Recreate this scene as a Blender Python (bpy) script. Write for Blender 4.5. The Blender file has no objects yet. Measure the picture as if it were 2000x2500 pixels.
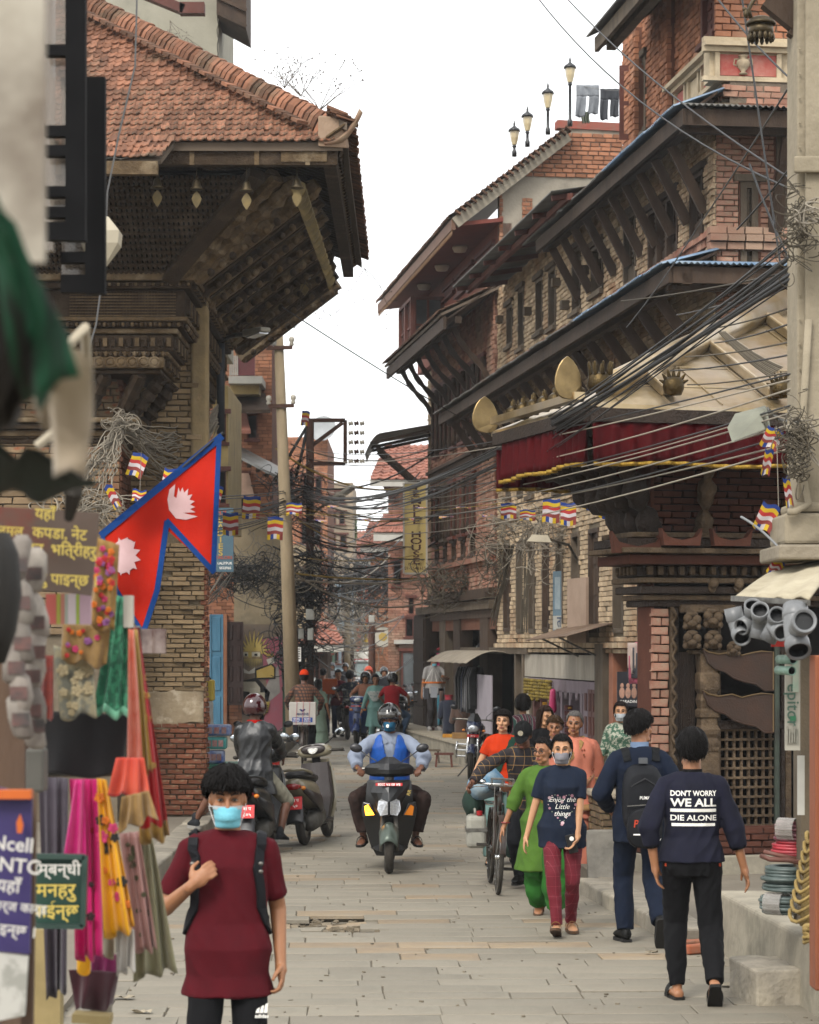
import bpy,bmesh,math,random
from math import sin,cos,pi,radians,sqrt,atan2
from mathutils import Vector,Matrix,noise
from mathutils.bvhtree import BVHTree
random.seed(7)
Q=lambda*a:V(a)
Rg=range;En=enumerate
MR=Matrix.Rotation;MT=Matrix.Translation;aR=type("RR",(random.Random,),{"u":random.Random.uniform})
R=aR(11)
SC=bpy.context.scene
COL=SC.collection
V=Vector
# --- camera, sky, sun, exposure
FPX,CAMZ,CX,HY=6000.0,2.27,1000.0,1577.0
cam_d=bpy.data.cameras.new('camera')
cam=bpy.data.objects.new('camera',cam_d)
COL.objects.link(cam)
cam.location=(0,0,CAMZ)
cam.rotation_euler=(pi/2,0,0)
cam_d.sensor_fit='HORIZONTAL';cam_d.sensor_width=24;cam_d.lens=72
cam_d.shift_y=(HY-1250)/2000
cam_d.clip_start=.3;cam_d.clip_end=3000
cam_d.dof.use_dof=True;cam_d.dof.focus_distance=22;cam_d.dof.aperture_fstop=5.0
SC.camera=cam
SUN_EL,SUN_AZ=radians(44),radians(207)
world=bpy.data.worlds.new('World');SC.world=world;world.use_nodes=True
_n=world.node_tree.nodes;_l=world.node_tree.links
for q in list(_n):_n.remove(q)
_o=_n.new('ShaderNodeOutputWorld');_b=_n.new('ShaderNodeBackground')
_sky=_n.new('ShaderNodeTexSky');_sky.sky_type='NISHITA';_sky.sun_disc=False
_sky.sun_elevation=SUN_EL;_sky.sun_rotation=SUN_AZ
_sky.air_density=1.5;_sky.dust_density=3
_hs=_n.new('ShaderNodeHueSaturation');_hs.inputs['Saturation'].default_value=.25
_mx=_n.new('ShaderNodeMix');_mx.data_type='RGBA'
_l.new(_sky.outputs[0],_hs.inputs['Color'])
_tc=_n.new('ShaderNodeTexCoord');_nz=_n.new('ShaderNodeTexNoise')
_nz.inputs['Scale'].default_value=2.2;_nz.inputs['Detail'].default_value=5
_rp=_n.new('ShaderNodeValToRGB')
_rp.color_ramp.elements[0].position=.3;_rp.color_ramp.elements[0].color=(8.6,8.8,9.0,1)
_rp.color_ramp.elements[1].position=.7;_rp.color_ramp.elements[1].color=(9.9,9.9,9.8,1)
_l.new(_tc.outputs['Generated'],_nz.inputs['Vector']);_l.new(_nz.outputs[0],_rp.inputs[0])
_mx.inputs[0].default_value=.85
_l.new(_hs.outputs[0],_mx.inputs[6]);_l.new(_rp.outputs[0],_mx.inputs[7])
_l.new(_mx.outputs[2],_b.inputs[0]);_b.inputs[1].default_value=.1
_l.new(_b.outputs[0],_o.inputs[0])
sun_d=bpy.data.lights.new('sun','SUN');sun=bpy.data.objects.new('sun',sun_d);COL.objects.link(sun)
sun_d.energy=1.5;sun_d.angle=radians(20);sun_d.color=(1,.95,.88)
sun.rotation_euler=(Q(0,0,1)).rotation_difference(Q(sin(SUN_AZ)*cos(SUN_EL)*1,cos(SUN_AZ)*cos(SUN_EL),sin(SUN_EL))).to_euler()
SC.view_settings.view_transform='Standard';SC.view_settings.look='None'
SC.view_settings.gamma=1;SC.view_settings.use_curve_mapping=False
SC.view_settings.exposure=1.1
SC.render.engine='CYCLES'
SC.cycles.use_denoising=True
SC.cycles.max_bounces=6;SC.cycles.diffuse_bounces=3;SC.cycles.glossy_bounces=2
SC.cycles.transmission_bounces=4;SC.cycles.transparent_max_bounces=8;SC.cycles.volume_bounces=0
SC.cycles.caustics_reflective=False;SC.cycles.caustics_refractive=False
SC.cycles.sample_clamp_indirect=4
# --- helpers
def P(px,py,d):
 return Q((px-CX)/FPX*d,d,CAMZ+(HY-py)/FPX*d)
def G(px,py,z=0.0):
 d=(CAMZ-z)*FPX/(py-HY)
 return Q((px-CX)/FPX*d,d,z)
def lin(h):
 if not isinstance(h,str):return tuple(h)[:3]
 h=h.lstrip('#');c=[int(h[i:i+2],16)/255 for i in(0,2,4)]
 return tuple(x/12.92 if x<=.04045 else((x+.055)/1.055)**2.4 for x in c)
bF={}
def M(name,col='808080',rough=.8,col2=None,scale=3.0,rnd=0,bump=.0,bs=40.0,metal=0.0,spec=.35,fac=(.35,.65),col3=None,s3=.6,f3=(.5,.7),sheen=0,trans=0,alpha=1,emit=0,coat=0,sr=None,amt=.7):
 if name in bF:return bF[name]
 m=bpy.data.materials.new(name);m.use_nodes=True;bF[name]=m
 nt=m.node_tree;n=nt.nodes;l=nt.links
 b=n['Principled BSDF']
 b.inputs['Roughness'].default_value=rough;b.inputs['Metallic'].default_value=metal
 b.inputs['Specular IOR Level'].default_value=spec
 b.inputs['Coat Weight'].default_value=coat
 b.inputs['Sheen Weight'].default_value=sheen
 b.inputs['Transmission Weight'].default_value=trans;b.inputs['Alpha'].default_value=alpha
 c1=lin(col);c2=lin(col2)if col2 else tuple(min(1,x*.72)for x in c1)
 tc=n.new('ShaderNodeTexCoord');e8=tc.outputs['Object']
 if sr:
  mp=n.new('ShaderNodeMapping');mp.inputs['Scale'].default_value=sr;l.new(e8,mp.inputs['Vector']);e8=mp.outputs[0]
 def bI(sc,lo,hi,det=6):
  t=n.new('ShaderNodeTexNoise');t.inputs['Scale'].default_value=sc;t.inputs['Detail'].default_value=det;t.inputs['Roughness'].default_value=.62
  l.new(e8,t.inputs['Vector'])
  r=n.new('ShaderNodeMapRange');r.inputs[1].default_value=lo;r.inputs[2].default_value=hi;r.inputs[4].default_value=1.0
  l.new(t.outputs[0],r.inputs[0]);return r.outputs[0],t.outputs[0]
 f,raw=bI(scale,*fac)
 am=n.new('ShaderNodeMath');am.operation='MULTIPLY';am.inputs[1].default_value=amt;l.new(f,am.inputs[0])
 mx=n.new('ShaderNodeMix');mx.data_type='RGBA';l.new(am.outputs[0],mx.inputs[0])
 mx.inputs[6].default_value=(*c1,1);mx.inputs[7].default_value=(*c2,1);b1=mx.outputs[2]
 if col3:
  f3,_=bI(s3,*f3)
  m3=n.new('ShaderNodeMix');m3.data_type='RGBA';l.new(f3,m3.inputs[0]);l.new(b1,m3.inputs[6]);m3.inputs[7].default_value=(*lin(col3),1);b1=m3.outputs[2]
 if rnd:
  oi=n.new('ShaderNodeObjectInfo');ge=n.new('ShaderNodeNewGeometry')
  ad=n.new('ShaderNodeMath');ad.operation='ADD';l.new(oi.outputs['Random'],ad.inputs[0]);l.new(ge.outputs['Random Per Island'],ad.inputs[1])
  fr=n.new('ShaderNodeMath');fr.operation='FRACT';l.new(ad.outputs[0],fr.inputs[0])
  mr=n.new('ShaderNodeMapRange');mr.inputs[3].default_value=1-rnd;mr.inputs[4].default_value=1+rnd;l.new(fr.outputs[0],mr.inputs[0])
  hs=n.new('ShaderNodeHueSaturation');l.new(mr.outputs[0],hs.inputs['Value']);l.new(b1,hs.inputs['Color']);b1=hs.outputs[0]
 l.new(b1,b.inputs['Base Color'])
 if emit:
  l.new(b1,b.inputs['Emission Color']);b.inputs['Emission Strength'].default_value=emit
 if bump:
  t=n.new('ShaderNodeTexNoise');t.inputs['Scale'].default_value=bs;t.inputs['Detail'].default_value=5;l.new(e8,t.inputs['Vector'])
  bu=n.new('ShaderNodeBump');bu.inputs['Strength'].default_value=bump;bu.inputs['Distance'].default_value=.02
  l.new(t.outputs[0],bu.inputs['Height']);l.new(bu.outputs[0],b.inputs['Normal'])
 return m
def link(o,parent=None):
 COL.objects.link(o)
 if parent is not None:
  o.parent=parent
  o.matrix_parent_inverse=MT(-V(parent['_loc']))if '_loc' in parent else Matrix.Identity(4)
 return o
def a3(o,label=None,cat=None,group=None,kind=None):
 if label:o['label']=label
 if cat:o['category']=cat
 if group:o['group']=group
 if kind:o['kind']=kind
 return o
def a1(name,label,cat,loc=(0,0,0),group=None):
 o=bpy.data.objects.new(name,None);COL.objects.link(o);o.empty_display_size=.2
 o.location=loc;o['_loc']=list(loc)
 return a3(o,label,cat,group)
def c9(t,loc,rz=0.0,rx=0.0,ry=0.0,s=1.0):
 t.matrix_basis=MT(V(loc))@MR(rz,4,'Z')@MR(rx,4,'X')@MR(ry,4,'Y')@Matrix.Scale(s,4)
 return t
class MB:
 def __init__(s):s.v=[];s.f=[];s.m=[];s.cur=0
 def add(s,vs,fs):
  b=len(s.v);s.v+=[tuple(p)for p in vs];s.f+=[tuple(b+i for i in f)for f in fs];s.m+=[s.cur]*len(fs);return s
 def hexa(s,p):
  return s.add(p,[(3,2,1,0),(4,5,6,7),(0,1,5,4),(1,2,6,5),(2,3,7,6),(3,0,4,7)])
 def box(s,lo,hi):
  x,y,z=lo;X,Y,Z=hi
  return s.hexa([(x,y,z),(X,y,z),(X,Y,z),(x,Y,z),(x,y,Z),(X,y,Z),(X,Y,Z),(x,Y,Z)])
 def cbox(s,c,sz,rot=None):
  a,b,d=sz[0]/2,sz[1]/2,sz[2]/2;c=V(c)
  ps=[V(q)for q in((-a,-b,-d),(a,-b,-d),(a,b,-d),(-a,b,-d),(-a,-b,d),(a,-b,d),(a,b,d),(-a,b,d))]
  if rot is not None:ps=[rot@q for q in ps]
  return s.hexa([q+c for q in ps])
 def beam(s,p,q,w,h,up=(0,0,1),w2=None,h2=None):
  p,q=V(p),V(q);d=(q-p).normalized();up=V(up)
  sd=d.cross(up);sd=sd.normalized()if sd.length>1e-4 else Q(1,0,0);u=sd.cross(d).normalized()
  w2=w if w2 is None else w2;h2=h if h2 is None else h2
  r=lambda c,a,b:[c-sd*a/2-u*b/2,c+sd*a/2-u*b/2,c+sd*a/2+u*b/2,c-sd*a/2+u*b/2]
  return s.hexa(r(p,w,h)+r(q,w2,h2))
 def ring(s,rings,cap=True,closed=True):
  n=len(rings[0]);vs=[p for r in rings for p in r];fs=[]
  for i in Rg(len(rings)-1):
   for j in Rg(n if closed else n-1):
    k=(j+1)%n;fs.append((i*n+j,i*n+k,(i+1)*n+k,(i+1)*n+j))
  if cap and closed:
   fs.append(tuple(Rg(n))[::-1]);fs.append(tuple((len(rings)-1)*n+j for j in Rg(n)))
  return s.add(vs,fs)
 def tube(s,pts,r,n=6,cap=True,flat=None):
  pts=[V(p)for p in pts];rs=r if isinstance(r,(list,tuple))else[r]*len(pts);rings=[];ref=None
  for i,p in En(pts):
   d=(pts[min(i+1,len(pts)-1)]-pts[max(i-1,0)])
   d=d.normalized()if d.length>1e-9 else Q(0,0,1)
   if ref is None:ref=d.orthogonal().normalized()
   a=(ref-d*ref.dot(d));a=a.normalized()if a.length>1e-6 else d.orthogonal().normalized()
   ref=a;b=d.cross(a)
   rings.append([p+(a*cos(2*pi*k/n)+b*sin(2*pi*k/n))*rs[i]for k in Rg(n)])
  return s.ring(rings,cap)
 def cyl(s,p,q,r,r2=None,n=12,cap=True):return s.tube([p,q],[r,r if r2 is None else r2],n,cap)
 def capsule(s,p,q,r,r2=None,n=10,k=3,f0=False,f1=False):
  p,q=V(p),V(q);r2=r if r2 is None else r2;d=q-p;L=d.length;d=d/L if L>1e-6 else Q(0,0,1)
  pts,rs=[],[]
  if f0:pts.append(p);rs.append(r)
  else:
   for i in Rg(k):a=pi/2*(1-i/k);pts.append(p-d*r*sin(a)*.999);rs.append(max(r*cos(a),r*.03))
   pts.append(p);rs.append(r)
  pts.append(q);rs.append(r2)
  if not f1:
   for i in Rg(1,k+1):a=pi/2*i/k;pts.append(q+d*r2*sin(a)*.999);rs.append(max(r2*cos(a),r2*.03))
  return s.tube(pts,rs,n)
 def ell(s,c,rad,rot=None,nu=12,nv=8):
  c=V(c);rings=[]
  for i in Rg(nv+1):
   t=-pi/2+pi*i/nv;cr=max(cos(t),.02);rr=[]
   for j in Rg(nu):
    a=2*pi*j/nu;q=Q(rad[0]*cr*cos(a),rad[1]*cr*sin(a),rad[2]*sin(t))
    if rot is not None:q=rot@q
    rr.append(c+q)
   rings.append(rr)
  return s.ring(rings)
 def lathe(s,prof,o=(0,0,0),ax=(0,0,1),n=16,cap=True):
  o=V(o);ax=V(ax).normalized();a=ax.orthogonal().normalized();b=ax.cross(a)
  return s.ring([[o+ax*h+(a*cos(2*pi*k/n)+b*sin(2*pi*k/n))*max(r,1e-4)for k in Rg(n)]for r,h in prof],cap)
 def prism(s,poly,ext):
  poly=[V(p)for p in poly];e=V(ext);n=len(poly)
  return s.add(poly+[p+e for p in poly],[tuple(Rg(n))[::-1],tuple(Rg(n,2*n))]+[(i,(i+1)%n,n+(i+1)%n,n+i)for i in Rg(n)])
 def sheet(s,nu,nv,fn,th=0):
  vs=[V(fn(i/nu,j/nv))for j in Rg(nv+1)for i in Rg(nu+1)]
  return s.add(vs,[(j*(nu+1)+i,j*(nu+1)+i+1,(j+1)*(nu+1)+i+1,(j+1)*(nu+1)+i)for j in Rg(nv)for i in Rg(nu)])
 def slab(s,nu,nv,fn,th):
  th=V(th);n=(nu+1)*(nv+1)
  a=[V(fn(i/nu,j/nv))for j in Rg(nv+1)for i in Rg(nu+1)];b=[p+th for p in a]
  f=[(j*(nu+1)+i,j*(nu+1)+i+1,(j+1)*(nu+1)+i+1,(j+1)*(nu+1)+i)for j in Rg(nv)for i in Rg(nu)]
  fs=f+[tuple(n+k for k in q[::-1])for q in f]
  bd=[i for i in Rg(nu)]+[j*(nu+1)+nu for j in Rg(nv)]+[nv*(nu+1)+i for i in Rg(nu,0,-1)]+[j*(nu+1)for j in Rg(nv,0,-1)]
  for i in Rg(len(bd)):x,y=bd[i],bd[(i+1)%len(bd)];fs.append((y,x,x+n,y+n))
  return s.add(a+b,fs)
 def mesh(s,name,mats,smooth=False):
  me=bpy.data.meshes.new(name);me.from_pydata(s.v,[],s.f)
  mats=mats if isinstance(mats,(list,tuple))else[mats]
  for q in mats:me.materials.append(q)
  if len(mats)>1:me.polygons.foreach_set('material_index',s.m)
  if smooth:me.shade_smooth()
  me.update();return me
 def o(s,name,mats,parent=None,smooth=False,xf=None):
  if xf is not None:s.v=[tuple(xf@V(p))for p in s.v]
  return link(bpy.data.objects.new(name,s.mesh(name,mats,smooth)),parent)
def aK(o,w=.01,seg=2):
 m=o.modifiers.new('bevel','BEVEL');m.width=w;m.segments=seg;m.limit_method='ANGLE';m.angle_limit=radians(40);return o
def cI(o,a=40):
 o.data.shade_smooth()
 if hasattr(o.data,'set_sharp_from_angle'):o.data.set_sharp_from_angle(angle=radians(a))
 return o
def bake(o):
 dg=bpy.context.evaluated_depsgraph_get();me=bpy.data.meshes.new_from_object(o.evaluated_get(dg));old=o.data
 o.modifiers.clear();o.data=me;me.name=o.name;bpy.data.meshes.remove(old);return o
def bD(mb,name,mat,parent,vox=.012,it=3,xf=None,disp=0,dsc=8,fac=.5):
 o=mb.o(name,mat,None,True,xf)
 r=o.modifiers.new('r','REMESH');r.mode='VOXEL';r.voxel_size=vox;r.use_smooth_shade=True
 s=o.modifiers.new('s','SMOOTH');s.factor=fac;s.iterations=it
 bake(o)
 if disp:
  me=o.data;k=len(me.vertices);co=[0.0]*(3*k);no=[0.0]*(3*k)
  me.vertices.foreach_get('co',co);me.vertices.foreach_get('normal',no)
  for i in Rg(0,3*k,3):
   x,y,z=co[i:i+3];d=(noise.noise(Q(x*dsc,y*dsc,z*dsc*.55))+.9*(.5-1.6*abs(noise.noise(Q(x*dsc*1.5+5+z*3,y*dsc*1.5,z*dsc*.9+x*3)))))*disp*1.15
   co[i]+=no[i]*d;co[i+1]+=no[i+1]*d;co[i+2]+=no[i+2]*d
  me.vertices.foreach_set('co',co);me.update()
 o.data.materials.clear()
 for q in(mat if isinstance(mat,(list,tuple))else[mat]):o.data.materials.append(q)
 o.data.shade_smooth()
 if parent is not None:
  o.parent=parent
  o.matrix_parent_inverse=MT(-V(parent['_loc']))if '_loc' in parent else Matrix.Identity(4)
 return o
def aI(txt,size=1.0,bold=0.0,deva=False,sx=1.0,align='CENTER',shear=0,ext=0.0,spacing=1.0,sub=0):
 c=bpy.data.curves.new('t','FONT');c.body=txt;c.size=size;c.align_x=align;c.align_y='CENTER'
 c.offset=bold*size;c.shear=shear;c.extrude=ext;c.space_character=spacing;c.resolution_u=3
 o=bpy.data.objects.new('t',c);COL.objects.link(o)
 dg=bpy.context.evaluated_depsgraph_get();me=bpy.data.meshes.new_from_object(o.evaluated_get(dg))
 if sub:
  b=bmesh.new();b.from_mesh(me)
  for _ in Rg(sub):
   es=[e for e in b.edges if e.calc_length()>.02]
   if es:bmesh.ops.subdivide_edges(b,edges=es,cuts=1);bmesh.ops.triangulate(b,faces=b.faces)
  b.to_mesh(me);b.free()
 mb=MB();mb.add([(v.co.x*sx,v.co.y,v.co.z)for v in me.vertices],[tuple(p.vertices)for p in me.polygons])
 bpy.data.objects.remove(o);bpy.data.curves.remove(c);bpy.data.meshes.remove(me);return mb
def b0(o,x,y):
 x=V(x).normalized();y=V(y);y=(y-x*y.dot(x)).normalized();z=x.cross(y)
 m=Matrix((x,y,z)).transposed().to_4x4();m.translation=V(o);return m
def aD(name,txt,o,x,y,size,mat,parent,**k):
 mb=aI(txt,size,**k);return mb.o(name,mat,parent,xf=b0(o,x,y))
def sag(p,q,s,n=10):
 p,q=V(p),V(q);return[p.lerp(q,i/n)-Q(0,0,4*s*(i/n)*(1-i/n))for i in Rg(n+1)]
class Plane:
 def __init__(s,o,d):
  s.o=Q(o[0],o[1],0);s.d=Q(d[0],d[1],0).normalized();s.n=Q(s.d.y,-s.d.x,0)
  if s.n.dot(-s.o)<0:s.n=-s.n
 def off(s,k):q=Plane((s.o+s.n*k)[:2],s.d[:2]);q.n=s.n;return q
 def at(s,u,z,k=0):return s.o+s.d*u+s.n*k+Q(0,0,z)
 def px(s,px,py):
  r=Q((px-CX)/FPX,1,0);t=s.o.dot(s.n)/r.dot(s.n);p=r*t
  return(p-s.o).dot(s.d),CAMZ+(HY-py)/FPX*t
 def u(s,px):return s.px(px,HY)[0]
 def box(s,mb,u0,u1,z0,z1,k0,k1):
  a=[s.at(u0,z0,k0),s.at(u1,z0,k0),s.at(u1,z0,k1),s.at(u0,z0,k1)]
  return mb.hexa(a+[p+Q(0,0,z1-z0)for p in a])
 def rect(s,pts):
  (a,b),(c,d)=s.px(*pts[0]),s.px(*pts[1]);return min(a,c),max(a,c),min(b,d),max(b,d)
def a9(pl,mb,u0,u1,z0,z1,holes,k0,k1):
 us=sorted({u0,u1,*[min(max(h[i],u0),u1)for h in holes for i in(0,1)]});
 for a,b in zip(us,us[1:]):
  if b-a<1e-4:continue
  m=(a+b)/2;bl=sorted((max(h[2],z0),min(h[3],z1))for h in holes if h[0]<m<h[1]and h[3]>z0 and h[2]<z1)
  z=z0
  for lo,hi in bl:
   if lo>z+1e-4:pl.box(mb,a,b,z,lo,k0,k1)
   z=max(z,hi)
  if z1>z+1e-4:pl.box(mb,a,b,z,z1,k0,k1)
def bA(i,mat):
 key=('bk',i%5,mat.name)
 if key not in bF:
  r=aR(i%5);mb=MB();j=lambda:r.u(-.035,.035)
  fr=[(-.5+j(),-.5,-.5+j()*2),(.5+j(),-.5,-.5+j()*2),(.5+j(),-.5,.5+j()*2),(-.5+j(),-.5,.5+j()*2)]
  inn=[(x*.94,-.62,z*.86)for x,y,z in fr];bk=[(x,.5,z)for x,y,z in fr]
  mb.add(fr+inn+bk,[(4,5,6,7)]+[(a,(a+1)%4,4+(a+1)%4,4+a)for a in Rg(4)]+[(8+a,8+(a+1)%4,(a+1)%4,a)for a in Rg(4)])
  bF[key]=mb.mesh('brick',mat)
 return bF[key]
def bricks(pl,th,mat,u0,u1,z0,z1,holes=(),bl=.23,bh=.062,j=.012,proud=.02,parts=0,seed=1,skip=.0,near=None,depth=.06,rag=0.0,name='brick',stuff='brickwork',k=0.0):
 r=aR(seed);b1=[];row=0;z=z0
 while z+bh*.6<z1:
  u=u0-(bl/2 if row%2 else 0)-r.u(0,.03)
  while u<u1:
   L=bl*r.u(.9,1.1);a,b=max(u,u0),min(u+L-j,u1);c=(a+b)/2;zz=z+bh/2
   for h in holes:
    if h[2]<zz<h[3]and h[0]<b and a<h[1]:
     if h[0]-a>=b-h[1]:b=h[0]-.004
     else:a=h[1]+.004
   c=(a+b)/2
   if b-a>.035 and r.random()>skip:
    b1.append((c,zz,b-a,bh-j,proud*r.u(.3,1.4)+(rag*r.random()if r.random()<.2 else 0),r.u(-.012,.012)))
   u+=L
  z+=bh;row+=1
 key=near or(lambda c,zz:pl.at(c,zz).y)
 b1.sort(key=lambda t:key(t[0],t[1]))
 rot=Matrix((pl.d,-pl.n,Q(0,0,1))).transposed()
 mb=MB()
 for i,(c,zz,L,h,pr,tl)in En(b1):
  o=pl.at(c,zz,pr-depth/2+k)
  S=MT(o)@(rot@MR(tl,3,'Y')).to_4x4()@Matrix.Diagonal((L,depth,h,1))
  me=bA(i,mat)
  if i<parts:
   b=bpy.data.objects.new(name,me);link(b,th);b.matrix_basis=S
  else:
   mb.add([S@v.co for v in me.vertices],[tuple(p.vertices)for p in me.polygons])
 if mb.v:
  a3(mb.o(stuff,mat,th),kind='stuff')
# --- people
def ik(a,t,l1,l2,pole):
 a,t,pole=V(a),V(t),V(pole);d=t-a;L=min(d.length,(l1+l2)*.999);d.normalize();t=a+d*L
 x=(L*L+l1*l1-l2*l2)/(2*L);h=sqrt(max(l1*l1-x*x,0));pp=pole-d*pole.dot(d)
 pp=pp.normalized()if pp.length>1e-5 else d.orthogonal().normalized()
 return a+d*x+pp*h,t
def hand(mb,w,d,nrm,side,curl=.5,k=1.0):
 w,d,nrm=V(w),V(d).normalized(),V(nrm);nrm=(nrm-d*nrm.dot(d)).normalized();s=V(side);s=s-d*s.dot(d)-nrm*s.dot(nrm);s=s.normalized()
 rot=Matrix((s,d,nrm)).transposed()
 mb.ell(w+d*.045,(.040*k,.055,.017*k),rot,10,8)
 mb.capsule(w-d*.02,w+d*.03,.026*k,.028*k,8,2)
 for i,(o,L)in En(((.030,.068),(.010,.078),(-.011,.072),(-.031,.056))):
  p=w+d*.085+s*o*k;a=curl*(.55+.08*i);q=p;dd=d
  for j,f in En((.45,.32,.25)):
   c=cos(a*(j+.6));sn=sin(a*(j+.6));e=q+(d*c+nrm*sn)*L*f+s*(o*.12*(1-curl))*f
   mb.capsule(q,e,(.0098-.0012*j)*k,(.0090-.0012*j)*k,7,2);q=e
 p=w+d*.02+s*.030*k;e=p+(d*.6+s*.65+nrm*.3).normalized()*.045;f=e+(d*.9+s*.1+nrm*.35*(.3+curl)).normalized()*.035
 mb.capsule(p,e,.014*k,.011*k,7,2);mb.capsule(e,f,.011*k,.0085*k,7,2)
dY=[(.80,.150,.105,0),(.92,.160,.115,.0),(1.03,.145,.10,.0),(1.18,.158,.108,.0),(1.28,.165,.112,.004),(1.36,.135,.092,.008),(1.42,.080,.066,.012)]
dI=[(.80,.158,.11,0),(.92,.168,.12,.0),(1.04,.132,.095,.0),(1.17,.138,.105,-.012),(1.26,.148,.118,-.018),(1.36,.135,.088,.004),(1.42,.075,.06,.012)]
def aH(prof,grow,n=24,ex=2.3):
 b1=[]
 for z,w,dpt,y in prof:
  rr=[]
  for k in Rg(n):
   a=2*pi*k/n;c,s=cos(a),sin(a)
   rr.append(Q((w+grow)*abs(c)**(2/ex)*(1 if c>=0 else-1),y+(dpt+grow)*abs(s)**(2/ex)*(1 if s>=0 else-1),z))
  b1.append(rr)
 return b1
def bB(an,toe,up,L=.25,w=.045,hgt=.085,n=10,back=.06):
 toe=V(toe).normalized();up=V(up);up=(up-toe*up.dot(toe)).normalized();s=toe.cross(up);base=V(an)-up*.08;b1=[]
 for t,ww,hh in((0,.45,.55),(.05,.75,.8),(.2,.85,1.0),(.42,.9,.95),(.62,1.0,.7),(.82,.98,.5),(.95,.7,.38),(1.0,.35,.25)):
  c=base+toe*(t*L-back);rr=[]
  for k in Rg(n):
   a=2*pi*k/n;x=cos(a);y=sin(a)
   rr.append(c+s*w*ww*x+up*(hgt*hh*(y*.5+.5)))
  b1.append(rr)
 return b1
SKIN=dict(light=('ae8361','98694a'),mid=('936647','7a4f35'),dark=('5f3c2a','4a2d1f'),pale=('b88d6d','a57653'))
def cT(k):return M('skin_'+k,SKIN[k][0],.52,SKIN[k][1],14,bump=.05,bs=250,spec=.4,amt=.45)
def cE(mb,H,front=.07,side=-.01,back=-.07,thick=.010,rough=.004,seed=0,drop=1.0,cx=0.0,sn=0,sl=.06,vol=0.0,nu=36,nv=14,lift=0.0):
 r=aR(seed);C=Q(0,.012,.02);rad=Q(.079,.098,.107)
 def lim(a):
  f=(1-cos(a))/2
  if f<.18:return front
  if f<.5:t=(f-.18)/.32;return front+(side-front)*t
  t=(f-.5)/.5;return side+(back-side)*t**.7
 def pt(a,t,ex=0.0):
  zl=lim(a);z0=rad.z+thick+vol;zc=zl-C.z
  if zc>0:th1=math.acos(min(zc/(rad.z+thick),.99));th=th1*t;rr=sin(th);z=cos(th)*z0
  else:
   full=pi/2*(rad.z)+(-zc);dB=t*full
   if dB<pi/2*rad.z:th=dB/rad.z;rr=sin(th);z=cos(th)*z0
   else:dn=dB-pi/2*rad.z;z=-dn;rr=max(1-(dn/.42)**2*drop*.9,.35)
  k=thick*(1 if t<.93 else .35)+vol*(1-t*.3)+ex
  n3=noise.noise(Q(cos(a)*3+seed,sin(a)*3,z*18))*rough+noise.noise(Q(cos(a)*9+seed,sin(a)*9,z*40))*rough*.6
  return H@Q(C.x+cx*z+(rad.x+k+n3)*rr*sin(a),C.y-(rad.y+k+n3)*rr*cos(a),C.z+z+n3)
 mb.sheet(nu,nv,lambda u,v:pt(2*pi*u,.02+.98*v))
 for i in Rg(sn):
  a=r.u(0,2*pi);t0=r.u(.05,.85);t1=min(t0+sl*r.u(.6,1.6)/.16,1.06);da=r.u(-.25,.25);ps=[]
  for j in Rg(5):f=j/4;ps.append(pt(a+da*f,t0+(t1-t0)*f,.004+lift*f*r.u(.4,1)+.003*sin(f*pi)))
  mb.tube(ps,[.0022,.004,.004,.003,.0006],3,False)
def dA(mb,H,fem=False,old=False,ears=True):
 e=lambda c,r,rot=None:mb.ell(H@V(c),r,(H.to_3x3()@rot)if rot else H.to_3x3(),14,10)
 j=.92 if fem else 1
 e((0,.012,.022),(.076,.094,.103));e((0,-.018,-.042),(.061*j,.070,.076));e((0,-.058,-.098),(.027*j,.022,.020))
 for s in(-1,1):
  e((s*.040,-.062,-.022),(.024,.022,.022));e((s*.040*j,-.03,-.082),(.022,.035,.022))
  if ears:e((s*.077,.016,-.008),(.009,.018,.030))
  mb.capsule(H@Q(s*.052,-.066,.026),H@Q(s*.014,-.083,.023),.0075,.0085,7,2)
  e((s*.012,-.096,-.034),(.010,.009,.008))
 mb.capsule(H@Q(0,-.083,.014),H@Q(0,-.105,-.030),.0085,.0125,8,2)
 mb.capsule(H@Q(-.018,-.085,-.061),H@Q(.018,-.085,-.061),.0075,.0075,7,2)
 mb.capsule(H@Q(-.014,-.084,-.072),H@Q(.014,-.084,-.072),.0080,.0080,7,2)
def c7(th,H,hairmat,lips='a4604e',fem=False,mouth=True,brows=True,closed=False):
 wm=M('eye_white','8d847a',.25,spec=.5);dm=M('eye_dark','140d0a',.15,spec=.6)
 R3=H.to_3x3()
 for s in(-1,1):
  eo=MB().ell(H@Q(s*.032,-.0795,.004),(.0135,.0072,.0048),R3,10,6).o('eye',wm,th,True)
  MB().ell(H@Q(s*.032,-.0848,.0045),(.0064,.004,.0052),R3,8,6).o('iris',dm,eo,True)
  MB().tube([H@Q(s*x,y,z)for x,y,z in((.0155,-.0850,.003),(.024,-.0885,.0105),(.034,-.0880,.0115),(.047,-.0785,.005))],[.0012,.0024,.0024,.0012],5).o('eyelid',M('lash','1a110d',.6),eo)
  if brows:MB().tube([H@Q(s*x,y,z)for x,y,z in((.014,-.0925,.0265),(.032,-.0885,.033),(.050,-.0745,.029))],[.0034,.0042,.0015],5).o('eyebrow',hairmat,th)
 if mouth:
  mb=MB()
  for z,r in((-.0615,.0058),(-.0705,.0068)):
   mb.tube([H@Q(x,y,z+dz)for x,y,dz in((-.023,-.083,-.003),(-.010,-.0905,.001),(0,-.0915,0),(.010,-.0905,.001),(.023,-.083,-.003))],[.0012,r*.8,r,r*.8,.0012],6)
  mb.o('lips',M('lips_'+lips,lips,.45),th,True)
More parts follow.
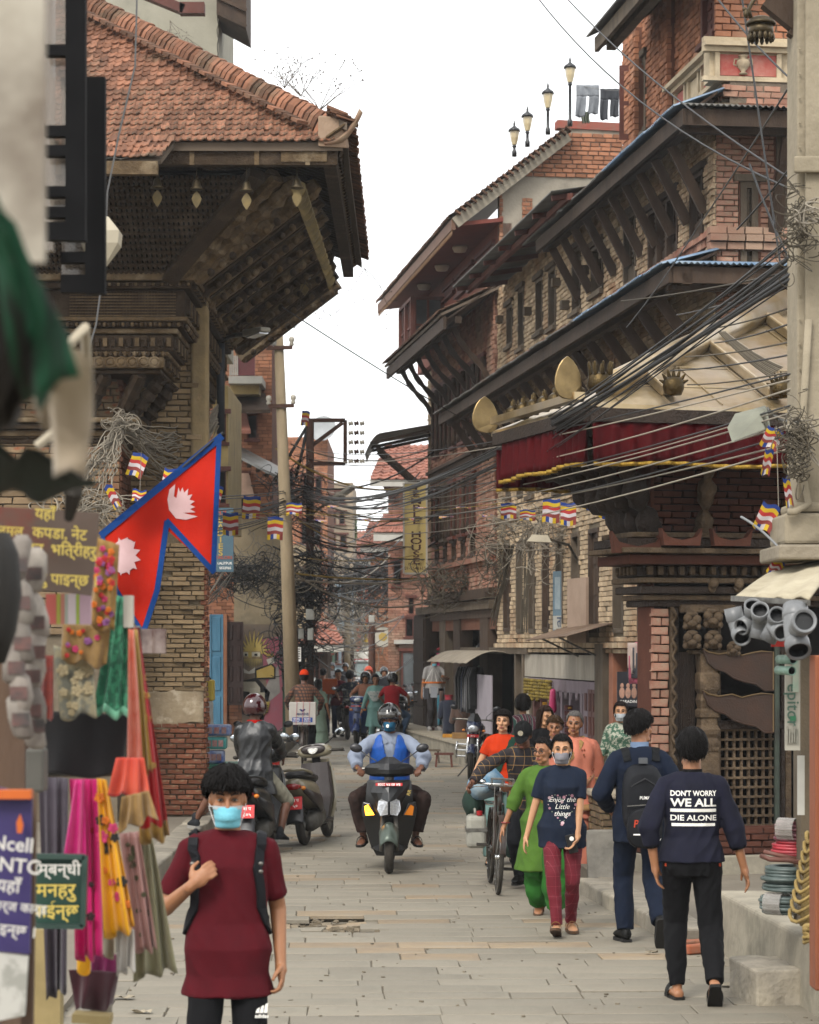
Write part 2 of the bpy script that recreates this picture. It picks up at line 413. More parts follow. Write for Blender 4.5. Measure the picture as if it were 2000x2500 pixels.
def aF(o):return BVHTree.FromPolygons([v.co.copy()for v in o.data.vertices],[tuple(p.vertices)for p in o.data.polygons])
def aO(mb,bv,dirn,off=.004):
 dirn=V(dirn).normalized();vs=[]
 for p in mb.v:
  h=bv.ray_cast(V(p)-dirn*.6,dirn)
  vs.append(tuple(h[0]-dirn*off if h[0]is not None else V(p)))
 mb.v=vs;return mb
def bW(bv,pts,w,th=.006,off=.004,up=None,n=12):
 P2=[]
 for i in Rg(n+1):
  t=i/n*(len(pts)-1);k=min(int(t),len(pts)-2);P2.append(V(pts[k]).lerp(V(pts[k+1]),t-k))
 mb=MB();rings=[]
 for i,p in En(P2):
  h=bv.find_nearest(p);q,nn=h[0],h[1]
  if nn.dot(p-q)<0 and(p-q).length>.004:nn=-nn
  d=(P2[min(i+1,n)]-P2[max(i-1,0)]).normalized();s=d.cross(nn).normalized()
  rings.append([q+nn*off-s*w/2,q+nn*off+s*w/2,q+nn*(off+th)+s*w/2*.9,q+nn*(off+th)-s*w/2*.9])
 return mb.ring(rings)
def person(label,loc,yaw=0.0,h=1.68,fem=False,skin='mid',top=None,legs=None,shoe=None,hair=None,group='people in the street',vox=.011,face=True,mask=None,lips='94584a',ghost=False,wide=1.0,name='person',**po):
 """Local frame: faces -y, z up, its left hand at +x; sizes for a height of 1.7 m."""
 th=a1(name,label,'person',(0,0,0),group)
 hip=V(po.get('hip',(0,0,0)));pel=Q(0,0,.90)+hip
 lean,side,e5=po.get('lean',.03),po.get('side',0),po.get('twist',0)
 T=MT(pel)@MR(e5,4,'Z')@MR(side,4,'Y')@MR(lean,4,'X')@MT(Q(0,0,-.90))
 hy,hp,hr=po.get('head',(0,0,0))
 H=T@MT(Q(0,-.005,1.46))@MR(-lean*.8,4,'X')@MR(hy,4,'Z')@MR(hp,4,'X')@MR(hr,4,'Y')@MT(Q(0,-.012,.117))
 sw=(.146 if fem else .166)*wide;sk=cT(skin);J={}
 for s,c in((1,'l'),(-1,'r')):
  sh=T@Q(s*sw,.005,1.352);ht=po.get(c+'h',(s*.27,.02,.84));el,wr=ik(sh,ht,.285,.245,po.get(c+'p',(s*.3,1,-.2)))
  hj=MT(pel)@MR(e5*.3,4,'Z')@Q(s*.088,0,-.02);ft=po.get(c+'f',(s*.095,.02,.085));kn,an=ik(hj,ft,.43,.41,po.get(c+'k',(s*.08,-1,0)))
  J[c]=dict(s=s,sh=sh,el=el,wr=wr,hip=hj,kn=kn,an=an,toe=V(po.get(c+'t',(s*.18,-1,0))),hd=po.get(c+'d'),hn=po.get(c+'n'),ths=po.get(c+'s'))
 prof=[(z,w*wide,d,y)for z,w,d,y in(dI if fem else dY)]
 b=MB();b.ring([[T@p for p in r]for r in aH(prof,-.012,18)])
 dA(b,H,fem);nk=.046 if fem else .054
 b.capsule(T@Q(0,.015,1.40),H@Q(0,.02,-.06),nk*1.15,nk,12,2)
 b.ell(T@Q(0,.01,1.395),(.10*wide,.05,.035),T.to_3x3(),14,8)
 curl=po.get('curl',.55)
 for q in J.values():
  s=q['s'];f=.88 if fem else 1
  b.capsule(q['sh'],q['el'],.050*f,.038*f,12);b.capsule(q['el'],q['wr'],.039*f,.026*f,12)
  d=V(q['hd'])if q['hd']else(q['wr']-q['el']);nn=V(q['hn'])if q['hn']else Q(-s,.1,0);ths=V(q['ths'])if q['ths']else Q(0,-1,.1)
  hand(b,q['wr']+(q['wr']-q['el']).normalized()*.012,d,nn,ths,curl,.9 if fem else 1)
  b.capsule(q['hip'],q['kn'],.078,.052,12);m=q['kn'].lerp(q['an'],.32);fw=Q(0,.02,0)
  b.capsule(q['kn'],m+fw,.050,.052,12);b.capsule(m+fw,q['an'],.051,.034,12)
  if not shoe or shoe[0]in('sandal','slide'):b.ring(bB(q['an'],q['toe'],po.get(('l' if s>0 else 'r')+'u',(0,0,1)),.235,.043,.075))
 if not shoe or shoe[0]!='none':
  body=bD(b,'body',sk,th,vox*.75,2)
 else:body=bD(b,'body',sk,th,vox,2)
 b1={'th':th,'T':T,'H':H,'J':J,'body':body}
 hm=M('hair_'+(hair[1]if hair else '0d0a08'),hair[1]if hair else '0d0a08',.55,rnd=.25,bump=.25,bs=300,spec=.12,sr=(1,1,.25))
 if face:c7(th,H,hm,lips,fem,mask is None)
 if top:
  mt,sleeve,hem,ex=top[0],top[1],top[2],(top[3]if len(top)>3 else{})
  g=ex.get('grow',.014);fl=ex.get('flare',.012);m=MB()
  pr=[(z,w_+(.024 if z<1.02 else .008 if z<1.1 else 0),d_+(.026 if z<1.02 else .008 if z<1.1 else 0),y_)for z,w_,d_,y_ in prof if z>hem+.03];z0=prof[0];c5=pr[0]
  if hem<.80:
   pr=[(hem,z0[1]+fl+(.80-hem)*ex.get('spread',.18),z0[2]+fl+(.80-hem)*ex.get('spread',.18),0)]+pr
  else:pr=[(hem,c5[1]+fl,c5[2]+fl,c5[3])]+pr
  Td=lambda p:(T@p)if p.z>.86 else(T@Q(p.x,p.y,.86))+MR(lean*.4,3,'X')@Q(0,0,p.z-.86)
  rr=aH(pr,g,28);m.ring([[Td(p)for p in r]for r in rr])
  nb=ex.get('neck',.0)
  m.ring([[T@p for p in r]for r in aH([(1.36,.125*wide,.085,.008),(1.41,.085*wide,.068,.012),(1.438-nb,.066,.060,.014)],g*.55,24)])
  for q in J.values():
   w2=ex.get('sw',.016);m.capsule(T@Q(q['s']*.075,.008,1.383),q['sh'],.050+g*.4,.052+g*.4,14)
   if sleeve>0:
    a=min(sleeve,1);e1=q['sh'].lerp(q['el'],a);m.capsule(q['sh'],e1,.053+g*.4,.050+(w2-.014)*a if sleeve<=1 else .043+w2,14,f1=sleeve<=1)
    if sleeve>1:m.capsule(q['el'],q['el'].lerp(q['wr'],min(sleeve-1,1.02)),.042+w2*.9,.030+w2*.8,14,f1=True)
  b1['top']=bD(m,ex.get('name','shirt'),mt,th,vox,3,disp=ex.get('fold',.006),dsc=ex.get('dsc',9))
 if legs:
  kind,mt=legs[0],legs[1];ex=legs[2]if len(legs)>2 else{};m=MB();g=ex.get('grow',.012);L=ex.get('len',2.0)
  wt=min(ex.get('waist',.99),(top[2]+.10)if top else 2)
  m.ring([[(pel+MR(lean*.5,3,'X')@(p-Q(0,0,.90)))for p in r]for r in aH([(.79,.135*wide,.10,.0),(.84,.158*wide,.115,0),(min(.92,wt-.02),.160*wide,.113,0),(wt,.148*wide,.100,0)],g,24)])
  if kind=='skirt':
   zz=ex.get('hem',.2);m.ring([[p+hip*(1 if p.z>.5 else .3)for p in r]for r in aH([(zz,.26,.22,.0),(.5,.22,.17,0),(.9,.165*wide,.12,0)],g,28,2.0)])
  else:
   rk,ra={'slim':(.062,.046),'straight':(.074,.068),'baggy':(.115,.10),'jogger':(.073,.052)}[kind]
   for q in J.values():
    m.capsule(q['hip'],q['kn'],.086+g*.7,rk+.002 if L>=1 else rk+.02,14,f1=L<=1 and L<1.01 and False)
    if L>1:
     e=q['kn'].lerp(q['an'],min(L-1,1.0));mid=q['kn'].lerp(e,.35)+Q(0,.016,0)
     m.capsule(q['kn'],mid,rk,rk*.98,14);m.capsule(mid,e,rk*.98,ra,14,f1=True)
     if kind=='baggy':m.ell(q['kn'].lerp(q['an'],.45)+Q(0,0,0),(.125,.125,.20),None,14,10)
  b1['legs']=bD(m,ex.get('name','trousers'),mt,th,vox,3,disp=ex.get('fold',.007),dsc=ex.get('dsc',10))
 if shoe and shoe[0]!='none':
  for c,q in J.items():
   up=po.get(c+'u',(0,0,1));k,mt=shoe[0],shoe[1];toe=q['toe'].normalized();u=V(up);u=(u-toe*u.dot(toe)).normalized();sd=toe.cross(u)
   sm=shoe[2]if len(shoe)>2 else M('sole_black','15130f',.8,rnd=.12)
   base=q['an']-u*.088
   mb=MB();pl=[]
   for t,w in((-.068,.026),(-.055,.036),(.02,.038),(.10,.047),(.15,.045),(.185,.030),(.197,.012)):pl.append((t,w))
   poly=[base+toe*t+sd*w for t,w in pl]+[base+toe*t-sd*w for t,w in pl[::-1]]
   so=mb.prism(poly,u*(.022 if k!='sneaker' else .03)).o('sole',sm,th)
   if k in('shoe','sneaker'):
    o=MB().ring(bB(q['an']+u*.012,toe,u,.262,.046,.10,12,.065)).capsule(q['an']+u*.01,q['an']+u*.05,.042,.040,10,2).o('shoe',mt,th,True)
   else:
    mb=MB();rr=[]
    for i in Rg(13):
     a=pi*i/12;off=base+toe*.085;y=sd*cos(a)*.052;zz=u*(.012+sin(a)*.078);wv=toe*(.035 if k=='slide' else .013)
     rr.append([off+y+zz-wv,off+y+zz+wv,off+y+zz*1.03+u*.006+wv,off+y+zz*1.03+u*.006-wv])
    mb.ring(rr)
    if k=='sandal':
     rr=[]
     for i in Rg(13):
      a=pi*i/12;off=base+toe*.0;y=sd*cos(a)*.046;zz=u*(.012+sin(a)*.10);wv=toe*.010
      rr.append([off+y+zz-wv,off+y+zz+wv,off+y+zz*1.03+u*.006+wv,off+y+zz*1.03+u*.006-wv])
     mb.ring(rr)
    mb.o('foot_strap',mt,th)
 if hair:
  mb=MB();cE(mb,H,**hair[0]);o=mb.o('hair',hm,th,True)
  b1['hair']=o
 if mask:
  m=MB();n=14
  def mp(u,v):
   a=(u-.5)*2.3;z=.0-.022-.098*v;bul=sin(pi*v)**.6
   rx=.071-.012*v;ry=.094+.020*bul*cos(a*.9)
   return H@Q(rx*sin(a)*(1.0 if abs(a)<1.2 else 1),-.012-ry*cos(a)+(.012*v if v>.6 else 0),z+.004*sin(v*pi*6)*bul)
  m.slab(n,12,mp,H.to_3x3()@Q(0,.003,0));mo=m.o('face_mask',mask,th,True)
  for s in(-1,1):
   for v in(.06,.9):
    m=MB();m.tube([mp(.5+s*.5,v),H@Q(s*.078,-.005,-.03-.02*v),H@Q(s*.084,.02,-.005-.03*v)],.002,4);m.o('ear_loop',M('loop_white','d0d0d0',.7,rnd=.12),mo)
 b1['w']=lambda p:MT(V(loc))@MR(yaw,4,'Z')@Matrix.Scale(h/1.7,4)@V(p)
 c9(th,loc,yaw,s=h/1.7)
 return b1
def bT(d,mat,visor=None,open_face=True):
 H=d['H'];m=MB()
 def sp(u,v):
  a=2*pi*u;th=.02+v*(2.25 if True else 0)
  f=(1-cos(a))/2;lim=1.36+.86*min(1,f*2.6)
  t=.02+v*lim;return H@Q(.125*sin(t)*sin(a),.022-.142*sin(t)*cos(a),.028+.138*cos(t))
 m.slab(36,16,sp,H.to_3x3()@Q(0,0,-.012));hl=m.o('helmet',mat,d['th'],True)
 m=MB();rr=[]
 for i in Rg(37):
  a=2*pi*i/36;q=sp(i/36,1.0);rr.append([q+H.to_3x3()@Q(0,0,.008),q+H.to_3x3()@Q(.008*sin(a),-.008*cos(a),0),q+H.to_3x3()@Q(0,0,-.008),q-H.to_3x3()@Q(.008*sin(a),-.008*cos(a),0)])
 m.ring(rr,False);m.o('rim',M('black_rubber','141414',.6),hl,True)
 if visor:
  m=MB();m.slab(18,6,lambda u,v:H@Q(.131*sin((u-.5)*2.5),.015-.152*cos((u-.5)*2.5)-.012*sin(pi*v),.085-.068*v),H.to_3x3()@Q(0,.003,0));m.o('visor',visor,hl,True)
 for s in(-1,1):
  m=MB();m.tube([H@Q(s*.088,-.0,-.05),H@Q(s*.06,-.03,-.10),H@Q(s*.0,-.06,-.128)],.007,6);m.o('chin_strap',M('strap_black','101010',.7,rnd=.12),hl)
 return hl
# --- two-wheelers (built facing -y round the origin, then placed)
aY=M('black_plastic','17171a',.38,bump=.05,bs=200,spec=.5);RUB=M('tyre_rubber','26231f',.9,'3a352d',30,bump=.3,bs=120)
STEEL=M('dull_steel','77756f',.38,'4d4944',20,metal=.85);aE=M('chrome','c4c4c2',.12,metal=1,amt=.1)
ENG=M('engine_alloy','55524c',.55,'2e2b27',12,metal=.4);cP=M('lamp_lens','c9ccd0',.08,'8d9196',60,metal=.55,spec=.8)
AMB=M('amber_lens','c8741c',.15,spec=.7);eQ=M('amber_lit','ffa51e',.3,emit=5,amt=0);REDL=M('red_lens','8e1214',.12,spec=.7)
eB=M('plate_red','b5191c',.5,'8c1517',9);a7=M('print_white','e2e0da',.6,amt=.2);SEATM=M('seat_vinyl','1b191a',.5,bump=.2,bs=300)
eI=M('mirror_glass','9aa0a4',.03,metal=1,amt=.1);cY=M('print_black','121212',.6)
def bN(th,name,y,r,w,x=0,rim=STEEL,spokes=0,rr=.62,rot=None):
 X=(1,0,0);mb=MB();n=32;rings=[]
 for k in Rg(n):
  a=2*pi*k/n;c=Q(x,y+cos(a)*(r-w*.5),r+sin(a)*(r-w*.5));o=Q(0,cos(a),sin(a));rg=[]
  for j in Rg(9):
   b=2*pi*j/9;rg.append(c+Q(1,0,0)*cos(b)*w*.5+o*sin(b)*w*.5)
  rings.append(rg)
 rings.append(rings[0]);mb.ring(rings,False)
 wh=mb.o(name,RUB,th,True)
 mb=MB();k=r-w*.55
 if spokes:
  for s in(-1,1):mb.tube([(x+s*w*.3,y+cos(2*pi*i/28)*k,r+sin(2*pi*i/28)*k)for i in Rg(29)],.009,5,False)
  mb.cyl((x-.04,y,r),(x+.04,y,r),.022)
  ro=mb.o('rim',rim,wh,True);mb=MB()
  for i in Rg(spokes):
   a=2*pi*i/spokes;b=a+(.5 if i%2 else-.5);s=.03 if i%4<2 else-.03
   mb.tube([(x+s,y+cos(b)*.02,r+sin(b)*.02),(x,y+cos(a)*k,r+sin(a)*k)],.0018,3,False)
  mb.o('spokes',STEEL,wh)
 else:
  mb.lathe([(k,-w*.32),(k*.93,-w*.30),(k*.90,-w*.1),(k*.34,-w*.18),(k*.3,-w*.4),(.01,-w*.4)],(x,y,r),X,28)
  mb.lathe([(k,w*.32),(k*.93,w*.30),(k*.90,w*.1),(k*.34,w*.18),(k*.3,w*.4),(.01,w*.4)],(x,y,r),X,28)
  for i in Rg(5):
   a=2*pi*i/5
   for s in(-1,1):mb.beam((x+s*w*.2,y+cos(a)*.05,r+sin(a)*.05),(x+s*w*.24,y+cos(a)*k*.92,r+sin(a)*k*.92),.045,.02,(1,0,0))
  mb.o('rim',rim,wh,False)
 return wh
def a2(y,hw,z0,z1,n=16,ex=2.6,x=0):
 return[Q(x+hw*abs(cos(2*pi*k/n))**(2/ex)*(1 if cos(2*pi*k/n)>=0 else-1),y,(z0+z1)/2+(z1-z0)/2*abs(sin(2*pi*k/n))**(2/ex)*(1 if sin(2*pi*k/n)>=0 else-1))for k in Rg(n)]
def vee(z,w,yf,ys,back=.05,n=7,sharp=.75):
 fr=[Q(w*(k/(n-1)*2-1),ys+(yf-ys)*(1-abs(k/(n-1)*2-1)**(1/sharp)),z)for k in Rg(n)]
 return fr+[Q(p.x*.9,p.y+back,z)for p in fr[::-1]]
def cD(th,z=1.24,x=.335,y=-.30,base=(.13,-.38,1.05),rx=.066,rz=.045,mat=None,tilt=.25,both=True):
 for s in((-1,1)if both else(1,)):
  mb=MB();b=Q(base[0]*s,base[1],base[2]);e=Q(s*(x-.05),y,z-.03);mb.tube([b,b+Q(0,0,.06),b.lerp(e,.6)+Q(0,0,.02),e],.006,6);so=mb.o('mirror_stem',aY,th)
  rot=MR(-s*tilt,3,'Y');mo=MB().ell((s*x,y-.012,z),(rx,.028,rz),rot,16,8).o('mirror',mat or aY,th,True)
  MB().ell((s*x,y+.014,z),(rx*.9,.004,rz*.88),rot,16,6).o('mirror_glass',eI,mo,True)
def eD(th,z=1.03,y=-.30,x=.33,cowl=.18):
 hb=MB().tube([(-x,y,z),(-.2,y-.03,z+.005),(0,y-.06,z),(.2,y-.03,z+.005),(x,y,z)],.012,8).o('handlebar',STEEL,th)
 for s in(-1,1):
  MB().capsule((s*(x-.10),y-.005,z+.002),(s*(x+.02),y+.005,z),.018,.019).o('grip',RUB,hb,True)
  MB().tube([(s*(x-.14),y-.03,z),(s*(x-.05),y-.065,z-.012),(s*(x+.03),y-.06,z-.02)],[.008,.006,.008],6).o('lever',aY,hb)
def cV(th,o,x,y,w,h,lines,flip=False,name='number_plate'):
 m=b0(o,x,y);mb=MB();mb.box((-w/2,-h/2,-.003),(w/2,h/2,.003));mb.v=[tuple(m@V(p))for p in mb.v];p=mb.o(name,eB,th);aK(p,.004,1)
 for t,dx,dy,sz in lines:
  tm=aI(t,sz,.012);q=MR(pi,4,'Z')if flip else Matrix.Identity(4)
  tm.o('plate_text',a7,p,xf=m@MT(Q(dx,dy,.0045))@q)
 return p
def scooter(label,body,nose='vee',trim=None,seat=SEATM,group='scooters in the street',lit=False,loc=(0,0,0),rz=0,ry=0,rearplate=None,frontplate=None,fend=None,glossy=None,inner=None,name='scooter',rail=True,s=1.0):
 th=a1(name,label,'scooter',(0,0,0),group);trim=trim or aY;fend=fend or body;inner=inner or aY
 bN(th,'wheel',-.62,.225,.095);bN(th,'wheel',.62,.225,.10)
 for sx in(-1,1):
  MB().tube([(sx*.075,-.615,.225),(sx*.078,-.58,.38),(sx*.06,-.50,.60)],[.024,.022,.02],8).o('fork',ENG,th,True)
 mb=MB()
 mb.slab(8,12,lambda u,v:Q((u-.5)*(.20-.08*abs(v-.35)),-.62+(.262+.02*(1-(2*u-1)**2))*cos(pi*.86-v*2.05),.225+(.262+.03*(1-(2*u-1)**2))*sin(pi*.86-v*2.05)-.05*abs(2*u-1)**2),(0,.004,-.008))
 mb.o('front_mudguard',fend,th,True)
 n=[]
 if nose=='vee':
  for z,w,yf,ys in((.15,.13,-.30,-.26),(.26,.19,-.33,-.27),(.40,.235,-.37,-.28),(.53,.265,-.42,-.31),(.60,.26,-.45,-.34),(.70,.24,-.47,-.36),(.84,.228,-.46,-.37),(.915,.222,-.43,-.36)):n.append(vee(z,w,yf,ys,.04))
 else:
  for z,w,yf,ys in((.20,.14,-.34,-.26),(.34,.20,-.40,-.29),(.50,.225,-.44,-.33),(.66,.215,-.46,-.36),(.82,.20,-.46,-.38),(.93,.15,-.45,-.39)):n.append(vee(z,w,yf,ys,.035,sharp=.95))
 cI(MB().ring(n).o('leg_shield',body,th),50)
 MB().ring([vee(.17,.11,-.26,-.22,.05),vee(.5,.20,-.29,-.24,.06),vee(.9,.17,-.37,-.32,.05)]).o('inner_shield',inner,th)
 if nose=='vee':
  mb=MB();mb.ring([vee(.565,.045,-.60,-.50,.06,sharp=.95),vee(.60,.10,-.605,-.48,.08),vee(.72,.145,-.60,-.46,.08),vee(.80,.19,-.575,-.44,.06),vee(.90,.215,-.52,-.42,.04),vee(.925,.212,-.49,-.42,.03)])
  nz=mb.o('nose',body,th);aK(nz,.006,2)
  for sx in(-1,1):
   mb=MB();mb.add([Q(sx*x,y,z)for x,y,z in((.012,-.622,.59),(.085,-.606,.575),(.118,-.588,.64),(.105,-.590,.725),(.075,-.606,.742),(.012,-.628,.715))]+[Q(sx*x,y+.05,z)for x,y,z in((.012,-.622,.59),(.085,-.606,.575),(.118,-.588,.64),(.105,-.590,.725),(.075,-.606,.742),(.012,-.628,.715))],[(0,1,2,3,4,5)]+[(i,(i+1)%6,6+(i+1)%6,6+i)for i in Rg(6)])
   hl=mb.o('headlight',cP,th)
   mb=MB()
   for k in Rg(6):mb.beam((sx*(.022+.014*k),-.624+.004*k,.60),(sx*(.022+.014*k),-.626+.005*k,.715-.006*k),.003,.004)
   mb.o('reflector',aE,hl)
   w=MB().prism([Q(sx*x,-.47+abs(x)*.3,z)for x,z in((.265,.70),(.19,.685),(.135,.56),(.265,.545),(.278,.62))],(0,.10,0)).o('wing',body,th);aK(w,.008,2)
   MB().prism([Q(sx*x,-.485+abs(x)*.3,z)for x,z in((.215,.675),(.15,.575),(.235,.568),(.25,.655))],(0,.03,0)).o('indicator',eQ if lit and sx<0 else AMB,th)
   if sx<0 and lit:MB().lathe([(.020,0),(.024,.004),(.020,.008)],(sx*.208,-.425,.63),(0,-1,0),12,False).o('bulb_ring',AMB,th)
 else:
  MB().ell((0,-.475,.56),(.13,.03,.20),None,14,10).o('nose',body,th,True)
  for sx in(-1,1):MB().ell((sx*.155,-.41,.80),(.045,.03,.03)).o('indicator',AMB,th,True)
  MB().box((-.07,-.505,.735),(.07,-.45,.765)).o('grille',aY,th)
 mb=MB()
 if nose=='vee':
  mb.ring([vee(.955,.17,-.44,-.33,.08),vee(.985,.245,-.50,-.36,.12),vee(1.05,.25,-.50,-.38,.12),vee(1.085,.20,-.47,-.38,.10),vee(1.10,.12,-.45,-.38,.09)]);c=mb.o('handlebar_cowl',body,th);aK(c,.008,2)
  MB().ring([vee(1.03,.15,-.535,-.42,.02),vee(1.09,.14,-.50,-.40,.02),vee(1.155,.045,-.43,-.385,.02)]).o('wind_visor',aY,th)
 else:
  mb.ring([a2(-.50,.10,.985,1.07),a2(-.46,.17,.96,1.10),a2(-.38,.21,.955,1.12),a2(-.31,.20,.96,1.10),a2(-.27,.15,.98,1.07)]);mb.o('handlebar_cowl',body,th,True)
  MB().ell((0,-.50,1.03),(.085,.035,.048),None,16,10).o('headlight',cP,th,True)
 db=MB().ring([a2(-.33,.12,1.02,1.12),a2(-.275,.15,1.0,1.11),a2(-.255,.13,1.01,1.09)]).o('dashboard',inner,th,True)
 MB().lathe([(.060,0),(.060,.012),(.052,.014),(.001,.014)],(0,-.262,1.055),(0,1,.5),20).o('speedometer',M('dial','b9b8b0',.3,'222222',40),db)
 MB().tube([(0,-.40,.90),(0,-.37,1.0)],.05,10).o('steering_column',aY,th)
 eD(th);cD(th)
 MB().ring([a2(-.34,.15,.20,.27),a2(-.2,.19,.19,.27),a2(.1,.19,.19,.27),a2(.22,.15,.2,.3)]).o('floorboard',aY,th)
 MB().ring([a2(.12,.10,.25,.62),a2(.2,.15,.25,.70),a2(.4,.185,.40,.735),a2(.65,.185,.47,.755),a2(.85,.13,.58,.775),a2(.97,.07,.66,.77)]).o('rear_body',body,th,True)
 for sx in(-1,1):
  MB().ring([a2(.24,.02,.33,.50,x=sx*.155),a2(.42,.03,.36,.56,x=sx*.185),a2(.68,.03,.47,.60,x=sx*.175),a2(.88,.02,.6,.66,x=sx*.12)]).o('side_trim',trim,th,True)
 MB().ring([a2(.08,.08,.67,.74),a2(.16,.13,.69,.79),a2(.38,.15,.71,.81),a2(.48,.155,.73,.845),a2(.72,.14,.755,.86),a2(.84,.09,.78,.84)]).o('seat',seat,th,True)
 if rail:
  MB().tube([(-.15,.55,.80),(-.165,.72,.83),(-.13,.92,.87),(0,.97,.875),(.13,.92,.87),(.165,.72,.83),(.15,.55,.80)],.016,8).o('grab_rail',body if glossy is None else glossy,th,True)
 MB().ring([a2(.90,.10,.64,.73),a2(.985,.075,.655,.72)]).o('tail_light',REDL,th,True)
 for sx in(-1,1):MB().ell((sx*.115,.92,.66),(.03,.04,.025)).o('rear_indicator',AMB,th,True)
 MB().slab(6,10,lambda u,v:Q((u-.5)*(.15+.05*v),.80+.22*v,.56-.30*v**1.2+.03*(1-(2*u-1)**2)),(0,.006,-.006)).o('rear_mudguard',aY,th,True)
 mb=MB();mb.ring([a2(.15,.09,.22,.40),a2(.4,.10,.17,.40),a2(.66,.07,.15,.33)]);mb.v=[(x-.09,y,z)for x,y,z in mb.v];mb.o('engine_case',ENG,th,True)
 mf=MB().capsule((.15,.25,.24),(.165,.50,.30),.03,.05).capsule((.165,.50,.30),(.17,.86,.36),.062,.058).o('muffler',M('muffler_black','2b2a28',.5,'4a443c',8,metal=.3),th,True)
 MB().tube([(.225,.5,.33),(.23,.7,.385)],.03,8).o('heat_shield',aE,mf,True)
 if rearplate:cV(th,(0,.985,.50),(-1,0,0),(0,-.35,.94),.20,.15,rearplate)
 if frontplate:cV(th,(0,-.545,.885),(1,0,0),(0,.25,.9),.27,.032,frontplate,True)
 c9(th,loc,rz,0,ry,s);return th
def aG(label,col,loc,rz=0,ry=0,guard=False,group='motorcycles in the street',s=1.0,plates=None):
 th=a1('motorcycle',label,'motorcycle',(0,0,0),group)
 bN(th,'wheel',-.66,.30,.09,spokes=0);bN(th,'wheel',.62,.30,.11)
 for sx in(-1,1):
  MB().tube([(sx*.085,-.66,.30),(sx*.085,-.52,.62),(sx*.08,-.42,.98)],[.026,.024,.02],8).o('fork',aE,th,True)
  MB().tube([(sx*.11,.62,.32),(sx*.13,.45,.75)],.024,8).o('shock_absorber',ENG,th)
  MB().ell((sx*.17,-.47,.84),(.03,.025,.022)).o('indicator',AMB,th,True)
 MB().slab(6,10,lambda u,v:Q((u-.5)*.13,-.66+(.325)*cos(pi*.80-v*1.7),.30+.325*sin(pi*.80-v*1.7)-.03*abs(2*u-1)**2),(0,.004,-.006)).o('front_mudguard',col,th,True)
 MB().ring([vee(.78,.05,-.60,-.50,.08),vee(.84,.115,-.64,-.50,.1),vee(.93,.125,-.62,-.47,.1),vee(1.0,.12,-.56,-.45,.08)]).o('headlight_cowl',col,th,True)
 MB().ell((0,-.625,.875),(.088,.035,.062),None,16,10).o('headlight',cP,th,True)
 MB().ring([vee(.995,.12,-.565,-.46,.02),vee(1.06,.10,-.53,-.45,.02),vee(1.13,.05,-.47,-.43,.02)]).o('windscreen',aY,th)
 MB().ring([a2(-.33,.09,.72,.90),a2(-.2,.15,.70,.98),a2(0,.15,.70,.98),a2(.15,.10,.72,.88),a2(.2,.06,.74,.82)]).o('fuel_tank',col,th,True)
 MB().ring([a2(.12,.09,.76,.84),a2(.3,.13,.76,.85),a2(.6,.12,.80,.90),a2(.85,.07,.84,.92)]).o('seat',SEATM,th,True)
 MB().ring([a2(.1,.10,.52,.72),a2(.5,.11,.62,.78),a2(.9,.05,.76,.84)]).o('side_panel',col,th,True)
 MB().ring([a2(-.28,.12,.28,.52),a2(-.05,.17,.22,.56),a2(.2,.12,.24,.5)]).cyl((0,-.2,.45),(0,-.12,.68),.09,.08,12).o('engine',ENG,th)
 MB().tube([(.10,-.22,.55),(.14,-.3,.34),(.15,0,.26),(.17,.4,.32),(.18,.85,.40)],[.02,.02,.024,.045,.05],8).o('muffler',aE,th,True)
 MB().ell((0,.92,.80),(.06,.03,.035)).o('tail_light',REDL,th,True)
 if guard:
  mb=MB()
  for z in(.40,.50,.60):mb.tube([(-.28,-.36,z),(-.24,-.46,z),(0,-.48,z),(.24,-.46,z),(.28,-.36,z)],.016,8)
  for sx in(-1,1):mb.tube([(sx*.28,-.36,.36),(sx*.29,-.36,.5),(sx*.28,-.36,.64)],.016,8)
  mb.o('crash_guard',aE,th,True)
 eD(th,1.02,-.36,.35);cD(th,1.22,.36,-.34,(.2,-.40,1.02))
 if plates:cV(th,(0,-.62,.755),(1,0,0),(0,.1,1),.20,.05,plates)
 MB().tube([(-.1,.05,.25),(-.28,.12,.02)],.012,6).o('side_stand',aY,th)
 c9(th,loc,rz,0,ry,s);return th
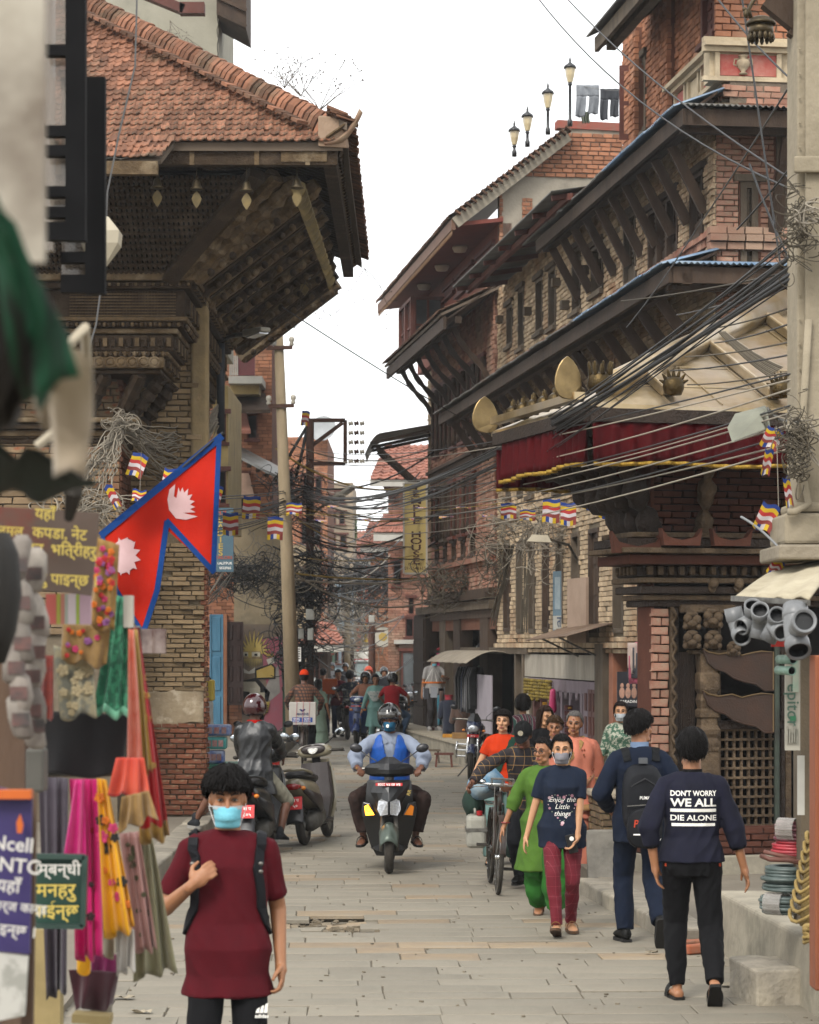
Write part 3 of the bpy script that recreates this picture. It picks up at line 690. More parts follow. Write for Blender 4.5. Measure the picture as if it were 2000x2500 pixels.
def c8(label,loc,rz=0,ry=0,carrier=True,group='bicycles in the street',steer=0):
 th=a1('bicycle',label,'bicycle',(0,0,0),group);fm=M('bike_enamel','1c1512',.35,'3a2a1e',14)
 bN(th,'wheel',-.56,.345,.042,spokes=28,rim=aE);bN(th,'wheel',.56,.345,.042,spokes=28,rim=aE)
 A,B,Cc,D,E=Q(0,-.36,.88),Q(0,-.40,.76),Q(0,.0,.30),Q(0,.17,.88),Q(0,.56,.345)
 mb=MB()
 for p,q,r in((A,D,.014),(B,Cc,.016),(Cc,D.lerp(Cc,-.08),.015)):mb.tube([p,q],r,8)
 for sx in(-1,1):
  o=Q(sx*.045,0,0);mb.tube([Cc,E+o],.009,6);mb.tube([D.lerp(Cc,.12),E+o],.008,6)
 mb.tube([A+Q(0,-.01,.05),B],.018,8);mb.o('frame',fm,th,True)
 for sx in(-1,1):
  MB().tube([B+Q(sx*.03,0,-.02),Q(sx*.05,-.50,.5),Q(sx*.05,-.56,.345)],.011,6).o('fork',fm,th,True)
  MB().tube([Q(sx*.055,-.39,.98),Q(sx*.06,-.45,.80),Q(sx*.06,-.53,.42)],.004,4).o('brake_rod',STEEL,th)
 hb=MB().tube([(-.27,-.14,.97),(-.26,-.28,1.0),(-.12,-.40,1.0),(.12,-.40,1.0),(.26,-.28,1.0),(.27,-.14,.97)],.011,8).tube([A,(0,-.39,1.0)],.012,8).o('handlebar',aE,th,True)
 for sx in(-1,1):
  MB().capsule((sx*.268,-.24,.992),(sx*.272,-.12,.968),.017).o('grip',RUB,hb,True)
  MB().tube([(sx*.10,-.43,.985),(sx*.24,-.30,.965),(sx*.26,-.15,.94)],.005,5).o('brake_lever',aE,hb)
 MB().lathe([(.001,.028),(.022,.024),(.034,.008),(.036,0),(.001,0)],(-.17,-.36,1.015),(0,0,1),16).o('bell',aE,hb,True)
 MB().ring([a2(.02,.02,.92,.95),a2(.10,.05,.91,.96),a2(.22,.10,.91,.98),a2(.30,.08,.92,.97)]).o('saddle',SEATM,th,True)
 for y in(-.56,.56):
  MB().slab(4,14,lambda u,v:Q((u-.5)*.06,y+.385*cos(pi*.95-v*2.3+(0 if y<0 else-.7)),.345+.385*sin(pi*.95-v*2.3+(0 if y<0 else-.7))),(0,0,-.003)).o('mudguard',fm,th,True)
 cr=MB().lathe([(.095,-.004),(.095,.004),(.08,.006),(.02,.006)],(.06,0,.30),(1,0,0),24).tube([(.075,0,.30),(.085,.12,.18)],.010,6).tube([(-.075,0,.30),(-.085,-.12,.42)],.010,6).o('crank',STEEL,th)
 for sx,y,z in((1,.12,.18),(-1,-.12,.42)):MB().cbox((sx*.135,y,z),(.10,.07,.025)).o('pedal',RUB,cr)
 mb=MB()
 for sx in(-1,1):mb.tube([(sx*.05,0,.395),(sx*.05,.56,.375)],.006,4)
 mb.o('chain',ENG,th)
 if carrier:
  mb=MB()
  for sx in(-.08,0,.08):mb.tube([(sx,.25,.77),(sx,.78,.77)],.007,5)
  for y in(.26,.5,.77):mb.tube([(-.08,y,.77),(.08,y,.77)],.007,5)
  for sx in(-1,1):mb.tube([(sx*.08,.6,.77),(sx*.06,.56,.36)],.006,5)
  mb.o('carrier',STEEL,th)
  mb=MB()
  for z,h in((.86,.0),(.92,0)):mb.tube([(-.10,-.52,z+.14),(.10,-.52,z+.14),(.10,-.70,z+.14),(-.10,-.70,z+.14),(-.10,-.52,z+.14)],.005,5)
  for x in(-.1,0,.1):mb.tube([(x,-.52,1.06),(x,-.52,1.0),(x,-.70,1.0),(x,-.70,1.06)],.005,5)
  mb.o('front_rack',STEEL,th)
 c9(th,loc,rz,0,ry);return th
# --- ground, street, kerbs
dX=M('dust_ground','746d62',.95,'655e53',1.2,bump=.4,bs=30,col3='827a6c',s3=.5,spec=.15)
cW=M('paving_grey','757063',.72,'5e594f',5,rnd=.11,bump=.22,bs=35,col3='7d7567',s3=.35,f3=(.42,.62),spec=.4,amt=.6)
dD=M('paving_tan','82725b',.75,'6f6355',5,rnd=.15,bump=.22,bs=35,col3='8d8474',s3=.35,f3=(.5,.7),spec=.35)
cM=M('kerb_stone','847d70',.85,'5d584e',4,rnd=.15,bump=.5,bs=22,col3='9f9684',s3=1.5)
e4=M('old_concrete','8f8878',.9,'6c665a',3,rnd=.08,bump=.4,bs=18,col3='4e4c3f',s3=1.2,f3=(.55,.75))
a3(MB().box((-85,-20,-.5),(85,330,-.06)).o('ground',dX),kind='structure')
skym=None
bed=MB();[bed.box(*q)for q in(((-6,3,-.059),(9,19.45,-.012)),((-6,20.75,-.059),(9,130,-.012)),((-6,19.45,-.059),(-1.09,20.75,-.012)),((-.22,19.45,-.059),(9,20.75,-.012)))];st=a3(bed.o('street',M('street_bed','6d6557',.95,'5d564a',5,bump=.3,bs=60)),kind='structure')
def dZ(x,y):return-1.09<x<-.22 and 19.45<y<20.75
def bJ(L,D,r,h=.03):
 j=lambda:r.u(-.006,.006);a=[(-L/2+j(),-D/2+j()),(L/2+j(),-D/2+j()),(L/2+j(),D/2+j()),(-L/2+j(),D/2+j())]
 t=[r.u(-.004,.004)for _ in a];b=.0045
 vs=[(x,y,-h)for x,y in a]+[(x,y,-b+t[i])for i,(x,y)in En(a)]+[(x*(1-2*b/L),y*(1-2*b/D),t[i])for i,(x,y)in En(a)]
 return vs,[(8,9,10,11)]+[(i,(i+1)%4,4+(i+1)%4,4+i)for i in Rg(4)]+[(4+i,4+(i+1)%4,8+(i+1)%4,8+i)for i in Rg(4)]
def eG():
 r=aR(3);items=[];y=11.0;row=0
 while y<95:
  D=r.choice((.28,.33,.38))if y<60 else .6;x=-4.2-r.random()*.4;eF=r.random()<.10
  while x<4.6:
   L=r.u(.45,.95)*(1 if y<60 else 1.6);c=(x+L/2,y+D/2)
   cx,cy=c[0]-.035*(c[1]-20),c[1]+.03*c[0]
   if not dZ(cx,cy):items.append((cx,cy,L-.005,D-.005,r.random()<(.4 if eF else .07)))
   x+=L
  y+=D;row+=1
 vis=[k for k in items if 13<k[1]and abs(k[0]+.1)<.165*k[1]and k[0]>-2.5 and k[0]<3.6]
 first=set(id(k)for k in sorted(vis,key=lambda k:k[1])[:300]);mb=MB();mats=[cW,dD]
 for k in items:
  vs,fs=bJ(k[2],k[3],r)
  if id(k)in first:
   q=MB();q.add(vs,fs);o=q.o('paving_stone',mats[k[4]],st);o.location=(k[0],k[1],r.u(-.003,.003));o.rotation_euler.z=.03
  else:
   mb.cur=int(k[4]);dz=r.u(-.003,.003);mb.add([(x+k[0]-.03*y,y+k[1]+.03*x,z+dz)for x,y,z in vs],fs)
 a3(mb.o('paving',mats,st),kind='stuff')
eG()
mb=MB();r=aR(9)
for i in Rg(150):
 x,y=r.u(-1.1,-.2),r.u(19.45,20.75);s=r.u(.012,.05)*(1 if r.random()<.9 else 1.8);mb.cbox((x,y,-.05+r.u(-.008,.012)),(s*1.4,s,s*.7),MR(r.u(0,3),3,'Z')@MR(r.u(-.5,.5),3,'X'))
a3(mb.o('rubble',M('rubble','6d6353',.95,'4a4337',10,rnd=.3,bump=.3)),kind='stuff')
for(px,py,sx,sy,rz,c)in((845,2252,.36,.17,.15,dD),(745,2262,.30,.16,-.2,cW),(905,2246,.2,.12,.5,cW)):
 p=G(px,py);vs,fs=bJ(sx,sy,r,.04);o=MB().add(vs,fs).o('paving_stone',c,st);o.location=(p.x,p.y,-.022);o.rotation_euler=(.06,-.05,rz)
mb=MB();r=aR(19)
for i in Rg(420):
 y=14+r.random()**1.7*40;x=r.u(-2.3,2.6+.0*y)-.03*(y-20);s=r.u(.006,.018)
 mb.cbox((x,y,.004),(s*r.u(1,2),s,s*.5),MR(r.u(0,3),3,'Z'))
a3(mb.o('grit',M('grit','6f6656',.95,'3f3a31',30,rnd=.4)),kind='stuff')
for i,(px,py,s)in En(((1795,2410,.10),(1640,2345,.05),(1860,2440,.06),(1590,2330,.045),(300,2440,.07),(345,2475,.06))):
 p=G(px,py);mb=MB();rr=aR(i)
 mb.slab(5,3,lambda u,v:p+Q((u-.5)*s*2+rr.u(-.01,.01),(v-.5)*s+rr.u(-.01,.01),.008+rr.u(0,.025)),(0,0,-.002))
 a3(mb.o('scrap_of_paper',M('litter','8d8473',.9,'5f5748',9,rnd=.3)),['crumpled foil scrap lying beside the stone block','small scrap lying near the slippered walker','scrap of paper at the left foot of the stone block','small scrap by the kerb under the suit wearer','flat litter by the foot of the cloth stall','second scrap of litter at the cloth stall corner'][i],'litter','litter on the paving')
def b6(name,pts,w,z0,z1,mat,seed,parent,inward,nparts=99,L0=.7):
 r=aR(seed)
 for a,b in zip(pts,pts[1:]):
  a,b=Q(*a,0),Q(*b,0);L=(b-a).length;n=max(1,round(L/L0));d=(b-a)/n;nn=V(inward)
  for i in Rg(n):
   p=a+d*i;q=a+d*(i+1)-d.normalized()*.012;mb=MB();j=lambda:Q(r.u(-.012,.012),r.u(-.012,.012),r.u(-.010,.010))
   mb.hexa([p+Q(0,0,z0),q+Q(0,0,z0),q+nn*w+Q(0,0,z0),p+nn*w+Q(0,0,z0),p+Q(0,0,z1)+j(),q+Q(0,0,z1)+j(),q+nn*w+Q(0,0,z1)+j(),p+nn*w+Q(0,0,z1)+j()])
   aK(mb.o(name,mat,parent),.022,3)
lp=a3(MB().hexa([V(p)for p in((-7,22.6,-.05),(-2.62,22.6,-.05),(-2.60,60,-.05),(-7,60,-.05),(-7,22.6,.20),(-2.62,22.6,.20),(-2.60,60,.20),(-7,60,.20))]).o('pavement',dX),kind='structure')
b6('kerb_stone',[(-2.36,22.4),(-2.36,27.2),(-2.34,33),(-2.3,42)],.30,-.05,.215,cM,4,lp,(-1,0,0))
b6('kerb_stone',[(-6,22.35),(-2.66,22.35)],.25,-.05,.21,cM,14,lp,(0,1,0))
a3(MB().hexa([V(p)for p in((-7,9,-.05),(-1.95,9,-.05),(-2.34,22.2,-.05),(-7,22.2,-.05),(-7,9,.05),(-1.95,9,.05),(-2.34,22.2,.05),(-7,22.2,.05))]).o('pavement',dX),kind='structure')
rp=a3(MB().hexa([V(p)for p in((2.0,18.5,-.05),(9,18.5,-.05),(9,25.0,-.05),(1.62,25.0,-.05),(2.0,18.5,.125),(9,18.5,.125),(9,25,.125),(1.62,25,.125))]).o('pavement',dX),kind='structure')
b6('kerb_stone',[(1.53,22.6),(1.75,20.9),(2.02,18.55)],.33,-.05,.135,cM,5,rp,(.98,.12,0),L0=.62)
plat=MB();plat.hexa([V(p)for p in((2.29,18.3,-.05),(2.56,14.0,-.05),(9,14.0,-.05),(9,18.3,-.05),(2.29,18.3,.45),(2.56,14.0,.45),(9,14.0,.45),(9,18.3,.45))])
pf=a3(plat.o('platform',e4),'grey cracked concrete platform in front of the hardware shop on the right','platform');aK(pf,.03,3)
def aA(name,lab,cat,c,sz,rz,mat,seed=0,amp=.02,bevw=.03,grp=None,rx=0,ry=0):
 mb=MB();n=5;r=aR(seed);mb.cbox((0,0,0),sz);o=mb.o(name,mat);b=bmesh.new();b.from_mesh(o.data);bmesh.ops.subdivide_edges(b,edges=b.edges,cuts=4,use_grid_fill=True)
 for v in b.verts:q=v.co*6+Q(seed*3.1,0,0);v.co+=Q(noise.noise(q),noise.noise(q+Q(9,0,0)),noise.noise(q+Q(0,9,0)))*amp
 b.to_mesh(o.data);b.free();aK(o,bevw*.5,2);o.location=c;o.rotation_euler=(rx,ry,rz);return a3(o,lab,cat,grp)
aA('stone_block','rough grey stone step block in front of the concrete platform','stone block',(2.37,15.85,.10),(.46,.70,.25),.12,cM,1,.02)
aA('stone_slab','dark stone slab leaning upright on the right kerb behind the navy shirt woman','stone slab',(1.80,22.9,.32),(.30,.16,.46),-.1,M('slab_dark','6d6961',.8,'4b4843',5,bump=.5,bs=20),2,.02,rx=-.12,ry=-.05)
for i,(px,py)in En(((1685,2318),(1700,2330),(1668,2322),(1740,2160+160))):
 p=G(px,py);aA('broken_brick',['broken brick lying at the foot of the right kerb','broken brick beside the platform wall','pale broken brick at the kerb corner','chipped brick against the concrete platform'][i],'brick',(p.x,p.y,.04),(.2,.1,.07),.4*i,M('brick_bit','8d4a30',.9,'6d5a4a',12,rnd=.2),20+i,.01,grp='loose bricks by the right kerb')
# --- right-hand row of houses
BRB=M('brick_buff','ad9a80',.92,'938169',3,rnd=.28,bump=.3,bs=45,col3='8a6a50',s3=.8,f3=(.5,.7),spec=.15)
dM=M('brick_pink','94705f',.92,'7b4c3e',3,rnd=.25,bump=.25,bs=45,col3='8f7765',s3=1.0,f3=(.48,.66),spec=.15)
cS=M('brick_orange','96684e',.9,'7d5441',3,rnd=.30,bump=.25,bs=45,col3='8d7461',s3=1.3,f3=(.55,.75),spec=.15)
eH=M('brick_red','4d2f25',.9,'3d251d',4,rnd=.25,bump=.25,bs=45,spec=.15)
dL=M('mortar','6d6354',.95,'544b3f',4,bump=.4,bs=30,spec=.1)
b9=M('mortar_red','6a4a3d',.95,'573c31',4,bump=.3,bs=30,spec=.1)
WOOD=M('old_wood','43352a',.8,'2b211a',6,rnd=.2,bump=.3,bs=60,sr=(1,1,.3),spec=.25)
aC=M('red_wood','5a3228',.7,'43231c',6,rnd=.15,bump=.25,bs=60,sr=(1,1,.3),spec=.3)
aB=M('grey_wood','5e5346',.85,'423a31',6,rnd=.2,bump=.35,bs=60,sr=(1,1,.3),spec=.2)
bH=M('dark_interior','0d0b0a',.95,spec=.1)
PLAS=M('plaster_grey','989082',.92,'7c756a',2.2,bump=.3,bs=20,col3='6f695f',s3=.9,f3=(.55,.75),spec=.15)
dG=M('tin_roof','6f6e6a',.5,'4f4b45',2.5,rnd=.1,metal=.5,bump=.1,bs=60,col3='6a4a35',s3=1.1,f3=(.55,.75))
dK=M('tin_blue','5c7895',.55,'8f989c',3,rnd=.1,metal=.15,bump=.1,bs=60)
cN=M('roof_tile','7d5642',.9,'62473a',5,rnd=.40,bump=.3,bs=60,col3='4a4337',s3=1.4,f3=(.50,.68),spec=.15)
bZ=M('tile_dark','5f4638',.92,'43352b',5,rnd=.35,bump=.3,bs=60,spec=.15)
GLASS=M('window_glass','565b5c',.08,'3b3f40',2,rnd=.1,spec=.7)
FR=Plane((1.1,52.4),(.133,-1))
UE=21.25
def strut(th,a,b,w=.12,mat=None,carved=False,name='strut'):
 mb=MB();a,b=V(a),V(b)
 if not carved:mb.beam(a,b,w,w*1.15,(1,0,0),w*.9,w)
 else:
  n=12;d=b-a;s=Q(d.y,-d.x,0);s=s.normalized()if s.length>1e-3 else Q(0,1,0);u=s.cross(d).normalized();rr=[]
  for i in Rg(n+1):
   t=i/n;c=a+d*t+u*.035*sin(t*pi*2.0);k=w*(.62+.38*abs(sin(t*pi*3.5)));rr.append([c-s*k*.5-u*k*.6,c+s*k*.5-u*k*.6,c+s*k*.5+u*k*.6,c-s*k*.5+u*k*.6])
  mb.ring(rr)
 return mb.o(name,mat or WOOD,th)
def aS(th,name,mat,a,b,c,d,pitch=.076,amp=.016,rows=1,rag=.0,seed=0,up=(0,0,1)):
 a,b,c,d=map(V,(a,b,c,d));L=(b-a).length;n=max(6,int(L/pitch*4));r=aR(seed);nn=(b-a).cross(d-a).normalized();nn=nn if nn.z>0 else-nn;rg=[r.u(-rag,rag)for _ in Rg(n//24+2)]
 def f(u,v):
  k=int(u*n)//24;p=(a.lerp(b,u)).lerp(d.lerp(c,u),v if v>0 else-rg[min(k,len(rg)-1)]);return p+nn*amp*sin(u*L/pitch*2*pi)
 mb=MB();mb.slab(n,rows,f,nn*-.004);return mb.o(name,mat,th,True)
def window(pl,th,u0,u1,z0,z1,kind='lattice',mat=None,fw=.07,k=.03,rec=.16,seed=0,sill=True):
 mat=mat or WOOD;mb=MB();fr=MB()
 for a,b,c,d in((u0,u0+fw,z0,z1),(u1-fw,u1,z0,z1),(u0+fw,u1-fw,z1-fw,z1),(u0+fw,u1-fw,z0,z0+fw)):pl.box(fr,a,b,c,d,-.10,k)
 if sill:pl.box(fr,u0-.07,u1+.07,z0-.07,z0-.002,-.04,k+.06);pl.box(fr,u0-.10,u1+.10,z1+.002,z1+.09,-.04,k+.045)
 f=fr.o('window',mat,th)
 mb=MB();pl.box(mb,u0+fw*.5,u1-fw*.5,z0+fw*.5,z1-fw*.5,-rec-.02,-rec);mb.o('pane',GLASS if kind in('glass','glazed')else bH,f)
 mb=MB();um=(u0+u1)/2
 if kind=='lattice':
  nb=max(3,int((z1-z0)/.11));zl=z0+(z1-z0)*.30
  for i in Rg(nb+1):
   zz=zl+(z1-fw-zl)*i/nb;pl.box(mb,u0+fw,u1-fw,zz-.018,zz+.018,-.10,-.055)
  for i in Rg(1,4):uu=u0+(u1-u0)*i/4;pl.box(mb,uu-.012,uu+.012,zl,z1-fw,-.055,-.03)
  q=MB();pl.box(q,u0+fw,u1-fw,z0+fw,zl-.03,-.10,-.03);q.o('panel',mat,f)
 elif kind=='bars':
  for i in Rg(1,4):uu=u0+(u1-u0)*i/4;pl.box(mb,uu-.012,uu+.012,z0+fw,z1-fw,-.08,-.055)
 elif kind=='shutters':
  for s in(0,1):
   a,b=(u0+fw,um-.01)if s==0 else(um+.01,u1-fw);q=MB();pl.box(q,a,b,z0+fw,z1-fw,-.09,-.045)
   for j in Rg(3):e2=z0+fw+.05+(z1-z0-2*fw-.06)*j/3;pl.box(q,a+.05,b-.05,e2,e2+(z1-z0-2*fw)/3-.09,-.045,-.028)
   q.o('shutter',mat,f)
 elif kind=='glazed':
  pl.box(mb,um-.025,um+.025,z0+fw,z1-fw,-.12,-.01)
  zz=z0+(z1-z0)*.35;pl.box(mb,u0+fw,um-.025,zz-.02,zz+.02,-.12,-.02);pl.box(mb,um+.025,u1-fw,zz-.02,zz+.02,-.12,-.02)
 elif kind=='dark':pl.box(mb,um-.02,um+.02,z0+fw,z1-fw,-.12,-.06)
 if mb.v:a3(mb.o('glazing_bars' if kind=='glazed' else 'lattice',mat,f),kind='stuff' if kind=='lattice' else None)
 return f
def a8(pl,th,name,mat,u0,u1,z0,z1,k0,k1):return pl.box(MB(),u0,u1,z0,z1,k0,k1).o(name,mat,th)
def eave(pl,th,u0,u1,ze,zw,over,tin=None,fasc=.20,nst=6,strut_drop=1.0,mat=WOOD,carved=False,tin_rag=.0,seed=1,rafters=26,sw=.13,tiles=None,k0=.06,m0=0,m1=0):
 """Overhanging roof along a facade: rafters, soffit boards, fascia, purlin, struts and sheet."""
 a8(pl,th,'fascia',mat,u0,u1,ze-fasc,ze,over-.06,over)
 mb=MB();q0,q1=u0+max(m0-.15,0),u1-max(m1-.1,0);mb.hexa([pl.at(q0,zw-.07,k0-.05),pl.at(q1,zw-.07,k0-.05),pl.at(u1,ze-.07,over-.065),pl.at(u0,ze-.07,over-.065),pl.at(q0,zw-.03,k0-.05),pl.at(q1,zw-.03,k0-.05),pl.at(u1,ze-.03,over-.065),pl.at(u0,ze-.03,over-.065)]);mb.o('soffit',mat,th)
 mb=MB()
 for i in Rg(rafters):
  u=u0+m0*.9+(u1-m1*.9-u0-m0*.9)*(i+.5)/rafters;mb.beam(pl.at(u,zw-.12,k0),pl.at(u,ze-.12,over-.07),.055,.085,(0,0,1))
 a3(mb.o('rafters',mat,th),kind='stuff')
 zp=ze-.16;kp=over*.72;zz=zp+(zw-ze)*(1-kp/over)-.04;MB().beam(pl.at(u0,zz-.05,kp),pl.at(u1,zz-.05,kp),.13,.13,(0,0,1)).o('purlin',mat,th)
 for i in Rg(nst):
  u=u0+m0+(u1-m1-u0-m0)*(i+.5)/nst;strut(th,pl.at(u,zz-strut_drop,.03),pl.at(u,zz-.12,kp),sw,mat,carved)
 if tin is not None:
  t=tin if isinstance(tin,list)else[(u0,u1,tin)]
  for i,(a,b,m)in En(t):
   dz=.006*i;aS(th,'roof_sheet',m,pl.at(a,ze+.035+dz,over+.10),pl.at(b,ze+.035+dz,over+.10),pl.at(b-(m1 if i==len(t)-1 else 0),zw+.04+dz,k0-.2),pl.at(a+(m0 if i==0 else 0),zw+.04+dz,k0-.2),rag=tin_rag,seed=seed+i)
# ---- the long buff brick house
bh=a1('brick_house','long weathered buff brick house with two strutted eaves on the right side of the street','house',(5,40,0))
uB0=FR.px(1217,HY)[0]
def eK(x0,x1,y0,y1):
 u0,u1=FR.u(x0),FR.u(x1);xm=(x0+x1)/2;return(u0,u1,FR.px(xm,y1)[1],FR.px(xm,y0)[1])
H2=[eK(*q)for q in((1688,1720,425,580),(1586,1658,492,650),(1526,1556,525,695),(1447,1475,598,715),(1400,1420,608,760),(1342,1360,655,800),(1311,1328,680,812),(1268,1282,705,850),(1240,1254,745,845))]
H2=[(a,b,max(c,7.55),min(d,9.0))for a,b,c,d in H2]
H1=[eK(*q)for q in((1238,1250,1100,1212),(1265,1279,1118,1214),(1292,1308,1120,1210),(1325,1341,1118,1204),(1360,1376,1112,1198),(1400,1418,1105,1190),(1446,1466,1095,1180),(1500,1522,1080,1170))]
H0=[eK(*q)for q in((1232,1248,1330,1542),(1263,1279,1328,1545),(1293,1309,1322,1545),(1327,1343,1318,1542),(1360,1377,1312,1545),(1398,1417,1300,1545),(1440,1464,1290,1545),(1500,1525,1280,1545),(1560,1590,1270,1545))]
mb=MB();FB=(uB0-1,15.2,9.24,12);a9(FR,mb,uB0,UE,2.25,9.2,H2+H1+H0+[FB],-.30,0);mb.o('wall',dL,bh)
mb=MB();FR.box(mb,uB0,UE-.33,0,9.2,-4.5,-.32);FR.box(mb,15.3,UE-.5,9.201,9.72,-4.5,-.32);FR.box(mb,FR.u(1504),UE-.5,9.73,11.4,-4.5,-.5);mb.o('core',bH,bh)
allh=H2+H1+H0
prow=lambda c,z:(0 if z>7 else 10)+abs(z-8)*2-c*.3
bricks(FR,bh,BRB,uB0+.02,UE,2.33,9.2,[(a-.04,b+.04,c-.04,d+.06)for a,b,c,d in allh]+[FB],bl=.235,bh=.078,parts=300,seed=5,near=prow,rag=.02,skip=.006)
for i,h in En(H2):window(FR,bh,h[0],h[1],h[2],h[3],'lattice' if i in(0,2)else 'dark' if i>2 else 'lattice',aB if i>1 else WOOD,fw=.06)
a,b,c,d=H2[1]
for t in(1/3,2/3):a8(FR,bh,'mullion',WOOD,a+(b-a)*t-.05,a+(b-a)*t+.05,c+.07,d-.07,-.10,.045)
for i,h in En(H1):window(FR,bh,*h,'dark',aB,fw=.06,sill=i%2==0)
for i,h in En(H0):window(FR,bh,*h,'dark' if i%2 else 'shutters',aB if i%3 else WOOD,fw=.07,sill=False)
for zz,hh,kk in((7.40,.10,.06),(7.50,.07,.10),(4.62,.07,.07),(4.70,.05,.11),(2.24,.08,.10),(2.16,.06,.05)):
 mb=MB();r=aR(int(zz*100));u=uB0
 while u<UE:L=r.u(.2,.26);FR.box(mb,u,min(u+L-.012,UE),zz,zz+hh,-.05,kk+r.u(-.012,.012));u+=L
 a3(mb.o('moulded_course',BRB if zz<7 else dM,bh),kind='stuff')
mb=MB();u=uB0+9
while u<UE-.1:FR.box(mb,u,u+.13,7.53,7.60,-.02,.075);u+=.24
a3(mb.o('dentil_course',dM,bh),kind='stuff')
r=aR(8)
for i,(px,py)in En(((1440,660),(1490,620),(1370,690),(1392,745),(1300,760),(1232,780))):
 u,z=FR.px(px,py);a8(FR,bh,'beam_end',aB,u-.09,u+.09,z-.07,z+.07,-.05,.16)
uC=FR.u(1405)
eave(FR,bh,uC,UE+.95,8.90,9.35,.66,[(uC-.8,uC+2.6,dG),(uC+2.5,UE-3.3,dG),(UE-3.4,UE+.90,dK)],m1=.9,nst=10,strut_drop=.95,tin_rag=.03,seed=3,rafters=40,sw=.12)
z1=9.62;o2=1.05;ua,ub=6.9,15.6
aS(bh,'lean_to_roof',dG,FR.at(ua-1.2,z1-.55,o2),FR.at(ub,z1-.55,o2),FR.at(ub,z1-.38,-.02),FR.at(ua-1.2,z1-.38,-.02),rows=2)
for i in Rg(7):
 u=ua-1+(ub-ua+.8)*i/6;MB().beam(FR.at(u,z1-.45,0),FR.at(u,z1-.61,o2-.05),.07,.08).o('rafter',aC,bh)
MB().beam(FR.at(ua-1.2,z1-.61,o2-.3),FR.at(ub,z1-.61,o2-.3),.08,.10).o('purlin',aC,bh)
uL=FR.u(1190)
eave(FR,bh,uL-1.0,UE+.95,6.95,7.32,.84,[(uL-1.1,uL+5,dG),(uL+4.9,UE-4.5,dG),(UE-4.7,UE+.90,dK)],m1=.9,nst=17,strut_drop=.9,tin_rag=.035,seed=9,rafters=64,sw=.14)
SG=Plane(FR.at(UE,0)[:2],(1,.133));SG.n=Q(.133,-1,0).normalized()
hs=[SG.rect(((1808,690),(1850,445))),SG.rect(((1895,545),(1990,330)))]
hs=[(a,b,max(c,6.9),min(d,8.9))for a,b,c,d in hs]
mb=MB();a9(SG,mb,.31,6,2.25,9.2,hs,-.3,0);mb.o('gable_wall',b9,bh)
bricks(SG,bh,dM,.01,5.5,6.3,9.15,[(a-.03,b+.03,c-.03,d+.04)for a,b,c,d in hs],bl=.235,bh=.072,parts=160,seed=6,near=lambda c,z:c,rag=.03,skip=.03,name='brick',stuff='brickwork')
bricks(SG,bh,BRB,.01,5.5,2.3,6.2,[],bl=.235,bh=.078,seed=7)
for h in hs:window(SG,bh,*h,'lattice',aB,fw=.08)
for zz,kk in((7.32,.10),(7.42,.16),(7.52,.10)):
 mb=MB();u=-.1
 while u<5:SG.box(mb,u,u+.215,zz,zz+.085,-.05,kk+R.u(-.02,.02));u+=.235
 a3(mb.o('moulded_course',dM,bh),kind='stuff')
eave(SG,bh,-.62,6,8.90,9.14,.95,[(-.72,1.5,dG),(1.4,6,dK)],m0=.8,nst=5,strut_drop=1.2,rafters=18,seed=21,sw=.15)
eave(SG,bh,-.8,6,6.95,7.15,.95,[(-.9,6,dK)],m0=.95,nst=5,strut_drop=1.0,rafters=18,seed=23,sw=.15)
bL=M('cream_plaster','b5a58a',.88,'95866d',4,bump=.3,bs=25,col3='7a6c5a',s3=1.5,f3=(.56,.74))
REDP=M('red_paint_plaster','8f3a33',.85,'a3776a',5,bump=.2,bs=30)
UT=UE-.15;FT=FR.off(-.12);ST=SG.off(-.10)
uT0=FR.u(1504)
a8(SG,bh,'rubble_band',M('rubble_band','6a5e50',.95,'4a4038',6,bump=1.0,bs=14),.2,6,9.1,9.5,-.3,-.04)
bricks(SG.off(-.05),bh,dM,.1,5,9.12,9.48,[],bl=.22,bh=.08,seed=31,skip=.15,rag=.06)
for pl,a,b in((ST,-.05,6),(FT,UT-2.4,UT)):
 a8(pl,bh,'frieze_band',bL,a,b,9.5,9.95,-.3,.0)
 for zz,kk in((9.49,.08),(9.86,.10),(9.92,.18),(9.985,.10)):a8(pl,bh,'moulding',bL,a-.1,b+.02,zz,zz+.058,-.02,kk)
 n=5 if pl is ST else 3
 for i in Rg(n):
  u=a+.12+(b-a-.2)*i/n;a8(pl,bh,'frieze_panel',REDP if i%2==0 else bL,u,u+(b-a)/n*.62,9.57,9.84,-.02,.022)
  for e0,e1 in((u-.06,u),(u+(b-a)/n*.62,u+(b-a)/n*.62+.06)):a8(pl,bh,'pilaster',bL,e0,e1,9.551,9.859,-.02,.06)
p=ST.at(.38,9.58,.04);MB().lathe([(.03,0),(.06,.01),(.025,.04),(.06,.08),(.09,.14),(.08,.18),(.035,.20),(.06,.23),(.07,.24)],p,n=14).o('urn_relief',bL,bh,True)
for s in(-1,1):MB().tube([p+Q(s*.035,0,.20),p+Q(s*.11,0,.20),p+Q(s*.12,0,.13),p+Q(s*.07,0,.11)],.010,6).o('urn_handle',bL,bh,True)
def hpx(pl,x0,x1,y0,y1):
 xm=(x0+x1)/2;return(pl.u(x0),pl.u(x1),pl.px(xm,y1)[1],pl.px(xm,y0)[1])
HT=[hpx(FT,1556,1580,115,330),hpx(FT,1618,1648,55,265),hpx(FT,1716,1752,-60,95)]
HT=[(a,b,max(c,9.5),min(d,10.85))for a,b,c,d in HT]
mb=MB();a9(FT,mb,uT0,UT,9.2,12,HT,-.3,0);mb.o('upper_wall',dL,bh)
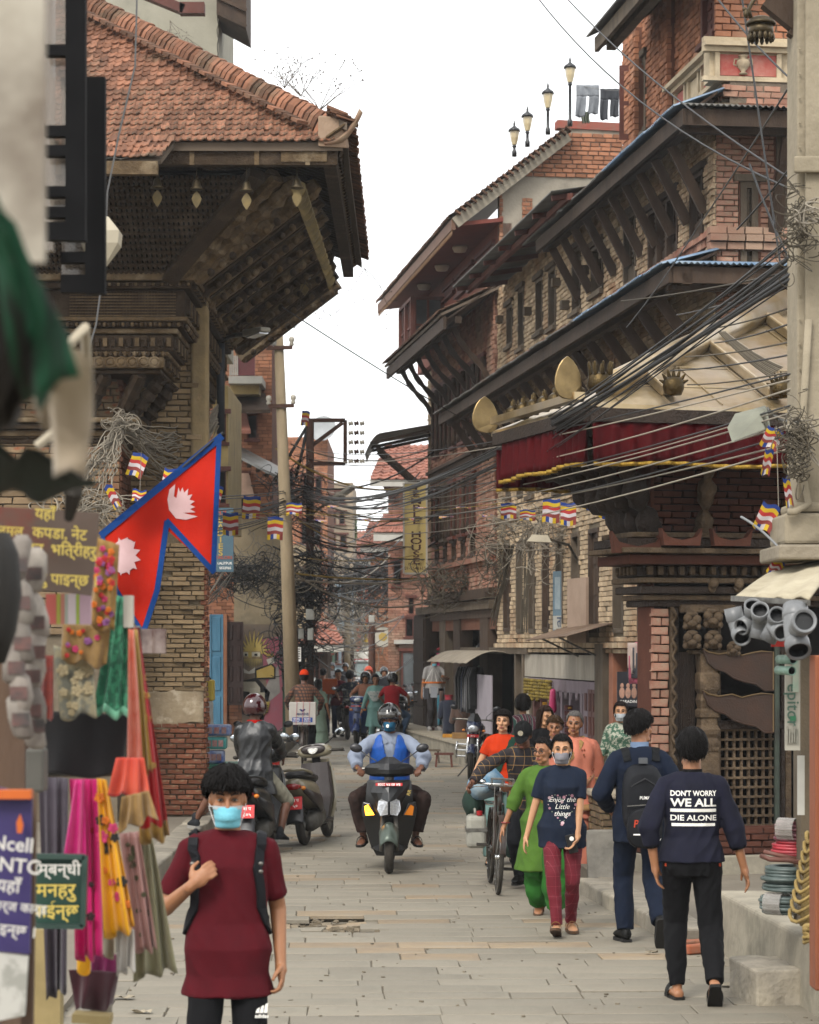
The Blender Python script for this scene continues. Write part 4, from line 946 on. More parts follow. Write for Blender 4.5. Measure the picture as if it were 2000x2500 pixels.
bricks(FT,bh,cS,uT0,UT,9.25,11.5,[(a-.03,b+.03,c-.03,d+.1)for a,b,c,d in HT]+[(UT-2.4,UT,9.4,10.06)],bl=.23,bh=.085,seed=33,near=lambda c,z:-c)
for i,h in En(HT):window(FT,bh,*h,('bars','shutters','shutters')[i],(aB,aC,aC)[i],fw=.09)
a,b,c,d=HT[0]
p=FT.at(a,c,.02);q=FT.at(a-.05,c,.26);mb=MB()
for t0,t1,z0,z1 in((0,.12,0,1),(.88,1,0,1),(.12,.88,0,.08),(.12,.88,.92,1),(.12,.88,.46,.52)):
 A,B=p.lerp(q,t0),p.lerp(q,t1);e=Q(.04,0,0);mb.hexa([A+Q(0,0,(d-c)*z0),B+Q(0,0,(d-c)*z0),B+e+Q(0,0,(d-c)*z0),A+e+Q(0,0,(d-c)*z0),A+Q(0,0,(d-c)*z1),B+Q(0,0,(d-c)*z1),B+e+Q(0,0,(d-c)*z1),A+e+Q(0,0,(d-c)*z1)])
mb.o('open_casement',aC,bh)
for i,u in En((uT0+1.15,uT0+2.7,UT-2.6)):a8(FT,bh,'pilaster',b9,u-.19,u+.19,9.3,11.3,0,.12);bricks(FT.off(.12),bh,cS,u-.2,u+.2,9.3,11.3,[],bl=.23,bh=.085,seed=140+i)
mb=MB();a9(ST,mb,.31,6,10.05,13,[],-.3,0);mb.o('upper_gable',dL,bh)
bricks(ST,bh,cS,.02,5,10.06,12.5,[],bl=.23,bh=.085,seed=34)
eave(FT,bh,uT0+1.9,UT+1,10.98,11.5,.85,[(uT0+1.8,UT+1,dG)],nst=0,rafters=22,seed=41,mat=aB)
# ---- the red brick house with carved wooden windows
rh=a1('newar_house','reddish brick house with rows of carved dark wooden windows behind the temple house sign','house',(2,54,0))
uR0,cZ=FR.u(1062),FR.u(1216)
FQ=FR.off(.06)
def rh_hole(x0,x1,y0,y1,dy):
 xm=(x0+x1)/2;return(FQ.u(x0),FQ.u(x1),FQ.px(xm,y1)[1],FQ.px(xm,y0)[1])
W2=[];n=6;usz=(cZ-uR0-.9)/n
for i in Rg(n):u=uR0+.6+usz*i;W2.append((u,u+usz*.52,6.55,8.0))
W1=[(u0,u1,4.62,5.75)for u0,u1,_,_ in W2[:5]]
Wb=[(u0+.1,u1-.1,4.12,4.48)for u0,u1,_,_ in W2[:5]]
mb=MB();a9(FQ,mb,uR0,cZ,2.6,9.5,W2+W1+Wb,-.3,0);mb.o('wall',b9,rh)
mb=MB();FQ.box(mb,uR0-2.28,cZ,0,8.7,-4.5,-.33);mb.o('core',bH,rh)
bricks(FQ,rh,dM,uR0,cZ,3.2,9.4,[(a-.05,b+.05,c-.05,d+.06)for a,b,c,d in W2+W1+Wb],bl=.24,bh=.095,parts=120,seed=51,near=lambda c,z:-c+abs(z-6))
for h in W2:window(FQ,rh,*h,'shutters',aC,fw=.13,k=.05)
for i,h in En(W1):window(FQ,rh,*h,'glazed' if i==1 else 'lattice',aB if i==1 else aC,fw=.13,k=.07)
for h in Wb:window(FQ,rh,*h,'bars',WOOD,fw=.07,k=.05)
for zz,hh,kk in((6.05,.10,.10),(6.16,.07,.16),(5.94,.08,.05),(3.95,.10,.14),(4.05,.05,.07),(3.2,.12,.2),(3.33,.08,.12)):
 a8(FQ,rh,'moulding',WOOD if zz>5 or zz<3.5 else dM,uR0,cZ,zz,zz+hh,-.02,kk)
for i,h in En(W2+W1):
 for u in(h[0]-.02,h[1]-.06):
  mb=MB();pr=[(.05,0),(.06,.04),(.035,.08),(.045,.2),(.035,.32),(.06,.36),(.05,.40)]
  s=(h[3]-h[2])/.40;mb.lathe([(r_,z_*s)for r_,z_ in pr],FQ.at(u+.04,h[2],.08),n=8);mb.o('carved_post',WOOD,rh,True)
eave(FQ,rh,uR0-.1,cZ+.25,8.62,9.3,1.05,None,nst=7,strut_drop=1.2,carved=True,rafters=44,fasc=.24,sw=.10)
def cJ(mat):
 k=('tl',mat.name)
 if k not in bF:
  mb=MB();pr=[(-.5,.10),(-.22,-.02),(.12,.02),(.34,.16),(.5,.10)];n=len(pr)
  vs=[(x,y,z+(.16 if y<0 else 0))for y in(-.5,.5)for x,z in pr]+[(x,-.5,z-.14+.16)for x,z in pr]
  mb.add(vs,[(i,i+1,n+i+1,n+i)for i in Rg(n-1)]+[(2*n+i,2*n+i+1,i+1,i)for i in Rg(n-1)]);bF[k]=mb.mesh('tile',mat)
 return bF[k]
def tiles(th,mat,A,B,Cc,D,rows,cols,parts=0,seed=1,under=None,near=None,lift=.02,keep=None,jit=1.0):
 """Tiled slope: A-B along the eave, D-C along the ridge."""
 A,B,Cc,D=map(V,(A,B,Cc,D));nn=(B-A).cross(D-A).normalized();nn=nn if nn.z>0 else-nn;r=aR(seed);me=cJ(mat);it=[]
 if under:MB().hexa([A-nn*.05,B-nn*.05,Cc-nn*.05,D-nn*.05,A,B,Cc,D]).o('roof_bed',under,th)
 for j in Rg(rows):
  for i in Rg(cols):
   u,v=(i+.5+(.5 if j%2 else 0)*.0)/cols,(j+.5)/rows;p=A.lerp(B,u).lerp(D.lerp(Cc,u),v)
   if keep and not keep(u,v,p):continue
   it.append((p,u,v))
 it.sort(key=lambda t:near(t)if near else t[0].y);mb=MB();x=(B-A).normalized();y=nn.cross(x);rt=Matrix((x,y,nn)).transposed();w=(B-A).length/cols;h=((D-A).length+(Cc-B).length)/2/rows
 for k,(p,u,v)in En(it):
  wl=(B-A).lerp(Cc-D,v).length/cols
  S=MT(p+nn*(lift+r.u(0,.012)*jit))@(rt@MR(r.u(-.09,.09)*jit,3,'Z')@MR(r.u(-.05,.05),3,'Y')).to_4x4()@Matrix.Diagonal((wl*1.10,h*1.38,.24*min(1,w/.2),1))
  if k<parts:o=bpy.data.objects.new('tile',me);link(o,th);o.matrix_basis=S
  else:mb.add([S@q.co for q in me.vertices],[tuple(f.vertices)for f in me.polygons])
 if mb.v:a3(mb.o('tiling',mat,th),kind='stuff')
tiles(rh,bZ,FQ.at(uR0-.1,8.68,1.1),FQ.at(cZ+.25,8.68,1.1),FQ.at(cZ+.25,9.5,-.6),FQ.at(uR0-.1,9.5,-.6),14,60,0,5,M('roof_mud','5c5044',.95))
for px0,px1,mt,k in((1016,1044,WOOD,.05),(1075,1088,aB,.02),(1110,1126,WOOD,.03),(1176,1196,WOOD,.04)):
 a8(FQ,rh,'door_post',mt,FQ.u(px0),FQ.u(px1),.25,3.0,-.25,k)
u=FQ.u(1016)
for i in Rg(5):a8(FQ,rh,'door_panel',WOOD,u+.06,FQ.u(1042)-.05,.36+.52*i,.83+.52*i,.05,.075)
a8(FQ,rh,'lintel',aB,uR0-2,cZ,3.0,3.17,-.25,.12);a8(FQ,rh,'lintel',WOOD,uR0,cZ,2.83,2.99,-.25,.05)
a8(FQ,rh,'shop_floor',e4,uR0,cZ,0,.42,-4,.02)
SB=Plane(FQ.at(uR0,0)[:2],(1,.133))
mb=MB();FQ.box(mb,uR0-2.3,uR0-.01,2.9,8.8,-4,-.25);mb.o('end_wall',M('wall_buff','8f7d66',.92,'776753',3,bump=.4,bs=30),rh)
bricks(FQ.off(-.24),rh,BRB,uR0-2.3,uR0-.02,3.2,8.7,[],bl=.26,bh=.10,seed=61)
# ---- curved tin hood beside the sign
hd=a1('tin_hood','dark curved corrugated tin hood jutting into the sky above the temple house sign','canopy',tuple(FQ.at(uR0-1,4.9)))
a=P(1062,1060,57);
def hf(u,v):
 t=u;x=-1.62*t;z=.10-.28*t-.42*max(0,t-.78)/.22*(max(0,t-.78)/.22);return a+Q(x,-.2+v*2.4,z+.008*sin(v*150)+.13)
MB().slab(24,40,hf,(0,0,-.02)).o('sheet',dG,hd,True)
for k,yy in En((.05,.9,1.8)):MB().beam(a+Q(.1,yy,-1.55),a+Q(-1.35,yy,-.28),.09,.12,(0,1,0)).o('bracket',WOOD,hd)
for yy in(-.1,1.1,2.1):MB().beam(a+Q(0,yy,.10),a+Q(-1.5,yy,-.22),.07,.10,(0,1,0)).o('rafter',WOOD,hd)
# ---- TEMPLE HOUSE sign board
A=P(986,1400,53.4);B=P(1042,1179,53.4);w,hh=B.x-A.x,B.z-A.z
sg=a1('sign_board','tall yellow sign board reading TEMPLE HOUSE hanging from the red brick house','sign',tuple(A))
MB().box((A.x,A.y,A.z),(B.x,A.y+.14,B.z)).o('board',M('sign_yellow','b5a062',.5,'a8935a',1.5),sg)
mb=MB()
for x0,x1,z0,z1 in((A.x-.02,A.x+.02,A.z,B.z),(B.x-.02,B.x+.02,A.z,B.z),(A.x+.02,B.x-.02,A.z-.02,A.z+.02),(A.x+.02,B.x-.02,B.z-.02,B.z+.02)):mb.box((x0,A.y-.02,z0),(x1,A.y+.16,z1))
mb.o('rim',M('sign_rim','a8a398',.5),sg)
lt=M('sign_brown','3c1710',.6,amt=.2)
for i,ch in En('TEMPLE HOUSE'):
 if ch!=' ':aD('letter',ch,(A.x+w*.54,A.y-.006,B.z-.11-i*.145),(1,0,0),(0,0,1),.185,lt,sg,bold=.02,sx=1.75)
aD('phone_line','PHONE:',(A.x+w*.5,A.y-.006,A.z+.20),(1,0,0),(0,0,1),.085,lt,sg,bold=.005);aD('phone_number','01-5546115',(A.x+w*.5,A.y-.006,A.z+.11),(1,0,0),(0,0,1),.098,lt,sg,bold=.008)
a3(MB().tube([(B.x,A.y+.07,B.z-.1),(B.x+.6,A.y+.3,B.z-.05)],.02,6).tube([(B.x,A.y+.07,A.z+.1),(B.x+.6,A.y+.3,A.z+.1)],.02,6).o('brackets',STEEL,sg),kind='stuff')
# ---- gabled house with the red soffit, standing over the red brick house
FG=FR.off(-.25);gh=a1('gabled_house','house with an orange brick gable and red soffit rising over the red brick house','house',(3,49,8))
uN=FG.u(1219);uF=FG.u(1040)-1.5
GG=Plane(FG.at(uN,0)[:2],(1,.133))
zE=10.55
def bG(px,py):return GG.px(px,py)
mb=MB();FG.box(mb,uF,uN-.31,9,zE+.3,-4,-.12);mb.o('core',bH,gh)
ZG=bG(1300,520)[1]
pts=[bG(1219,470),bG(1373,312),bG(1520,318),bG(1520,700),bG(1219,700)]
MB().prism([GG.at(u,z,-.2)for u,z in pts],GG.n*.2).o('gable',PLAS,gh)
ul,ur=bG(1219,500)[0],bG(1510,500)[0]
zb=bG(1300,432)[1];zt=bG(1400,322)[1];e0=bG(1250,432);e1=bG(1378,322)
slope=lambda u,z:u>e0[0]+(z-e0[1])*(e1[0]-e0[0])/(e1[1]-e0[1])+.05
nb=int((zt-zb)/.09);brp=0
mbk=MB();rr=aR(77);rot=Matrix((GG.d,-GG.n,Q(0,0,1))).transposed()
for j in Rg(nb):
 z=zb+.09*j+.045;u=e0[0]+(z-e0[1])*(e1[0]-e0[0])/(e1[1]-e0[1])+.12-(.11 if j%2 else 0)
 while u<ur:
  L=.215*rr.u(.85,1.15);S=MT(GG.at(u+L/2,z,rr.u(.0,.025)))@(rot@MR(rr.u(-.03,.03),3,'Y')).to_4x4()@Matrix.Diagonal((L-.015,.06,.074,1))
  me=bA(j,cS)
  if brp<260:o=bpy.data.objects.new('brick',me);link(o,gh);o.matrix_basis=S;brp+=1
  else:mbk.add([S@q.co for q in me.vertices],[tuple(f.vertices)for f in me.polygons])
  u+=L
a3(mbk.o('brickwork',cS,gh),kind='stuff')
bricks(GG,gh,cS,bG(1275,600)[0],bG(1300,600)[0],bG(1280,545)[1],bG(1280,485)[1],[],bl=.2,bh=.085,seed=71)
bricks(GG,gh,cS,bG(1219,600)[0],bG(1228,600)[0],bG(1222,640)[1],bG(1222,460)[1],[],bl=.2,bh=.085,seed=72)
MB().beam(GG.at(*bG(1360,303),-.1),GG.at(*bG(1530,312),-.1),.3,.16).o('parapet',M('red_coping','8a4034',.85,'6f5a4e',5),gh)
ev0=FG.at(uN+.35,0,.95);p0=GG.px(1139,464)
A_=FG.at(uN+.25,10.75,.98);B_=FG.at(uF,10.75,.98);D_=FG.at(uN+.25,12.55,-1.35);C_=FG.at(uF,12.55,-1.35)
tiles(gh,bZ,B_,A_,D_,C_,14,52,0,8,M('roof_mud','5c5044'))
r=aR(5)
for j in Rg(22):
 t=(j+.5)/22;p=A_.lerp(D_,t);MB().cbox(p+Q(.05,-.1,.05),(.14,.26,.035),MR(.62,3,'Y')).o('verge_tile',bZ,gh)
MB().beam(A_+Q(.05,-.02,-.10),D_+Q(0,0,-.10),.10,.22).o('verge_board',M('verge_conc','8d8576',.9,'746c5f',4,bump=.3),gh)
SOFR=M('soffit_red','6e3226',.7,'5b281e',4,bump=.15)
MB().hexa([FG.at(uF,10.60,.9),FG.at(uN+.2,10.60,.9),FG.at(uN+.2,10.72,-.05),FG.at(uF,10.72,-.05),FG.at(uF,10.68,.9),FG.at(uN+.2,10.68,.9),FG.at(uN+.2,10.8,-.05),FG.at(uF,10.8,-.05)]).o('soffit',SOFR,gh)
a8(FG,gh,'fascia',M('fascia_brown','6d5242',.8,'574033',5),uF,uN+.25,10.52,10.74,.92,1.0)
mb=MB();n=70
for i in Rg(n):u=uF+(uN+.25-uF)*i/n;mb.add([FG.at(u,10.52,.985),FG.at(u+.11,10.52,.985),FG.at(u+.055,10.42,.985),FG.at(u,10.52,.97),FG.at(u+.11,10.52,.97),FG.at(u+.055,10.42,.97)],[(0,2,1),(3,4,5),(0,1,4,3),(1,2,5,4),(2,0,3,5)])
a3(mb.o('bargeboard_trim',M('fascia_tan','9b7a5c',.8),gh),kind='stuff')
for px in(1070,1115,1160):
 u=FG.u(px)+.6;MB().lathe([(.001,-.10),(.12,-.08),(.16,0),(.16,.03),(.001,.03)],FG.at(u,10.60,.42),n=14).o('soffit_lamp',M('lamp_white','c9c2b2',.4),gh,True)
eC=M('wall_red','7c4434',.85,'6a382a',4,bump=.2,bs=30)
hg=[]
for x0,x1,y0,y1 in((1168,1208,520,640),(1118,1158,560,705),(1088,1112,575,720)):hg.append(hpx(FG,x0,x1,y0,y1))
hg=[(a,b,max(c,9.35),min(d,10.38))for a,b,c,d in hg]
mb=MB();a9(FG,mb,uF,uN,9.0,10.72,hg,-.25,0);mb.o('wall',eC,gh)
for h in hg:window(FG,gh,*h,'glazed',aC,fw=.09,rec=.10)
bx0,bx1=FG.u(1052),FG.u(1085)
a8(FG,gh,'bay',eC,bx0,bx1,9.12,9.3,0,.75)
BW=FG.off(.75);window(BW,gh,bx0,(bx0+bx1)/2,9.31,10.3,'glazed',aC,rec=.05,sill=False);window(BW,gh,(bx0+bx1)/2,bx1,9.31,10.3,'glazed',aC,rec=.05,sill=False)
SBW=Plane(FG.at(bx1,0,.75)[:2],(1,.133));window(SBW,gh,.01,.74,9.31,10.3,'glazed',aC,rec=.05,sill=False)
# ---- roof terrace lamps and washing
for i,(px,yt,yb,d)in En(((1256,310,372,50),(1288,275,348,49),(1338,218,318,48),(1392,155,298,47))):
 a=P(px,yb+10,d);b=P(px,yt,d);h=b.z-a.z;s=d/6000
 t=a1('terrace_lamp','black post lamp with glass lantern on the roof terrace, %s'%('lowest and farthest of the row','second from the low end','third along the row','tallest, next to the washing line')[i],'lamp post',tuple(a),'black post lamps on the roof terrace')
 MB().lathe([(.05,0),(.05,.1),(.03,.14),(.028,h-.42),(.05,h-.40),(.03,h-.36)],a,n=10).o('post',aY,t,True)
 MB().lathe([(.05,h-.36),(.085,h-.22),(.10,h-.10),(.10,h-.09)],a,n=6).o('lantern',M('lantern_glass','b5a581',.2,spec=.6),t)
 MB().lathe([(.13,h-.09),(.11,h-.04),(.05,h+.0),(.02,h+.03),(.025,h+.06),(.004,h+.14)],a,n=10).o('lamp_cap',aY,t,True)
p,q=P(1398,203,47),P(1520,220,45);a3(MB().tube(sag(p,q,.04),.006,4).o('washing_line',STEEL),'thin washing line strung from the roof terrace lamp to the top storey','washing line')
def bO(name,lab,cat,px0,px1,y0,y1,d,mat,kind,seed,grp=None):
 A,B=P(px0,y0,d),P(px1,y0,d-.3);h=(y1-y0)/6000*d;mb=MB();w=(B-A).length
 def f(u,v,a=0.,b=1.):
  uu=a+(b-a)*u;return A.lerp(B,uu)+Q(.02*sin(v*4+seed)*v,.05*sin(uu*19+v*3+seed)*(.3+v),-h*v)
 if kind=='trousers':mb.slab(12,6,lambda u,v:f(u,v*.35),(0,.03,0));mb.slab(6,10,lambda u,v:f(u,.35+.65*v,.0,.44),(0,.03,0));mb.slab(6,10,lambda u,v:f(u,.35+.55*v,.56,1),(0,.03,0))
 elif kind=='shirt':mb.slab(10,10,lambda u,v:f(u,v*.8,.22,.78),(0,.03,0));mb.slab(4,10,lambda u,v:f(u*.9,v*1.0,0,.2),(0,.03,0));mb.slab(4,8,lambda u,v:f(.1+u*.9,v*.7,.8,1),(0,.03,0))
 else:mb.slab(14,12,f,(0,.008,0))
 return a3(mb.o(name,mat,None,True),lab,cat,grp)
bO('jeans','light grey jeans hanging on the roof terrace washing line','jeans',1407,1463,207,285,46.6,M('denim_grey','777b80',.9,'5c6066',10,rnd=.12),'trousers',1)
bO('jeans','dark grey trousers hanging on the washing line beside the pale jeans','trousers',1466,1512,216,292,45.8,M('denim_dark','3a3d42',.9,'2c2e33',10,rnd=.12),'trousers',2)
bO('towel','pale cloth hanging low behind the washing','cloth',1420,1440,272,300,46.9,M('pale_cloth','98a08c',.9,rnd=.12),'flat',3)
# --- shop fronts at street level on the right
FS=FR.off(.0)
sp=a1('shop_plinth','long concrete plinth along the foot of the right-hand shops','plinth',tuple(FR.at(2,0,.4)))
FR.box((m:=MB()),-7.2,20.6,-.05,.36,-.3,.81);aK(m.o('plinth',e4,sp),.02,2)
FR.box((m:=MB()),-7.2,20.6,.362,.40,-.3,.84);m.o('coping',M('coping_dust','9a917f',.95,'7d7465',4,bump=.3),sp)
dW=M('lilac_paint','7d7078',.8,'675b60',5,rnd=.08,bump=.25,bs=40,sr=(1,1,.2),col3='5a4f4c',s3=2,f3=(.58,.75));bS=M('maroon_paint','54302a',.7,'42241f',6,rnd=.1,bump=.2)
def eM(name,label,px0,px1):
 t=a1(name,label,'shop',tuple(FR.at(FR.u((px0+px1)/2),.4)));return t
s1=eM('provision_shop','lilac painted wooden shop front with folding doors and hanging packets under the buff brick house',1280,1480)
uu=lambda px:FR.u(px)
a8(FS,s1,'plaster_band',M('dirty_white','a39c8f',.9,'6d675d',2.5,bump=.3,bs=20,sr=(1,1,.3)),uu(1283),uu(1470),1.72,2.12,-.25,.02)
a8(FS,s1,'head_board',dW,uu(1297),uu(1466),1.50,1.70,-.2,.05)
for px,w,mt in((1300,5,aB),(1309,4,bS),(1327,3,bS),(1344,4,bS),(1357,6,dW),(1377,4,dW),(1398,4,dW),(1425,6,dW),(1433,3,dW)):
 a8(FS,s1,'post',mt,uu(px),uu(px+w),.40,1.50,-.15,.06)
for i in Rg(3):
 u0,u1=uu(1436+9*i),uu(1444+9*i);z0,z1=.42,1.58;f=FS.box(MB(),u0,u1,z0,z1,.02,.06).o('folding_door',bS if i else dW,s1)
 for k in Rg(3):a8(FS,f,'panel',aC,u0+.06,u1-.06,z0+.08+.37*k,z0+.36+.37*k,.06,.075)
a8(FS,s1,'counter',dW,uu(1345),uu(1428),.40,.78,-.1,.14)
for i in Rg(9):
 u=uu(1312)+(uu(1424)-uu(1312))*i/9;MB().prism([FS.at(u,1.52,.02),FS.at(u+.25,1.52,.02),FS.at(u+.2,1.38,.02),FS.at(u+.125,1.44,.02),FS.at(u+.05,1.38,.02)],FS.n*.03).o('scallop',dW,s1)
r=aR(3)
MARI=M('marigold_dry','7c6a2c',.95,'54481f',30,rnd=.3,bump=.5)
for i in Rg(11):
 u=uu(1298)+(uu(1365)-uu(1298))*i/11;mb=MB();k=r.randint(4,7)
 for j in Rg(k):mb.ell(FS.at(u+r.u(-.02,.02),1.66-.055*j,.11),(.045,.045,.035),None,6,4)
 a3(mb.o('garland',MARI,None,True),'dried yellow flower garland hanging on the lilac shop front','garland','dried garlands on the lilac shop front')
def aM(lab,px,z0,z1,cols,rows,mats,pl,k,pw=.11,grp='strings of packets hung in the shops'):
 t=a1('packet_string',lab,'packets',tuple(pl.at(uu(px),z1,k)),grp);u0=uu(px);ph=(z1-z0)/rows
 for i in Rg(rows):
  for j in Rg(cols):
   mb=MB();c=pl.at(u0+j*pw,z1-ph*(i+.5),k+.01*r.random());mb.cbox(c,(pw*.9,.02,ph*.88),MR(r.u(-.1,.1)+.13,3,'Z'));p=mb.o('packet',mats[(i+j*0)%len(mats)]if len(mats)<3 else mats[r.randrange(len(mats))],t);aK(p,.008,1)
   MB().cbox(c+Q(0,-.013,.0),(pw*.5,.006,ph*.34)).o('packet_label',M('gold_label','a98b35',.5,'7a2d1c',30,rnd=.2),p)
 return t
PKR=M('packet_maroon','521a18',.4,'3a1210',10,rnd=.2,spec=.5);PKP=M('packet_pink','b52d62',.4,'8a1e48',10,rnd=.2,spec=.5);PKB=M('packet_black','1d1c22',.4,rnd=.2,spec=.5);PKY=M('packet_yellow','b58a1e',.45,'8f4a1c',14,rnd=.25,spec=.5);eP=M('packet_blue','27498f',.45,'b5bcc8',9,rnd=.25,spec=.5)
aM('maroon and gold packets hanging in strings at the lilac shop',1402,.48,1.30,2,9,[PKR],FS,.10,.13)
aM('yellow packets hung between maroon posts of the lilac shop',1333,.75,1.30,1,4,[PKY],FS,-.02,.16)
aM('mixed packets stacked behind the counter of the lilac shop',1362,.82,1.35,2,5,[PKY,eP,PKP],FS,-.12,.15)
a3(MB().capsule(FS.at(uu(1370),1.20,.14),FS.at(uu(1370),1.50,.14),.07,.05,10).o('soap_pack',PKP,None,True),'tall pink packet hanging on a lilac post of the provision shop','packet')
s2=eM('clothes_shop','dark open clothes shop with a curved tin awning beside the carved doorway',1150,1260)
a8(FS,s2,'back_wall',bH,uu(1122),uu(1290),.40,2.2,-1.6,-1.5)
for px in(1122,1180,1262,1280):a8(FS,s2,'post',aB,uu(px),uu(px)+.16,.4,2.22,-.2,.05)
a8(FS,s2,'lintel',aB,uu(1122),uu(1297),2.12,2.24,-.2,.08)
corr=MB();A,B=FR.at(uu(1140),1.95,.85),FR.at(uu(1246),1.95,.85);C,D=FR.at(uu(1246),2.14,.02),FR.at(uu(1140),2.14,.02)
corr.slab(30,8,lambda u,v:A.lerp(B,u).lerp(D.lerp(C,u),v)+Q(0,0,.12*sin(v*pi)+.006*sin(u*150)),(0,0,-.012));corr.o('awning',M('awning_tin','8a8172',.8,'6a6154',3,bump=.2),s2,True)
mb=MB();FS.box(mb,uu(1216),uu(1257),.62,1.72,.42,.45);o=a3(mb.o('board',M('board_pale','8f888f',.7,'7d777c',2)),'blank pale lilac board standing at the edge of the clothes shop','board')
a8(FS,s2,'side_wall',PLAS,uu(1285),uu(1300),.4,1.7,-.2,.03)
eE={k:M('cloth_'+k,c,.9,bump=.1,bs=60,sheen=.2)for k,c in dict(black='141517',grey='3a3a3f',teal='1d5f70',navy='1a2030',maroon='4d1a26',green='1f5f3a',brown='4a372e',pink='9a4a5c').items()}
def dV(name,lab,cat,pl,px,z0,z1,w,k,mat,grp,yaw=.9,seed=0):
 c=pl.at(uu(px),0,k);d=(pl.d*cos(yaw)+pl.n*sin(yaw));mb=MB();nn=d.cross(Q(0,0,1))
 def f(u,v):return c+d*((u-.5)*w*(.55+.45*min(1,v*4)))+Q(0,0,z1-(z1-z0)*v)+nn*.02*sin(u*14+seed+v*2)
 mb.slab(10,8,f,nn*.04);return a3(mb.o(name,mat,None,True),lab,cat,grp)
for i in Rg(7):
 dV('hanging_shirt','dark garment hanging in a row under the curved tin awning','shirt',FS,1184+6*i,1.05-.04*(i%3),1.86,.44,.42,eE[('black','black','navy','black','grey','black','black')[i]],'dark clothes hung under the tin awning',seed=i)
dV('hanging_shorts','teal shorts hanging low in front of the clothes shop','shorts',FS,1142,.62,1.24,.50,.55,eE['teal'],None,.3);dV('hanging_trousers','grey brown trousers hanging beside teal shorts at the clothes shop','trousers',FS,1154,.80,1.34,.24,.62,eE['brown'],None,.3)
for i,(px,z0,z1,col)in En(((1196,.6,1.0,'maroon'),(1207,.55,.95,'pink'),(1172,.6,1.2,'grey'))):dV('hanging_cloth',['maroon cloth hanging low at the back of the clothes shop','pink cloth hanging low beside the pale board','grey cloth hanging behind the sachet strings'][i],'cloth',FS,px,z0,z1,.3,.1,eE[col],None,.5)
hr=a1('hanger_ring','round orange plastic peg ring with small packets hanging in front of the clothes shop','hanger',tuple(FS.at(uu(1140),1.5,.7)))
c=FS.at(uu(1140),1.50,.70);mb=MB()
for i in Rg(16):a=2*pi*i/16;b=a+2*pi/16;mb.tube([c+Q(.24*cos(a),.24*sin(a),0),c+Q(.24*cos(b),.24*sin(b),0)],.018,6)
mb.o('ring',M('orange_plastic','b5601c',.4),hr)
for i in Rg(4):mb=MB();a=pi*i/2+.3;mb.tube([c+Q(.2*cos(a),.2*sin(a),0),c+Q(0,0,.34)],.006,4);mb.o('cord',a7,hr)
for i in Rg(8):a=2*pi*i/8;MB().cbox(c+Q(.22*cos(a),.22*sin(a),-.20-.03*(i%2)),(.14,.02,.22),MR(a+pi/2,3,'Z')).o('packet',[M('pack_clear','8d9096',.2,rnd=.2,spec=.6),PKB][i%2],hr)
D0=55.0;t=a1('sachet_hanger','red plastic coat hanger with pink and black sachet strings in the doorway','hanger',tuple(P(1088,1590,D0)))
a,b,k=P(1066,1586,D0),P(1110,1584,D0),P(1092,1572,D0);MB().tube([a,k,b,a],.018,6).tube([k,k+Q(0,0,.14),k+Q(.05,0,.19),k+Q(.10,0,.12)],.014,6).o('hanger',M('red_plastic','a81e2e',.4),t)
for j in Rg(7):
 for i in Rg(8):
  mb=MB();c=a.lerp(b,(j+.6)/7.4)+Q(0,.01,-.13-.115*i);mb.cbox(c,(.062,.015,.10),MR(R.u(-.2,.2),3,'Z'));s=mb.o('sachet',PKP if j<3 else PKB,t);MB().cbox(c+Q(0,-.010,0),(.035,.004,.03)).o('sachet_print',M('sachet_pink','c7748f',.5,rnd=.3),s)
t=a1('goods_display','wall of shiny black and coloured wrapped goods seen through the open doorway','goods',tuple(FS.at(uu(1145),1.8,-.4)))
rr=aR(12)
for i in Rg(90):
 px=rr.u(1126,1174);z=rr.u(1.15,2.35);MB().ell(FS.at(uu(px),z,-.30+rr.u(-.05,.05)),(rr.u(.05,.10),.05,rr.u(.04,.08)),MR(rr.u(-.6,.6),3,'Y'),7,5).o('wrapped_item',[PKB,M('pack_clear','8d9096'),PKB,M('pack_green','234a35',.4,rnd=.3),M('pack_white','a5a5a5',.3,rnd=.3),PKR][rr.randrange(6)],t,False)
def b8(lab,px,py,d,mat,w=.42,h=.95,trim=None):
 b=P(px,py,d);t=a1('shirt_display',lab,'display shirt',tuple(b),'shirts displayed at the corner shop');mb=MB()
 mb.ring([[b+Q(w*.5*sx*cos(2*pi*k/18),.14*sx*sin(2*pi*k/18),z)for k in Rg(18)]for z,sx in((0,.95),(h*.3,.86),(h*.6,.92),(h*.82,1.0),(h*.92,.8),(h,.32))]);mb.o('shirt',mat,t,True)
 for s in(-1,1):MB().capsule(b+Q(s*w*.42,0,h*.86),b+Q(s*w*.58,-.02,h*.56),.075,.07,10).o('sleeve',mat,t,True)
 MB().lathe([(.085,0),(.07,.03),(.10,.10)],b+Q(0,0,h*.97),n=14,cap=False).o('collar',trim or mat,t,True)
 return t
b8('navy polo shirt with a red trimmed collar displayed at the plinth edge',1096,1803,50.5,eE['navy'],.30,.82,M('trim_red','8a2430',.8));b8('brown shirt displayed beside the navy polo shirt',1127,1812,50,eE['brown'],.32,.78)
for i,(px,py,d,sx,sy,sz,m,lab)in En(((1064,1790,54.5,.35,.25,.07,PKR,'flat red and white box on the shop plinth'),(1100,1806,50.2,.32,.22,.07,PKY,'flat yellow box under the navy polo shirt'),(1122,1814,49.6,.30,.25,.12,M('carton','8a6a42',.85),'small brown carton on the shop plinth'))):
 q=P(px,py,d);o=a3(MB().box((q.x-sx/2,q.y-sy/2,.40),(q.x+sx/2,q.y+sy/2,.40+sz)).o('box',m),lab,'box');aK(o,.006,1)
